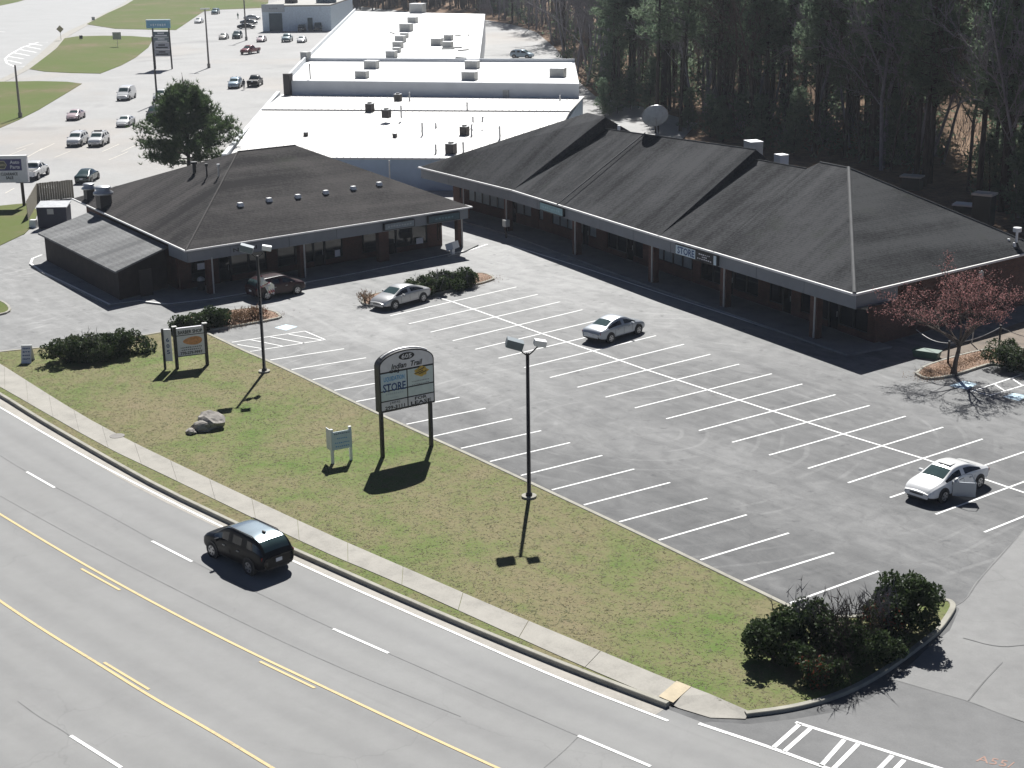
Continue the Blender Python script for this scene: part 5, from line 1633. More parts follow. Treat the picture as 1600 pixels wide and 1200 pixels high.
# vehicles of the far lots: heading towards the viewer along the far stall lines
hv = at(40, 246) - at(84, 225)
H0 = math.atan2(hv[1], hv[0])
FAR = [
 ('suv', (122, 226.5), P_WHITE, H0, 'white_suv', 'white sport utility vehicle, left of a pair parked side by side', 'suv'),
 ('suv', (155, 226.5), P_WHITE, H0, 'white_suv', 'white sport utility vehicle with roof light bar, right of a parked pair', 'suv'),
 ('sedan', (119, 186), P_PINK, H0, 'rose_sedan', 'pale rose sedan alone in the open lane near the green verge', 'car'),
 ('sedan', (197, 196), P_WHITE, H0, 'white_sedan', 'white sedan in the open lane just below the white van', 'car'),
 ('van', (198, 155), P_WHITE, H0, 'white_van', 'tall white van in the far parking lot', 'van'),
 ('pickup', (254, 157), P_WHITE, H0, 'white_pickup', 'white pickup half hidden at the top of the pine tree', 'pickup'),
 ('suv', (243, 185), P_BLACK, H0, 'black_suv', 'black vehicle half hidden by the left side of the pine tree', 'suv'),
 ('pickup', (55, 277), P_WHITE, H0 + math.pi, 'white_pickup', 'white pickup parked behind the auto parts sign', 'pickup'),
 ('sedan', (137, 283), P_GREEN, H0 + math.pi, 'dark_green_sedan', 'dark green sedan parked just behind the roof exhaust fans', 'car'),
 ('suv', (368, 137), P_BLUEG, H0, 'pale_blue_suv', 'pale blue sport utility vehicle with a person beside it', 'suv'),
 ('pickup', (399, 134), P_BLACK, H0 + math.pi, 'dark_pickup', 'dark pickup with tailgate to the viewer near the white roofs', 'pickup'),
 ('pickup', (391, 84), P_RED, H0 - .35, 'dark_red_pickup', 'dark red pickup parked askew in the middle of the far lot', 'pickup'),
 ('sedan', (350, 61), P_TAN, H0, 'tan_sedan', 'light tan sedan beside a dark green car near the lamp post', 'car'),
 ('suv', (371, 60), P_GREEN, H0, 'dark_green_suv', 'dark green car between the tan sedan and the lamp post', 'car'),
 ('sedan', (409, 65), P_PINK, H0, 'rose_sedan', 'pale rose sedan right of the tall lamp post', 'car'),
 ('pickup', (449, 65), P_TEAL, H0, 'teal_pickup', 'grey teal pickup parked near the garage next to a white sedan', 'pickup'),
 ('sedan', (472, 66), P_WHITE, H0, 'white_sedan', 'white sedan nearest the white roof in front of the garage', 'car'),
 ('sedan', (311, 36), P_WHITE, H0, 'white_sedan', 'white sedan at the edge of the upper verge', 'car'),
 ('suv', (337, 22), P_TEAL, H0, 'teal_suv', 'grey teal sport utility vehicle at the top of the lot beyond the lamp post', 'suv'),
 ('sedan', (385, 45), P_BLACK, H0 + 1.75, 'black_sedan', 'black sedan side-on, nearest of a row left of the garage', 'car'),
 ('sedan', (389, 38), P_GREY, H0 + 1.75, 'grey_sedan', 'dark grey sedan side-on, middle of the row left of the garage', 'car'),
 ('sedan', (394, 31), P_SILVER, H0 + 1.75, 'silver_sedan', 'silver sedan side-on, farthest of the row left of the garage', 'car'),
 ('suv', (448, 46.5), P_TEAL, H0, 'teal_suv', 'grey teal car in shade by the garage bay door', 'suv'),
 ('suv', (473, 48.5), P_GREY, H0 + math.pi, 'grey_suv', 'dark grey vehicle in shade in front of the garage side door', 'suv'),
 ('van', (498, 48), P_GREY, H0, 'grey_van', 'dark grey van in shade at the right end of the garage', 'van'),
 ('suv', (816, 91), P_BLUEG, H0 + 1.2, 'pale_blue_suv', 'blue and white vehicle in the yard behind the white roofs', 'suv'),
]
for kind, (px, py), mt, hd, nm, lab, cat in FAR:
    p = at(px, py, -0.02)
    make_car(kind, nm, p, hd, mt, lab, cat, 'vehicles in the far parking lots')
# light bar for the marked car
lbr = [o for o in bpy.data.objects if o.get('label', '').startswith('white sport utility vehicle with roof light bar')][0]
MB().box((-.1, 0, 1.82), (.3, 1.0, .14)).build('light_bar', M_INK, lbr)

# ================================================================== LIGHT POLES
M_FLOOD = plain('blue_grey_housing', (.13, .165, .185), .45)
def light_pole(px, py, h, label, rz, z=0.105):
    p = at(px, py, z)
    r = empty('light_pole', tuple(p), 0)
    tag(r, label, 'light pole', 'light poles on the roadside lawn')
    MB().tube([(0, 0, -.1), (0, 0, .10)], .38, 14).build('footing', M_KERB, r)
    MB().tube([(0, 0, .1), (0, 0, .22), (0, 0, .23), (0, 0, h)], [.17, .16, .105, .085], 12).build('pole', M_POLE, r, True)
    for a, tilt, m_, s in ((rz + 2.55, .30, M_FLOOD, 1.15), (rz - .5, -.2, M_WHITEMETAL, .8)):
        d = np.array([math.cos(a), math.sin(a), 0]); e = np.array([-d[1], d[0], 0])
        top = np.array([0, 0, h])
        arm = MB().tube([top - [0, 0, .15], top + d * .25 + [0, 0, .05], top + d * .5 + [0, 0, .30]], .035, 6).build('arm', M_POLE, r)
        c = top + d * .62 + np.array([0, 0, .48])
        nx = unit(d * math.cos(tilt) + np.array([0, 0, math.sin(tilt)]))
        nz = np.cross(nx, e)
        mb = MB(); mb.obox(c, nx * .36 * s, e * .30 * s, nz * .17 * s)
        fl_ = mb.build('floodlight', m_, r)
        mb = MB(); mb.obox(c + nz * -.18 * s, nx * .30 * s, e * .25 * s, nz * .015); mb.build('lens', M_CLEARLAMP, fl_)
    return r
va = math.atan2(-_rt[1], -_rt[0])
light_pole(413.2, 581, 7.55, 'dark twin-floodlight pole near the barber shop sign', va - 2.6 + .1)
light_pole(826.7, 776.7, 7.45, 'dark twin-floodlight pole in the middle of the lawn at the lot kerb', va - 2.6 + .1)
# cloth tied to the first pole
p0 = at(413.2, 581, .105)
fg = empty('cloth_flag', tuple(p0 + np.array([0, 0, 6.35])))
tag(fg, 'white and rose cloth flag flapping on the light pole in front of the maroon car', 'flag')
rr = np.random.default_rng(3)
mb = MB()
ga = unit(_rt)
for i in range(9):
    for j in range(5):
        pass
gp = [[ga * (.10 + .12 * i) + np.array([0, 0, -.08 - .13 * j - .09 * i + .10 * math.sin(i * 1.3 + j)]) + np.array([_fwd[0], _fwd[1], 0]) * .14 * math.sin(i * 1.9 + j * .9) for j in range(6)] for i in range(8)]
for i in range(7):
    for j in range(5):
        mb.mat(1 if (i + j) % 4 == 0 else 0)
        mb.poly([gp[i][j], gp[i + 1][j], gp[i + 1][j + 1], gp[i][j + 1]])
mb.build('cloth', [M_WHITEMETAL, plain('rose_cloth', (.45, .13, .15), .8)], fg)
MB().tube([(0, 0, .1), tuple(ga * .12 + np.array([0, 0, -.1]))], .015, 4).build('tie', M_DARK, fg)

def tall_lamp(px, py, h, label, head=True, mat=M_GALV, r_=.13):
    p = at(px, py, -.02)
    r = empty('lamp_post', tuple(p))
    tag(r, label, 'lamp post', 'tall posts in the far lots')
    MB().tube([(0, 0, 0), (0, 0, .8)], .3, 10).build('footing', M_BROWNPOLE, r)
    MB().tube([(0, 0, .8), (0, 0, h)], [r_ * 1.15, r_ * .8], 8).build('post', mat, r)
    if head:
        for e in (-1, 1):
            MB().obox(np.array([0, 0, h + .05]) + unit(_rt) * e * .45, unit(_rt) * .42, np.array([_fwd[0], _fwd[1], 0]) * .22, (0, 0, .12)).build('lamp_head', M_WHITEMETAL, r)
    return r
M_BROWNPOLE = plain('weathered_pole', (.22, .20, .18), .8)
tall_lamp(326.5, 106, 11.0, 'tall lamp post with pale head standing alone in the far lot', True, M_BROWNPOLE, .17)
tall_lamp(385, 63, 14.0, 'tall lamp post among the parked cars left of the garage', True, M_BROWNPOLE, .17)
tall_lamp(246, 162, 10.3, 'tall thin post rising behind the pine beside the pylon sign', False, M_POLE, .15)
tall_lamp(32, 184, 7.6, 'bare wooden pole on the green verge at the far left', False, M_BROWNPOLE, .17)

# ================================================================== SIGNS
# arched sign of the shopping strip
sl, sr = at(598, 714, .105), at(674, 697, .105)
sg = empty('arched_sign', tuple(sl))
tag(sg, 'arched black framed sign on two posts reading 605 Indian Trail on the lawn', 'sign')
d = unit(sr - sl); Wd = np.linalg.norm(sr - sl)
f_ = np.array([d[1], -d[0], 0])
if np.dot(f_, CAM_POS - sl) < 0: f_ = -f_
Z0, Z1, Z2 = 2.55, 5.05, 5.80
for s in (0.0, Wd):
    c = d * s
    MB().obox(c + [0, 0, 1.35], d * .09, f_ * .09, (0, 0, 1.35)).build('post', M_DARK, sg)
def arch_pts(inset=0.0, k=16):
    x0, x1 = -.16 + inset, Wd + .16 - inset
    top = Z2 - inset; spr = Z1
    pts = [(x0, Z0 + inset), (x1, Z0 + inset)]
    for i in range(k + 1):
        a = math.pi * i / k
        pts.append(((x0 + x1) / 2 + (x1 - x0) / 2 * math.cos(a), spr + (top - spr) * math.sin(a)))
    return pts
T_ = .26
def arch_prism(inset, y0, y1):
    mb = MB(); pts = arch_pts(inset)
    fr = [d * x + f_ * y1 + np.array([0, 0, z]) for x, z in pts]
    bk = [d * x + f_ * y0 + np.array([0, 0, z]) for x, z in pts]
    mb.poly(fr); mb.poly(list(reversed(bk)))
    for i in range(len(pts)):
        j = (i + 1) % len(pts)
        mb.poly([fr[i], bk[i], bk[j], fr[j]])
    return mb
arch_prism(0, -T_, T_).build('sign_cabinet', M_DARK, sg)
MB().tube([d * x + f_ * 0 + np.array([0, 0, z + .012]) for x, z in arch_pts(0)[5:-3]], .07, 5).build('top_flashing', M_TRIM, sg)
def panel(x0, x1, z0, z1, mat, name='sign_panel'):
    return MB().obox(d * (x0 + x1) / 2 + f_ * (T_ + .012) + np.array([0, 0, (z0 + z1) / 2]), d * (x1 - x0) / 2, f_ * .010, (0, 0, (z1 - z0) / 2)).build(name, mat, sg)
# arched header face
mb = MB()
pts = [(x, z) for x, z in arch_pts(.07)[2:]]
pts = [(x, z) for x, z in pts]
mb.poly([d * x + f_ * (T_ + .02) + np.array([0, 0, max(z, Z1 - .28)]) for x, z in pts] + [d * pts[-1][0] + f_ * (T_ + .02) + np.array([0, 0, Z1 - .28]), d * pts[0][0] + f_ * (T_ + .02) + np.array([0, 0, Z1 - .28])])
mb.build('sign_panel', M_SIGNW, sg)
xm = Wd / 2; xa, xb = -.08, Wd + .08
zr = [Z0 + .08, Z0 + .60, Z0 + 1.16, Z1 - .34]
for i in range(3):
    panel(xa, xm - .035, zr[i] + .035, zr[i + 1] - .035, M_SIGNB if i == 2 else M_SIGNW if i == 0 else plain('sign_face_mint', (.60, .68, .67), .5, 0, .06))
    panel(xm + .035, xb, zr[i] + .035, zr[i + 1] - .035, M_SIGNW if i == 0 else plain('sign_face_mint', (.60, .68, .67), .5, 0, .06))
def put(text, x, z, w, h, mat, bold=False, slant=0.0):
    return text_mesh(sg, 'lettering', text, w, h, d * x + f_ * (T_ + .03) + np.array([0, 0, z]), d, (0, 0, 1), mat, bold, slant)
MB().poly([d * (xm + .48 * math.cos(a)) + f_ * (T_ + .026) + np.array([0, 0, Z2 - .35 + .20 * math.sin(a)]) for a in np.linspace(0, 2 * math.pi, 25)[:-1]]).build('oval_plate', M_INK, sg)
put('605', xm, Z2 - .35, .62, .24, M_SIGNW, True)
put('Indian  Trail', xm, Z1 - .06, 1.9, .30, M_INK, True, .25)
xl, xr = (xa + xm) / 2, (xb + xm) / 2
zc = (zr[2] + zr[3]) / 2
put('C&J', xl, zc + .50, .62, .22, M_INK, True)
put('LIQUIDATION', xl, zc + .13, 1.25, .30, M_LBLUE, True)
put('STORE', xl, zc - .33, 1.38, .46, M_NAVY, True)
# gold emblem panel
mb = MB()
r3 = np.random.default_rng(5)
bl_ = [d * (xr + .08 + (.42 + .10 * r3.uniform(-1, 1)) * math.cos(a)) + f_ * (T_ + .027) + np.array([0, 0, zc + .24 + (.27 + .05 * r3.uniform(-1, 1)) * math.sin(a)]) for a in np.linspace(0, 2 * math.pi, 27)[:-1]]
mb.poly(bl_); mb.build('emblem', M_GOLD, sg)
for k, (dx, dz, w_) in enumerate(((-.25, .10, .5), (.05, .25, .35), (.15, .05, .45))):
    MB().obox(d * (xr + .05 + dx * .5) + f_ * (T_ + .033) + np.array([0, 0, zc + .12 + dz]), d * w_ / 2 + np.array([0, 0, .06]), f_ * .003, (0, 0, .02)).build('emblem_stroke', M_INK, sg)
put('~11', xr, zc - .25, 1.1, .09, plain('grey_ink', (.25, .27, .29), .6)); put('~10', xr, zc - .42, 1.1, .08, plain('grey_ink', (.25, .27, .29), .6))
zc1 = (zr[1] + zr[2]) / 2
put('~9', xl, zc1 + .10, 1.1, .15, plain('ghost_ink', (.47, .55, .57), .6)); put('(404)', xl, zc1 - .14, .5, .13, plain('ghost_ink', (.47, .55, .57), .6))
zc0 = (zr[0] + zr[1]) / 2
put('(404)', xl, zc0 + .11, .62, .17, M_INK); put('299-3111', xl, zc0 - .12, 1.2, .20, M_INK, True)
put('FOR', xr, zc0 + .12, .75, .17, M_INK, True); put('LEASE', xr, zc0 - .12, 1.25, .20, M_INK, True)

# barber shop sign
pl_, pr_ = at(277, 576, .105), at(324, 570, .105)
bs = empty('barber_sign', tuple(pl_))
tag(bs, 'small two-post barber shop sign with a narrow 605 number board', 'sign')
d = unit(pr_ - pl_); Wd = np.linalg.norm(pr_ - pl_)
f_ = np.array([d[1], -d[0], 0])
if np.dot(f_, CAM_POS - pl_) < 0: f_ = -f_
for s in (0, Wd):
    ps = MB().obox(d * s + np.array([0, 0, 1.38]), d * .10, f_ * .10, (0, 0, 1.38)).build('post', M_DARK, bs)
    MB().obox(d * s + np.array([0, 0, 2.79]), d * .15, f_ * .15, (0, 0, .03)).build('post_cap', M_HVAC, ps)
MB().obox(d * Wd / 2 + np.array([0, 0, 1.72]), d * (Wd / 2 - .1), f_ * .09, (0, 0, .95)).build('sign_cabinet', M_SIGNW, bs)
for z in (2.18, .80):
    MB().obox(d * Wd / 2 + f_ * .098 + np.array([0, 0, z]), d * (Wd / 2 - .1), f_ * .008, (0, 0, .022)).build('trim_strip', M_DARK, bs)
def bput(text, x, z, w, h, mat, bold=False):
    return text_mesh(bs, 'lettering', text, w, h, d * x + f_ * .106 + np.array([0, 0, z]), d, (0, 0, 1), mat, bold)
bput('BARBER SHOP', Wd / 2, 2.38, Wd * .80, .24, M_INK, True)
mb = MB(); mb.poly([d * (Wd / 2 + .12 + (.62 * math.cos(a))) + f_ * .100 + np.array([0, 0, 1.76 + .27 * math.sin(a) * (1 + .25 * math.cos(a))]) for a in np.linspace(0, 2 * math.pi, 29)[:-1]]); mb.build('emblem', M_ORANGE, bs)
bput('~12', Wd / 2, 1.35, Wd * .72, .09, M_INK); bput('~10', Wd / 2, 1.20, Wd * .66, .08, M_INK); bput('770-279-9997', Wd / 2, .99, Wd * .72, .19, M_INK, True)
e_ = unit(d * -1.0 + f_ * -.35)
nb_ = np.array([-e_[1], e_[0], 0]); nb_ = nb_ if np.dot(nb_, CAM_POS - pl_) > 0 else -nb_
cb = d * -.10 + e_ * .36 + np.array([0, 0, 1.60])
MB().obox(cb, e_ * .22, nb_ * .08, (0, 0, 1.05)).build('number_board', M_SIGNW, bs)
MB().obox(d * -.10 + e_ * .66 + np.array([0, 0, 1.35]), e_ * .07, nb_ * .11, (0, 0, 1.35)).build('post', M_DARK, bs)
for k, ch_ in enumerate('605'):
    text_mesh(bs, 'lettering', ch_, .20, .27, cb + nb_ * .086 + np.array([0, 0, .36 - .40 * k]), -e_ if np.dot(-e_, _rt) > 0 else e_, (0, 0, 1), M_NAVY, True)

# realty sign on a white post
rp_ = at(520, 724, .105); rq_ = at(541, 738, .105)
rs = empty('realty_sign', tuple(rp_))
tag(rs, 'small white and blue notice board on posts on the lawn left of the arched sign', 'sign')
d = unit(at(545, 732, .105) - at(519, 737, .105)); f_ = np.array([d[1], -d[0], 0]); f_ = f_ if np.dot(f_, CAM_POS - rp_) > 0 else -f_
MB().obox((0, 0, .95), d * .07, f_ * .07, (0, 0, .95)).build('post', M_WHITEMETAL, rs)
MB().obox(d * 1.05 + np.array([0, 0, .95]), d * .07, f_ * .07, (0, 0, .95)).build('post', M_WHITEMETAL, rs)
MB().obox(d * .55 + f_ * .09 + np.array([0, 0, 1.25]), d * .56, f_ * .02, (0, 0, .50)).build('board', M_SIGNB, rs)
MB().obox(d * -.02 + f_ * -.30 + np.array([0, 0, 1.25]), f_ * .36, d * .02, (0, 0, .58)).build('board', M_SIGNW, rs)
for z, s, w, m_ in ((1.62, '~8', .92, M_NAVY), (1.36, '~6', .6, M_LBLUE), (1.12, '~8', .85, M_LBLUE), (.92, '~7', .8, M_LBLUE)):
    text_mesh(rs, 'lettering', s, w, .10, d * .55 + f_ * .115 + np.array([0, 0, z]), d, (0, 0, 1), m_, True)
# sandwich board by the driveway
sb = empty('sandwich_board', tuple(at(44, 565, .105)))
tag(sb, 'white folding sandwich board with blue lettering by the side driveway', 'sign')
d = unit(_rt); f_ = -unit(np.array([_fwd[0], _fwd[1], 0]))
for e in (-1, 1):
    MB().obox(f_ * e * .22 + np.array([0, 0, .55]), d * .33, f_ * .015, np.array([0, 0, .55]) - f_ * e * .2).build('board', M_SIGNW, sb)
MB().obox((0, 0, 1.10), d * .36, f_ * .05, (0, 0, .03)).build('top_bar', M_WHITEMETAL, sb)
for z, s in ((.92, '~5'), (.72, '~3'), (.50, '~4'), (.28, '~5')):
    o_ = f_ * (.245 - .2 * (z - .55) / .55)
    text_mesh(sb, 'lettering', s, .5, .12, o_ + np.array([0, 0, z]), d, np.array([0, 0, .55]) - f_ * .2, M_NAVY, True)
# auto parts pylon
ap = empty('auto_parts_sign', tuple(at(38, 322, .0)))
tag(ap, 'white board on one pole reading Auto Parts and Clearance Sale at the far left', 'sign')
sc = np.linalg.norm(at(38, 322) - CAM_POS) / CAM_F          # metres per pixel there
d = unit(at(48, 286, 0) - at(0, 289, 0)); d = unit(_rt + 0.02 * np.array([_fwd[0], _fwd[1], 0])); f_ = np.array([d[1], -d[0], 0]); f_ = f_ if np.dot(f_, CAM_POS) > 0 else -f_
MB().tube([(0, 0, 0), (0, 0, 2.7)], .16, 10).build('pole', plain('brown_sign_pole', (.10, .07, .055), .7), ap)
x0, x1, z0, z1 = -6.2, .75, 2.45, 5.05
MB().obox(d * (x0 + x1) / 2 + np.array([0, 0, (z0 + z1) / 2]), d * (x1 - x0) / 2, f_ * .22, (0, 0, (z1 - z0) / 2)).build('cabinet', M_SIGNW, ap)
MB().obox(d * (x0 + x1) / 2 + np.array([0, 0, z1 + .06]), d * (x1 - x0) / 2 + .02 * d, f_ * .27, (0, 0, .06)).build('top_cap', M_WHITEMETAL, ap)
def aput(name, x, z, w, h, mat): return MB().obox(d * x + f_ * .228 + np.array([0, 0, z]), d * w / 2, f_ * .006, (0, 0, h / 2)).build(name, mat, ap)
aput('logo_panel', -1.05, 4.25, 2.55, 1.15, plain('deep_blue_panel', (.035, .030, .14), .5))
MB().poly([d * (-1.72 + .48 * math.cos(a)) + f_ * .240 + np.array([0, 0, 4.25 + .48 * math.sin(a)]) for a in np.linspace(0, 2 * math.pi, 7)[:-1]]).build('hexagon_emblem', plain('pale_gold_emblem', (.50, .46, .30), .5), ap)
MB().poly([d * (-1.72 + .40 * math.cos(a)) + f_ * .246 + np.array([0, 0, 4.25 + .40 * math.sin(a)]) for a in np.linspace(0, 2 * math.pi, 7)[:-1]]).build('hexagon_inner', plain('dark_gold_emblem', (.10, .085, .06), .5), ap)
text_mesh(ap, 'lettering', 'NAPA', .62, .22, d * -1.72 + f_ * .252 + np.array([0, 0, 4.25]), d, (0, 0, 1), plain('pale_gold_emblem', (.50, .46, .30), .5), True)
text_mesh(ap, 'lettering', 'Auto', .95, .34, d * -.45 + f_ * .240 + np.array([0, 0, 4.52]), d, (0, 0, 1), M_SIGNW, True)
text_mesh(ap, 'lettering', 'Parts', .95, .34, d * -.45 + f_ * .240 + np.array([0, 0, 4.03]), d, (0, 0, 1), M_SIGNW, True)
text_mesh(ap, 'lettering', 'CLEARANCE', 1.7, .30, d * -1.1 + f_ * .236 + np.array([0, 0, 3.33]), d, (0, 0, 1), M_INK, True)
text_mesh(ap, 'lettering', 'SALE', .75, .30, d * -1.1 + f_ * .236 + np.array([0, 0, 2.95]), d, (0, 0, 1), M_INK, True)
text_mesh(ap, 'lettering', "'S", .5, .4, d * -2.75 + f_ * .236 + np.array([0, 0, 4.35]), d, (0, 0, 1), M_INK, True)
text_mesh(ap, 'lettering', 'S', .35, .4, d * -2.75 + f_ * .236 + np.array([0, 0, 2.85]), d, (0, 0, 1), M_INK, True)
aput('divider', -2.42, 3.75, .06, 2.4, M_HVAC)
# far pylon with blue head
py_ = empty('pylon_sign', tuple(at(256, 108, -.02)))
tag(py_, 'two-legged pylon sign with a blue head and grey panels in the far lot', 'sign')
sc = np.linalg.norm(at(256, 108) - CAM_POS) / CAM_F
d = unit(_rt); f_ = -unit(np.array([_fwd[0], _fwd[1], 0]))
hz = lambda ypx: (108 - ypx) * sc * 1.0
for x in (-12.5, 12.5):
    MB().tube([tuple(d * x * sc), tuple(d * x * sc * .95 + np.array([0, 0, hz(36)]))], .16, 8).build('leg', M_HVACD, py_)
MB().obox(np.array([0, 0, hz(42.5)]) - d * 3 * sc, d * 17.5 * sc, f_ * .35, (0, 0, 5.5 * sc)).build('head_panel', plain('sky_blue_panel', (.16, .36, .50), .5), py_)
MB().obox(np.array([0, 0, hz(36.3)]) - d * 3 * sc, d * 18 * sc, f_ * .40, (0, 0, .7 * sc)).build('head_cap', M_SIGNB, py_)
for k, (y0, y1, m_) in enumerate(((53, 61, (.09, .12, .14)), (61.5, 69, (.16, .19, .21)), (69.5, 79, (.36, .36, .40)), (79.5, 89, (.32, .32, .34)))):
    MB().obox(np.array([0, 0, hz((y0 + y1) / 2)]), d * 11.5 * sc, f_ * .30, (0, 0, (y1 - y0) / 2 * sc)).build('tenant_panel', plain('tenant_panel_%d' % k, m_, .6), py_)
    for q in range(2):
        MB().obox(np.array([0, 0, hz((y0 + y1) / 2 + (q - .5) * 3.4)]) + f_ * .31, d * (5 + 4 * q) * sc, f_ * .01, (0, 0, .9 * sc)).build('tenant_lettering', M_SIGNW if k < 2 else M_DARK, py_)
text_mesh(py_, 'lettering', '~7', 24 * sc, 5 * sc, np.array([0, 0, hz(43)]) - d * 3 * sc + f_ * .37, d, (0, 0, 1), M_SIGNB, True)
def small_sign(px, py, w, h, z, mat, label, diamond=False):
    r = empty('roadside_sign', tuple(at(px, py, .0)))
    tag(r, label, 'sign')
    MB().tube([(0, 0, 0), (0, 0, z + h)], .05, 6).build('post', M_HVAC, r)
    up_ = np.array([0, 0, 1.0])
    a_, b_ = (d + up_) * .707, (up_ - d) * .707
    if diamond: MB().obox(np.array([0, 0, z + h / 2]) + f_ * .07, a_ * w / 2, b_ * w / 2, f_ * .02).build('plate', mat, r)
    else: MB().obox(np.array([0, 0, z + h / 2]) + f_ * .07, d * w / 2, f_ * .02, (0, 0, h / 2)).build('plate', mat, r)
    return r
small_sign(95.5, 63, 1.25, 1.25, 2.0, plain('yellow_sign', (.38, .33, .20), .6), 'diamond shaped warning sign on the walk beside the cross road', True)
small_sign(184, 73, 1.9, 1.6, 1.6, M_HVAC, 'square grey board standing on the green verge')
small_sign(127, 62, .8, .8, .2, M_DARK, 'tiny dark marker at the top edge of the green verge')
small_sign(146, 32, .9, .9, .1, M_HVAC, 'small pale utility box beside the far walk')
# cable fence and sign pole by the tree island
cf = empty('cable_fence', tuple(at(1481, 567, .12)))
tag(cf, 'dark posts with a slack pale cable beside the tree island', 'fence')
base = at(1481, 567, .12)
pa, pb, pc = base - base, at(1561, 541, .02) - base, at(1640, 560, .02) - base
for p in (pa, pb, pc):
    MB().tube([tuple(p), tuple(p + np.array([0, 0, 1.45]))], .07, 8).build('post', M_DARK, cf)
def sag(p, q, n_=10): return [tuple(p + (q - p) * i / n_ + np.array([0, 0, 1.3 - .25 * math.sin(math.pi * i / n_)])) for i in range(n_ + 1)]
pw = at(1430, 545, .02) - base
MB().tube(sag(pa, pb), .022, 5).build('cable', M_HVAC, cf); MB().tube(sag(pb, pc), .022, 5).build('cable', M_HVAC, cf)
MB().tube(sag(pa, pw), .022, 5).build('cable', M_HVAC, cf)
spp = empty('sign_post', tuple(at(1518, 537, .02)))
tag(spp, 'thin galvanised post standing behind the red-budded tree', 'post')
MB().tube([(0, 0, 0), (.25, .15, 5.0)], .05, 8).build('tube', M_GALV, spp); MB().obox((.25, .12, 4.7), d * .16, f_ * .015, (0, 0, .22)).build('plate', M_HVAC, spp)
gt = empty('green_trough', tuple(at(1448, 558, .0)), .35)
tag(gt, 'low dark green plastic tub on the pavement by the side wall', 'tub')
mb = MB(); mb.box((0, 0, .2), (1.5, .7, .4), 0, 1.12); mb.build('tub_body', plain('green_plastic', (.04, .10, .07), .5), gt)
MB().box((0, 0, .44), (1.75, .85, .08)).build('tub_rim', plain('green_plastic', (.04, .10, .07), .5), gt)
mk = MB().tube([tuple(at(1206, 991, .1)), tuple(at(1206, 991, .1) + np.array([0, 0, .75]))], .06, 8).build('marker_post', M_WHITEMETAL)
tag(mk, 'short white marker post at the left edge of the dark shrubs', 'post')
# rocks on the lawn
def rock(c, sz, seed, label, rz=0.0):
    r = np.random.default_rng(seed)
    import bmesh
    bm = bmesh.new()
    bmesh.ops.create_icosphere(bm, subdivisions=3, radius=1.0)
    ks = [unit(r.normal(size=3)) for _ in range(9)]; cut = [r.uniform(.62, .9) for _ in ks]
    for v in bm.verts:
        p = np.array(v.co)
        for k, q in zip(ks, cut):
            dd_ = p @ k
            if dd_ > q: p = p - k * (dd_ - q)
        p = p * (1 + .05 * r.normal())
        v.co = Vector((p[0] * sz[0], p[1] * sz[1], p[2] * sz[2] + sz[2] * .55))
    me = bpy.data.meshes.new('boulder'); bm.to_mesh(me); bm.free(); me.materials.append(M_ROCK)
    o = bpy.data.objects.new('boulder', me); COL.objects.link(o); o.location = tuple(c); o.rotation_euler = (0, 0, rz)
    tag(o, label, 'rock')
rock(at(332, 667, .06), (1.05, .75, .62), 11, 'largest pale boulder of the group on the lawn', .3)
rock(at(317, 672, .06), (.80, .55, .42), 15, 'low dark middle boulder of the group on the lawn', .8)
rock(at(298, 678, .06), (.42, .34, .22), 21, 'small mossy rock at the left end of the boulder group', .2)
# dumpster corral left of the corner building
dq = at(84, 357, .0)
dm = empty('dumpster', tuple(dq), math.atan2(_rt[1], _rt[0]))
tag(dm, 'dark blue waste container with pale lid behind the lean-to', 'dumpster')
mb = MB(); mb.box((0, .6, 1.05), (2.7, 1.6, 2.0), 0, 1.03); mb.build('bin_body', plain('dark_blue_steel', (.02, .022, .045), .6), dm)
mb = MB(); mb.obox((0, .7, 2.16), (1.45, 0, 0), (0, .85, .16), (0, 0, .05)); mb.build('lid', M_GALV, dm)
MB().box((-.1, -.24, 1.65), (.6, .03, .5)).build('label_plate', M_HVAC, dm)
fc = empty('board_fence', tuple(dq))
tag(fc, 'weathered wooden board screen around the waste container', 'fence')
M_FENCE = plain('weathered_boards', (.20, .18, .135), .85)
fpts = [at(44, 345, 0) - dq, at(60, 315, 0) - dq, at(116, 309, 0) - dq]
for a, b in zip(fpts[:-1], fpts[1:]):
    L_ = np.linalg.norm(b - a); t_ = unit(b - a); k = int(L_ / .24)
    for i in range(k):
        c = a + t_ * (i + .5) * L_ / k
        MB().obox(c + [0, 0, .95 + random.uniform(-.03, .03)], t_ * L_ / k * .46, np.array([-t_[1], t_[0], 0]) * .015, (0, 0, .95)).build('board', M_FENCE, fc)
for i, (px, py, s_) in enumerate(((97, 341, .35), (106, 345, .28), (53, 355, .45))):
    o = MB().box(tuple(at(px, py, 0) + np.array([0, 0, s_ * .8])), (s_ * 1.6, s_ * 1.3, s_ * 1.6), .4 * i, .8).build('trash_bag', M_WHITEMETAL)
    tag(o, ['pale rubbish bag right of the waste container', 'smaller rubbish bag touching the lean-to roof line', 'white crumpled sack at the open end of the board screen'][i], 'bag')
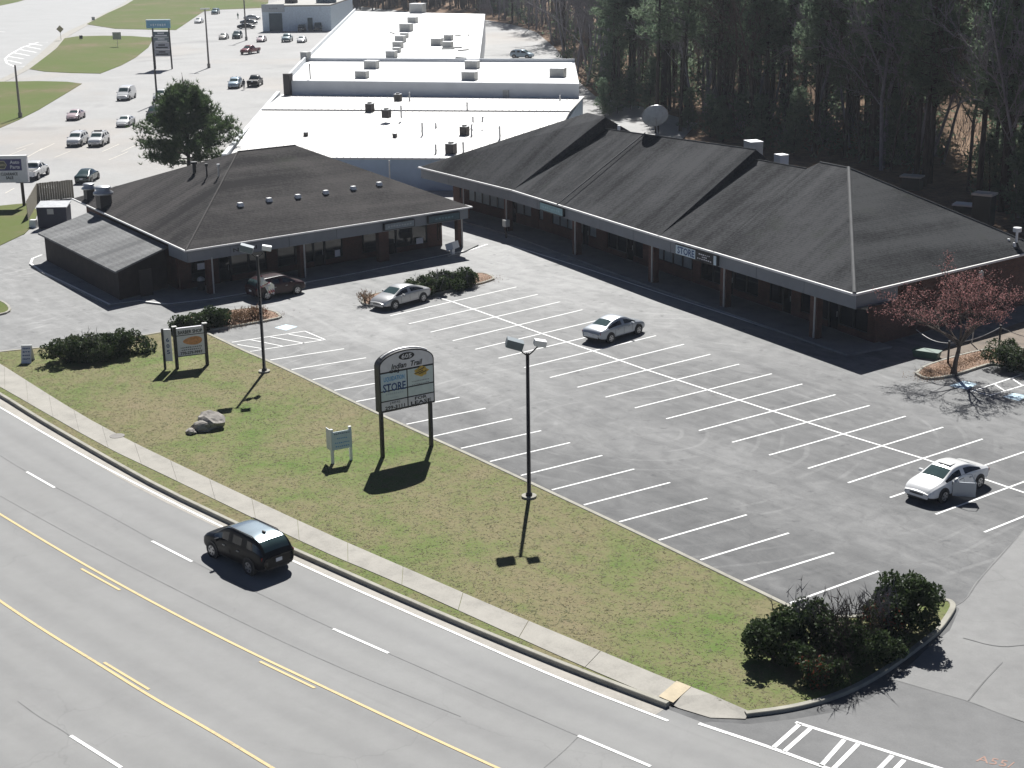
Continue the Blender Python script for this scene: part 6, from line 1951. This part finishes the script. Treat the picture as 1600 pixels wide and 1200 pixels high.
# tall dark steel container and clutter behind the right building
dt = empty('dark_container', tuple(at(1535, 352, 0)), .3)
tag(dt, 'tall dark green container with pale lid behind the right building roof edge', 'container')
MB().box((0, 0, 1.4), (1.7, 1.4, 2.8)).build('container_body', plain('very_dark_green', (.012, .02, .018), .6), dt)
MB().box((0, 0, 2.9), (1.9, 1.6, .2)).build('container_lid', M_HVAC, dt)
for i, (px, py, hh_) in enumerate(((1424, 296, 1.3), (1508, 332, .7))):
    r = empty('waste_bin', tuple(at(px, py, 0)), .4)
    tag(r, ['dark bin with grey lid and green cart behind the peak of the roof', 'low bin with white lid beside the tall dark container'][i], 'bin')
    MB().box((0, 0, hh_ / 2), (2.0, 1.4, hh_)).build('bin_body', plain('very_dark_green', (.012, .02, .018), .6), r)
    MB().box((0, 0, hh_ + .08), (2.2, 1.6, .16)).build('bin_lid', M_WHITEMETAL if i else M_HVAC, r)

# ================================================================== PEOPLE (far off)
def person(px, py, top, legs, label, lean=0.0):
    base = at(px, py, -.02)
    r = empty('person', tuple(base), math.atan2(-_fwd[1], -_fwd[0]))
    tag(r, label, 'person')
    v = [(0, 0, .95), (0, 0, 1.2), (0, 0, 1.42), (0, 0, 1.52), (.02, 0, 1.68),
         (0, .10, .90), (.10, .12, .50), (-.05, .13, .06), (.08, .13, .03), (0, -.10, .90), (-.10, -.11, .50), (-.22, -.11, .08), (-.10, -.11, .04),
         (0, .19, 1.40), (.08, .25, 1.14), (.18, .22, .93), (0, -.19, 1.40), (-.08, -.25, 1.14), (-.02, -.24, .90)]
    e = [(0, 1), (1, 2), (2, 3), (3, 4), (0, 5), (5, 6), (6, 7), (7, 8), (0, 9), (9, 10), (10, 11), (11, 12), (2, 13), (13, 14), (14, 15), (2, 16), (16, 17), (17, 18)]
    rad = [.15, .15, .16, .06, .10, .09, .07, .045, .035, .09, .07, .045, .035, .06, .045, .035, .06, .045, .035]
    me = bpy.data.meshes.new('body'); me.from_pydata(v, e, []); me.materials.append(top); me.materials.append(legs)
    o = bpy.data.objects.new('body', me); COL.objects.link(o); o.parent = r
    o.modifiers.new('skin', 'SKIN'); sb_ = o.modifiers.new('s', 'SUBSURF'); sb_.levels = 1; sb_.render_levels = 1
    for i, s in enumerate(me.skin_vertices[0].data): s.radius = (rad[i], rad[i]); s.use_root = (i == 0)
    mb = MB(); mb.tube([(0.02, 0, 1.60), (.02, 0, 1.70), (.02, 0, 1.79)], [.105, .115, .06], 10); mb.build('hair', plain('dark_hair', (.03, .022, .018), .8), r, True)
person(381.5, 140, plain('dark_jacket', (.03, .035, .05), .8), M_DARK, 'person in dark clothes standing between the pale blue vehicle and the dark pickup')
person(372, 30, plain('green_shirt', (.10, .16, .12), .8), M_DARK, 'person in green walking in the open lane above the row of cars')

# ================================================================== VEGETATION
def leaf_tris(P, size, rng, up_bias=0.0, aspect=.5):
    """one small random triangle pair (diamond) per point -> (2n,3,3)"""
    n = len(P)
    a = rng.normal(size=(n, 3)); a /= np.linalg.norm(a, axis=1)[:, None]
    b = rng.normal(size=(n, 3)); b[:, 2] += up_bias
    b -= a * np.sum(a * b, 1)[:, None]; b /= np.linalg.norm(b, axis=1)[:, None] + 1e-9
    s = size * rng.uniform(.6, 1.3, n)[:, None]
    p0, p1 = P - b * s, P + b * s
    q0, q1 = P - a * s * aspect, P + a * s * aspect
    return np.concatenate([np.stack([p0, q0, p1], 1), np.stack([p0, p1, q1], 1)], 0)

def blade_tris(P, D, length_, width, rng, k=8, spread=.8):
    """k needles fanning out around direction D from each point"""
    n = len(P)
    out = []
    for _ in range(k):
        d_ = D + rng.normal(0, spread, (n, 3)); d_ /= np.linalg.norm(d_, axis=1)[:, None] + 1e-9
        s = np.cross(d_, rng.normal(size=(n, 3))); s /= np.linalg.norm(s, axis=1)[:, None] + 1e-9
        L = length_ * rng.uniform(.6, 1.2, (n, 1))
        out.append(np.stack([P + s * width / 2, P - s * width / 2, P + d_ * L], 1))
    return np.concatenate(out, 0)

def twig_tris(a, b, w):
    """thin two-triangle crossing slivers for far twigs"""
    a, b = np.asarray(a), np.asarray(b)
    d_ = b - a
    s = np.cross(d_, [0.3, 0.5, 0.8]); s /= np.linalg.norm(s, axis=1)[:, None] + 1e-9
    t = np.cross(d_, s); t /= np.linalg.norm(t, axis=1)[:, None] + 1e-9
    return np.concatenate([np.stack([a + s * w, a - s * w, b], 1), np.stack([a + t * w, a - t * w, b], 1)], 0)

def tri_data(name, V, mats, midx=None):
    o = tri_mesh(name, V, mats, None, midx)
    me = o.data
    bpy.data.objects.remove(o)
    return me

def mb_data(mb, name, mat):
    return raw_mesh(name, mb.v, mb.f, mat, True)

def pine_meshes(seed, H=24.0, c0=.38, rad=2.6, nl=66, needle=None, puff=4, blade=(.60, .12), k=7):
    r = np.random.default_rng(seed)
    bend = r.normal(0, .35, 2)
    def axis(z): f = z / H; return np.array([bend[0] * f * f * 2, bend[1] * f * f * 2, z])
    mb = MB()
    mb.tube([axis(z) for z in np.linspace(0, H, 7)], [.24 * (1 - .85 * i / 6) * (H / 24) + .03 for i in range(7)], 7)
    P, D = [], []
    for i in range(nl):
        f = c0 + (1 - c0) * (i + r.random()) / nl
        z = H * f
        q = (f - c0) / (1 - c0)
        L = rad * (1.15 - .85 * q ** 1.3) * (.55 + .45 * min(1, q * 4 + .4)) * r.uniform(.55, 1.15)
        a = i * 2.4 + r.uniform(-.5, .5)
        dr_ = np.array([math.cos(a), math.sin(a), r.uniform(-.15, .35) + .35 * q])
        p0 = axis(z)
        mid_ = p0 + dr_ * L * .55; tip = p0 + dr_ * L + np.array([0, 0, .12 * L])
        mb.tube([p0, mid_, tip], [.05 * H / 24, .03 * H / 24, .012], 4, False)
        for t in np.linspace(.35, 1.0, max(2, int(L * 2.2))):
            c = p0 + (tip - p0) * t
            for _ in range(puff):
                P.append(c + r.normal(0, .26, 3)); D.append(dr_ * .6 + np.array([0, 0, .5]))
    P, D = np.array(P), np.array(D)
    V = blade_tris(P, D, blade[0], blade[1], r, k, .75)
    return mb_data(mb, 'trunk', M_BARKP), tri_data('crown', V, needle or M_NEEDLE)

def bare_meshes(seed, H=20.0, mat=None, levels=4, width=.30, twig=1.0, first=.35):
    r = np.random.default_rng(seed)
    mb = MB(); A_, B_ = [], []
    def grow(p, d_, L, rad, lev):
        n_ = 3
        pts = [p]
        for i in range(n_):
            d_ = unit(d_ + r.normal(0, .10, 3) + np.array([0, 0, .06]))
            pts.append(pts[-1] + d_ * L / n_)
        if lev < 2:
            mb.tube(pts, [rad * (1 - .45 * i / n_) for i in range(n_ + 1)], 6 if lev == 0 else 4, False)
        else:
            for a, b in zip(pts[:-1], pts[1:]): A_.append(a); B_.append(b + (b - a) * .2)
        if lev >= levels: return
        nb_ = (9 if lev == 0 else 5 if lev == 1 else 4)
        for k in range(nb_):
            t = (first + (1 - first) * (k + r.random()) / nb_) if lev == 0 else (.25 + .75 * (k + r.random()) / nb_)
            i = min(int(t * n_), n_ - 1)
            q = pts[i] + (pts[i + 1] - pts[i]) * (t * n_ - i)
            a = r.uniform(0, 6.283)
            side = unit(np.cross(d_, [math.cos(a), math.sin(a), .1]))
            nd = unit(d_ * r.uniform(.5, 1.0) + side * r.uniform(.45, .95) + np.array([0, 0, .25]))
            grow(q, nd, L * r.uniform(.36, .58) * (.75 if lev == 0 else 1), rad * .5 * (1 - .5 * t), lev + 1)
    grow(np.zeros(3), np.array([r.normal(0, .04), r.normal(0, .04), 1.0]), H, .20 * H / 20, 0)
    return mb_data(mb, 'trunk', mat or M_BARKG), tri_data('twigs', twig_tris(np.array(A_), np.array(B_), .030 * twig), mat or M_BARKG)

def plant(name, meshes, loc, rz, sc_, label, cat='tree', group=None, parts=('trunk', 'crown')):
    root = empty(name, tuple(loc), rz)
    root.scale = (sc_, sc_, sc_ * random.uniform(.92, 1.1))
    tag(root, label, cat, group)
    for nm, me in zip(parts, meshes):
        o = bpy.data.objects.new(nm, me); COL.objects.link(o); o.parent = root
    return root

PINES = [pine_meshes(s, H=24 + 2 * (s % 3), c0=(.34, .42, .28, .48)[s % 4], rad=2.7 + .3 * (s % 2)) for s in range(4)]
BARES = [bare_meshes(20 + s, H=19 + s, first=.3, twig=2.0) for s in range(4)]
BROWN = [bare_meshes(40 + s, H=15 + 2 * s, mat=M_BARKB, first=.25) for s in range(2)]
SAPS = [pine_meshes(60 + s, H=9, c0=.06, rad=2.2, nl=46, puff=6) for s in range(2)]

# wood's edge, from the far yard round to the right of the frame
edge_px = [(757, 30), (800, 38), (838, 50), (868, 75), (886, 98), (905, 125), (930, 150), (1010, 165), (1090, 190), (1150, 222), (1300, 252), (1450, 288), (1600, 345), (1720, 380)]
EW = W(edge_px)
def edge_at(s):
    return along(EW, s)
LE = length(EW)
acc = [0.0]
for a, b in zip(EW[:-1], EW[1:]): acc.append(acc[-1] + np.linalg.norm(b - a))
view = lambda p: unit(np.array([p[0] - CAM_POS[0], p[1] - CAM_POS[1], 0]))
rt_ = np.random.default_rng(17)
cnt = {}
ZONES = {
 0: ('bare grey deciduous tree in the hazy far wood behind the white roofs', 'pale grey bare trees of the far wood'),
 1: ('tall dark pine in the wood behind the white roofs', 'pines of the far wood'),
 2: ('tall green pine in the sunlit wood behind the satellite dish', 'pines behind the satellite dish'),
 3: ('bare brown tree among the pines behind the satellite dish', 'bare trees behind the satellite dish'),
 4: ('tall dark pine in the shaded wood behind the long right roof', 'pines behind the long right roof'),
 5: ('bare brown tree among the pines behind the long right roof', 'bare trees behind the long right roof'),
}
def px_of(p):
    q = CAM_M @ (np.asarray(p, float) - CAM_POS)
    return 800 + CAM_F * q[0] / q[2]
n_ind = 0
for i in range(215):
    # sample evenly over the width of the view
    u = rt_.uniform(0, 1)
    x = 762 + u * 900
    k = max([j for j in range(len(edge_px)) if edge_px[j][0] <= x] or [0])
    k = min(k, len(edge_px) - 2)
    f = (x - edge_px[k][0]) / max(edge_px[k + 1][0] - edge_px[k][0], 1)
    p = EW[k] + (EW[k + 1] - EW[k]) * min(max(f, 0), 1)
    dep = rt_.uniform(0, 1) ** 1.3 * (60 if x < 930 else 36)
    p = p + view(p) * (dep + (0 if x > 930 else 4))
    if x < 935:
        z = 0 if rt_.random() < .72 else 1
    elif x < 1160:
        z = 2 if rt_.random() < .55 else 3
    else:
        z = 4 if rt_.random() < .58 else 5
    # keep a sunlit gap in the wood towards the right
    if 1462 < x < 1532 and rt_.random() < .93:
        continue
    if z in (1, 2, 4): ms, nm, parts = PINES[rt_.integers(4)], 'pine_tree', ('trunk', 'crown')
    elif z == 0: ms, nm, parts = BARES[rt_.integers(4)], 'bare_tree', ('trunk', 'twigs')
    else: ms, nm, parts = (BROWN[rt_.integers(2)] if rt_.random() < .3 else BARES[rt_.integers(4)]), 'bare_tree', ('trunk', 'twigs')
    p = p + np.array([0, 0, hill(p)])
    plant(nm, ms, p - [0, 0, .1], rt_.uniform(0, 6.28), rt_.uniform(.85, 1.2), ZONES[z][0], 'tree', ZONES[z][1], parts)
    n_ind += 1
# young evergreens and brush along the edge
for i, (px, py, s_) in enumerate(((945, 182, .55), (965, 178, .5), (985, 172, .6), (1075, 205, .6), (1110, 215, .55), (1130, 222, .6), (1190, 236, .7), (1015, 178, .8), (955, 150, 1.0), (1600, 350, .9), (1545, 318, .7), (1390, 262, .8), (1240, 245, .8))):
    lab = 'young bushy pine at the foot of the wood behind the dish' if px < 1150 else 'young pine in the shade at the foot of the right wood'
    plant('young_pine', SAPS[i % 2], at(px, py, -.1), i * 1.3, s_, lab, 'tree', 'young pines behind the dish' if px < 1150 else 'young pines of the right wood')
# two pines standing clear of the wood by the back lot
plant('pine_tree', PINES[1], at(1026, 208, -.1), .4, 1.0, 'lone pine with dark straight trunk right behind the satellite dish', 'tree')
plant('pine_tree', PINES[3], at(1063, 206, -.1), 2.2, .95, 'lone pine with straight trunk just right of the satellite dish', 'tree')
plant('pine_tree', PINES[0], at(1443, 292, -.1), 1.2, 1.12, 'thick dark pine trunk left of the sunlit leaf slope at the right', 'tree')
plant('pine_tree', PINES[2], at(1528, 322, -.1), 1.9, 1.05, 'slender pine right of the sunlit leaf slope', 'tree')
plant('bare_tree', BROWN[1], at(1512, 300, -.1), .5, 1.15, 'leaning bare trunk crossing the sunlit leaf slope', 'tree', None, ('trunk', 'twigs')).rotation_euler[1] = .05

# the deep wood behind, one mass
def low_tree(r, pine):
    H = r.uniform(18, 27)
    n_ = 120 if pine else 150
    if pine:
        z = H * r.uniform(.3, 1, n_); q = (z / H - .3) / .7
        rr_ = (2.9 - 2.1 * q) * np.sqrt(r.random(n_)); a = r.uniform(0, 6.28, n_)
        P = np.stack([rr_ * np.cos(a), rr_ * np.sin(a), z], 1)
        V = blade_tris(P, np.tile([0, 0, .5], (n_, 1)), 1.0, .35, r, 3, .8)
    else:
        z = H * r.uniform(.25, .85, n_); a = r.uniform(0, 6.28, n_)
        A1 = np.stack([np.zeros(n_), np.zeros(n_), z], 1)
        L = r.uniform(1.0, 4.0, n_)
        B1 = A1 + np.stack([np.cos(a) * L * .6, np.sin(a) * L * .6, L], 1)
        V = twig_tris(A1, B1, .06)
    tr = twig_tris(np.array([[0, 0, 0.0]]), np.array([[0, 0, H * .98]]), .22)
    return V, tr
Vn, Vg, Vt = [], [], []
for i in range(300):
    u = rt_.uniform(-.03, 1.05); x = 762 + u * 870
    k = min(max([j for j in range(len(edge_px)) if edge_px[j][0] <= x] or [0]), len(edge_px) - 2)
    f = (x - edge_px[k][0]) / max(edge_px[k + 1][0] - edge_px[k][0], 1)
    p = EW[k] + (EW[k + 1] - EW[k]) * min(max(f, 0), 1)
    p = p + view(p) * rt_.uniform(30, 150)
    if 1464 < px_of(p) < 1530 and rt_.random() < .92: continue
    pine = rt_.random() < (.12 if x < 935 else .5)
    V, tr = low_tree(rt_, pine)
    p = p + np.array([0, 0, hill(p)]); V = V + p; tr = tr + p
    (Vn if pine else Vg).append(V); Vt.append(tr)
# the far wood that closes the view beyond the white roofs
for i in range(420):
    x = rt_.uniform(515, 800)
    p = at(x, rt_.uniform(-8, 16), 0) + 0
    pine = rt_.random() < .15
    V, tr = low_tree(rt_, pine)
    (Vn if pine else Vg).append(V * 1.0 + p); Vt.append(tr + p)
# brush and saplings that fill the floor of the wood
for i in range(520):
    u = rt_.uniform(-.03, 1.05); x = 762 + u * 870
    k = min(max([j for j in range(len(edge_px)) if edge_px[j][0] <= x] or [0]), len(edge_px) - 2)
    f = (x - edge_px[k][0]) / max(edge_px[k + 1][0] - edge_px[k][0], 1)
    p = EW[k] + (EW[k + 1] - EW[k]) * min(max(f, 0), 1)
    p = p + view(p) * rt_.uniform(3, 110)
    if 1465 < px_of(p) < 1530 and rt_.random() < .95: continue
    p = p + np.array([0, 0, hill(p)])
    hb_ = rt_.uniform(2.0, 9.0); n_ = 60
    if rt_.random() < (.3 if x < 935 else .62):
        q = rt_.random(n_); P = np.stack([rt_.normal(0, 1, n_) * (1.5 - q), rt_.normal(0, 1, n_) * (1.5 - q), q * hb_], 1)
        Vn.append(blade_tris(P, np.tile([0, 0, .4], (n_, 1)), .8, .26, rt_, 3, .9) + p)
    else:
        A1 = np.stack([rt_.normal(0, .8, n_), rt_.normal(0, .8, n_), rt_.uniform(0, hb_ * .5, n_)], 1)
        Vg.append(twig_tris(A1, A1 + np.stack([rt_.normal(0, .7, n_), rt_.normal(0, .7, n_), rt_.uniform(.6, hb_ * .6, n_)], 1), .035) + p)
Vn, Vg, Vt = np.concatenate(Vn), np.concatenate(Vg), np.concatenate(Vt)
fw = tri_mesh('deep_wood', np.concatenate([Vn, Vg, Vt]), [M_NEEDLE, M_BARKG, M_BARKB], None, np.concatenate([np.zeros(len(Vn)), np.ones(len(Vg)), np.full(len(Vt), 2)]))
struct(fw, 'stuff', 'dense mass of pines and bare trees deep in the wood')

# bushy pine behind the corner building
def bushy_pine():
    r = np.random.default_rng(91)
    mb = MB(); P, D = [], []
    H = 10.6
    mb.tube([(0, 0, 0), (.1, 0, 3), (-.1, .1, 6), (.1, 0, 9), (0, 0, H - .6)], [.30, .25, .18, .09, .03], 8)
    for i in range(74):
        f = .06 + .94 * (i + r.random()) / 74
        z = .8 + (H - 1.6) * f
        L = 5.5 * (1 - .80 * f ** 1.6) * r.uniform(.6, 1.12)
        a = i * 2.399 + r.uniform(-.4, .4)
        dr_ = np.array([math.cos(a), math.sin(a), r.uniform(-.02, .25) + .30 * f])
        p0 = np.array([0, 0, z * .82]); tip = p0 + dr_ * L
        mb.tube([p0, p0 + dr_ * L * .5 + [0, 0, -.1], tip], [.06, .04, .015], 4, False)
        for t in np.linspace(.5, 1, 6):
            c = p0 + (tip - p0) * t
            for _ in range(10 if t < .8 else 15):
                q = c + r.normal(0, .34, 3) * [1, 1, .8]
                P.append(q); D.append(np.array([dr_[0] * .4, dr_[1] * .4, .9]))
    P, D = np.array(P), np.array(D)
    V = blade_tris(P, D, .45, .085, r, 10, .8)
    return mb_data(mb, 'trunk', M_BARKP), tri_data('crown', V, M_NEEDLE2)
plant('bushy_pine', bushy_pine(), at(296, 277, -.05), .6, 1.08, 'broad bushy dark green pine rising behind the corner building roof', 'tree')

# red-budded tree on the island
def red_tree():
    r = np.random.default_rng(33)
    mb = MB(); A_, B_, tips = [], [], []
    def grow(p, d_, L, rad, lev):
        pts = [p]
        for i in range(3):
            d_ = unit(d_ + r.normal(0, .13, 3))
            pts.append(pts[-1] + d_ * L / 3)
        if lev < 3: mb.tube(pts, [rad, rad * .86, rad * .74, rad * .6], 7 if lev < 2 else 4, False)
        else:
            for a, b in zip(pts[:-1], pts[1:]): A_.append(a); B_.append(b + (b - a) * .25)
        if lev >= 3: tips.append(pts[1]); tips.append(pts[2]); tips.append(pts[3])
        if lev == 5: return
        for k in range((0, 4, 4, 4, 3)[lev] if lev else 0):
            t = .35 + .65 * (k + r.random()) / 4
            i = min(int(t * 3), 2); q = pts[i] + (pts[i + 1] - pts[i]) * (t * 3 - i)
            side = unit(r.normal(size=3)); side[2] *= .4
            nd = unit(d_ * .8 + side * .75 + np.array([0, 0, .05]))
            grow(q, nd, L * r.uniform(.5, .72), rad * .5, lev + 1)
        if lev == 0:
            for k in range(9):
                a = k * 2.4 + r.uniform(-.3, .3); el = r.uniform(.45, 1.25)
                grow(pts[-1] - [0, 0, r.uniform(0, .5)], np.array([math.cos(a) * math.cos(el), math.sin(a) * math.cos(el), math.sin(el)]), r.uniform(2.3, 3.2), .075, 1)
    grow(np.zeros(3), np.array([0.02, 0, 1.0]), 2.5, .17, 0)
    mb.tube([(0, 0, -.1), (0, 0, .4)], [.26, .17], 8, False)
    tips = np.array(tips); tips = tips[tips[:, 2] > 2.6]
    pick = tips[r.integers(0, len(tips), 7600)] + r.normal(0, .10, (7600, 3))
    V1 = twig_tris(np.array(A_), np.array(B_), .012)
    V2 = leaf_tris(pick, .055, r)
    return mb_data(mb, 'trunk', M_BARKB), tri_data('twigs', V1, M_BARKB), tri_data('buds', V2, M_REDBUD)
plant('red_budded_tree', red_tree(), at(1490, 584, .10), 1.0, 1.0, 'spreading tree with reddish buds on the mulch island at the right building corner', 'tree', None, ('trunk', 'twigs', 'buds'))

# shrubs
def shrub(name, px, py, rx, ry, h_, n, leaf, mats, label, rz=0.0, group=None, seed=1, twigs=0, twigmat=None, z=.1, lumps=26, spiky=0.0):
    r = np.random.default_rng(seed)
    c0 = at(px, py, z)
    root = empty(name, tuple(c0), rz); tag(root, label, 'shrub', group)
    P = []
    a = r.uniform(0, 6.28, lumps); q = np.sqrt(r.random(lumps)) * .8; zz = r.uniform(.18, .78, lumps)
    q = q * np.sqrt(np.clip(1.15 - zz ** 2, 0, 1))
    C = np.stack([np.cos(a) * q * rx, np.sin(a) * q * ry, zz * h_], 1)
    R = r.uniform(.20, .36, lumps) * min(rx, ry, h_ * 1.2)
    li = r.integers(0, lumps, n)
    dv = r.normal(size=(n, 3)); dv /= np.linalg.norm(dv, axis=1)[:, None]
    P = C[li] + dv * (R[li] * r.uniform(.7, 1.12, n))[:, None]
    P[:, 2] = np.abs(P[:, 2]) * (1 + spiky * r.random(n))
    V = leaf_tris(P, leaf, r, .6, .55)
    mi = np.zeros(len(V)) if not isinstance(mats, (list, tuple)) else np.tile((r.random(n) < .22).astype(int), 2)
    o = tri_mesh('foliage', V, mats, root, mi if isinstance(mats, (list, tuple)) else None)
    mb = MB()
    for k in range(7):
        e = C[r.integers(0, lumps)]
        mb.tube([(0.1 * r.normal(), 0.1 * r.normal(), 0), e * [.6, .6, .6], e], [.04, .03, .015], 5, False)
    mb.build('stems', M_BARKB, root)
    if twigs:
        A_, B_ = [], []
        for k in range(twigs):
            b = np.array([r.normal(0, rx * .35), r.normal(0, ry * .35), h_ * r.uniform(.1, .5)])
            d_ = unit(np.array([r.normal(0, .3), r.normal(0, .3), 1.0])); L = h_ * r.uniform(.5, 1.0)
            m_ = b + d_ * L * .55; e = m_ + unit(d_ + r.normal(0, .25, 3)) * L * .45
            A_ += [b, m_]; B_ += [m_ + (m_ - b) * .05, e]
            for _ in range(4):
                s = b + (e - b) * r.uniform(.4, .9); A_.append(s); B_.append(s + unit(d_ + r.normal(0, .6, 3)) * L * .3)
        tri_mesh('bare_twigs', twig_tris(np.array(A_), np.array(B_), .017), twigmat or M_BARKB, root)['kind'] = 'stuff'
    return root
G_ = 'dark shrubs at the driveway corner'
shrub('evergreen_shrub', 1212, 1030, 1.75, 1.5, 1.9, 7000, .085, M_SHRUB, 'rounded dark evergreen shrub at the lawn side of the driveway corner', 0, G_, 2)
shrub('evergreen_shrub', 1262, 1012, 1.3, 1.3, 1.9, 5000, .085, M_SHRUB, 'dark shrub between the lawn side shrub and the bare stems', 0, G_, 3, 40, M_BARKG)
shrub('bare_stem_shrub', 1318, 1030, 1.4, 1.3, 2.2, 1700, .07, [M_SHRUB, M_BARKB], 'shrub of upright bare dark stems in the middle of the driveway corner', 0, G_, 4, 60, M_BARKP)
shrub('evergreen_shrub', 1342, 1034, 1.4, 1.3, 1.5, 4200, .08, M_SHRUB, 'dark low shrub below the bare stems nearest the corner kerb', 0, G_, 5, 16, M_BARKB)
shrub('rust_leaved_shrub', 1375, 1000, 1.2, 1.1, 1.8, 1500, .075, [M_SHRUB, M_REDLEAF], 'thin shrub with brown leaves left of the tall dark shrub', 0, G_, 6, 60, M_BARKG)
shrub('evergreen_shrub', 1414, 986, 1.7, 1.6, 2.6, 9500, .085, M_SHRUB, 'tallest dense dark shrub at the right end of the driveway corner', 0, G_, 7)
shrub('evergreen_shrub', 1383, 1024, 1.2, .9, 1.1, 3000, .08, M_SHRUB, 'low dark shrub in front of the tallest one at the kerb', 0, G_, 8)
shrub('red_leaved_shrub', 1272, 1066, .95, .8, 1.15, 2200, .07, [M_SHRUB, M_REDLEAF], 'small shrub with bright rusty red leaves nearest the sidewalk corner', 0, G_, 9, 18)
shrub('evergreen_shrub', 1300, 1066, 1.0, .8, 1.1, 2200, .07, M_SHRUB, 'small dark shrub just right of the rusty red one', 0, G_, 10, 14)
G2 = 'shrubs of the bed by the side driveway'
bd = unit(at(215, 545) - at(95, 555)); brz = math.atan2(bd[1], bd[0])
shrub('bed_shrub', 110, 565, 2.2, 1.7, 1.5, 5200, .10, [M_SHRUB, M_SHRUBG], 'grey green flecked shrub at the left end of the bed by the side driveway', brz, G2, 12)
shrub('bed_shrub', 150, 560, 2.2, 1.7, 1.5, 5200, .10, [M_SHRUB, M_SHRUBG], 'middle shrub of the bed, with bare twigs standing above it', brz, G2, 13, 34, M_BARKG)
shrub('bed_shrub', 198, 551, 2.3, 1.7, 1.5, 5600, .10, M_SHRUB, 'dark shrub at the right end of the bed nearest the barber sign', brz, G2, 14)
G3 = 'low evergreens of the parking islands'
id_ = unit(at(740, 440) - at(600, 468)); irz = math.atan2(id_[1], id_[0])
shrub('low_juniper', 655, 459, 2.3, 1.5, 1.15, 4600, .10, [M_SHRUB, M_SHRUBG], 'low dark juniper right behind the parked silver sedan', irz, G3, 15)
shrub('low_juniper', 690, 453, 2.4, 1.6, 1.25, 5000, .10, M_SHRUB, 'low dark juniper in the middle of the island with a bare bush on it', irz, G3, 16, 44, M_BARKG)
shrub('low_juniper', 723, 446, 1.4, 1.3, 1.35, 3400, .10, M_SHRUB, 'rounded dark shrub at the mulch end of the island', irz, G3, 17)
shrub('dry_bush', 573, 474, .8, .8, .9, 300, .06, M_DRYTWIG, 'small dry brown bush in front of the silver sedan nose', 0, G3, 18, 40, M_DRYTWIG)
shrub('low_juniper', 312, 514, 2.4, 1.5, 1.25, 5600, .10, M_SHRUB, 'dark spreading juniper right behind the barber shop sign', irz, G3, 19)
shrub('low_juniper', 338, 508, 1.6, 1.3, 1.2, 3600, .10, M_SHRUB, 'dark juniper between the barber sign and the dry grasses', irz, G3, 24)
shrub('dry_grass_clump', 372, 502, 1.5, 1.0, .8, 700, .07, M_DRYTWIG, 'reddish dry grass clump left of the light pole on the corner island', irz, G3, 25, 60, M_DRYTWIG)
shrub('dry_grass_clump', 398, 497, 1.3, .9, .8, 600, .07, [M_DRYTWIG, M_REDLEAF], 'reddish dry grass clump behind the light pole on the corner island', irz, G3, 26, 60, M_DRYTWIG)
shrub('pale_shrub', 1572, 572, 2.0, 1.6, 1.5, 5200, .085, [M_SHRUB, M_PALESHRUB], 'rounded shrub with pale sunlit top at the right edge of the tree island', 0, None, 27)
shrub('pale_shrub', 1625, 580, 2.0, 1.6, 1.4, 4200, .085, [M_SHRUB, M_PALESHRUB], 'second pale topped shrub cut by the right edge of the picture', 0, None, 28)
# mulch and straw lying loose on the islands
Vs = []
for px0, py0, px1, py1, n in ((1440, 590, 1545, 552, 3000), (735, 445, 772, 432, 500), (345, 512, 435, 490, 800)):
    c0, c1 = at(px0, py0, .12), at(px1, py1, .12)
    P = c0 + (c1 - c0) * rt_.random((n, 1)) + rt_.normal(0, .55, (n, 3)) * [1, 1, 0]
    P[:, 2] = .12 + .03 * rt_.random(n)
    Vs.append(leaf_tris(P, .06, rt_, 0, .25))
pk = tri_mesh('pine_straw', np.concatenate(Vs), M_DRYTWIG)
struct(pk, 'stuff', 'loose brown pine straw on the planted islands')

# ================================================================== AIR
hz_m = bpy.data.materials.new('thin_haze')
hz_m.use_nodes = True
nt = hz_m.node_tree
nt.nodes.remove(nt.nodes['Principled BSDF'])
pv = nt.nodes.new('ShaderNodeVolumePrincipled')
pv.inputs['Color'].default_value = (.86, .92, 1.0, 1)
pv.inputs['Density'].default_value = 0.00014
pv.inputs['Anisotropy'].default_value = 0.2
nt.links.new(pv.outputs[0], nt.nodes['Material Output'].inputs['Volume'])
mb = MB(); mb.box((-300, 80, 20.0), (1500, 1200, 44.0))
hz = mb.build('haze', hz_m)
struct(hz, 'stuff', 'thin pale haze in the air over the whole place')
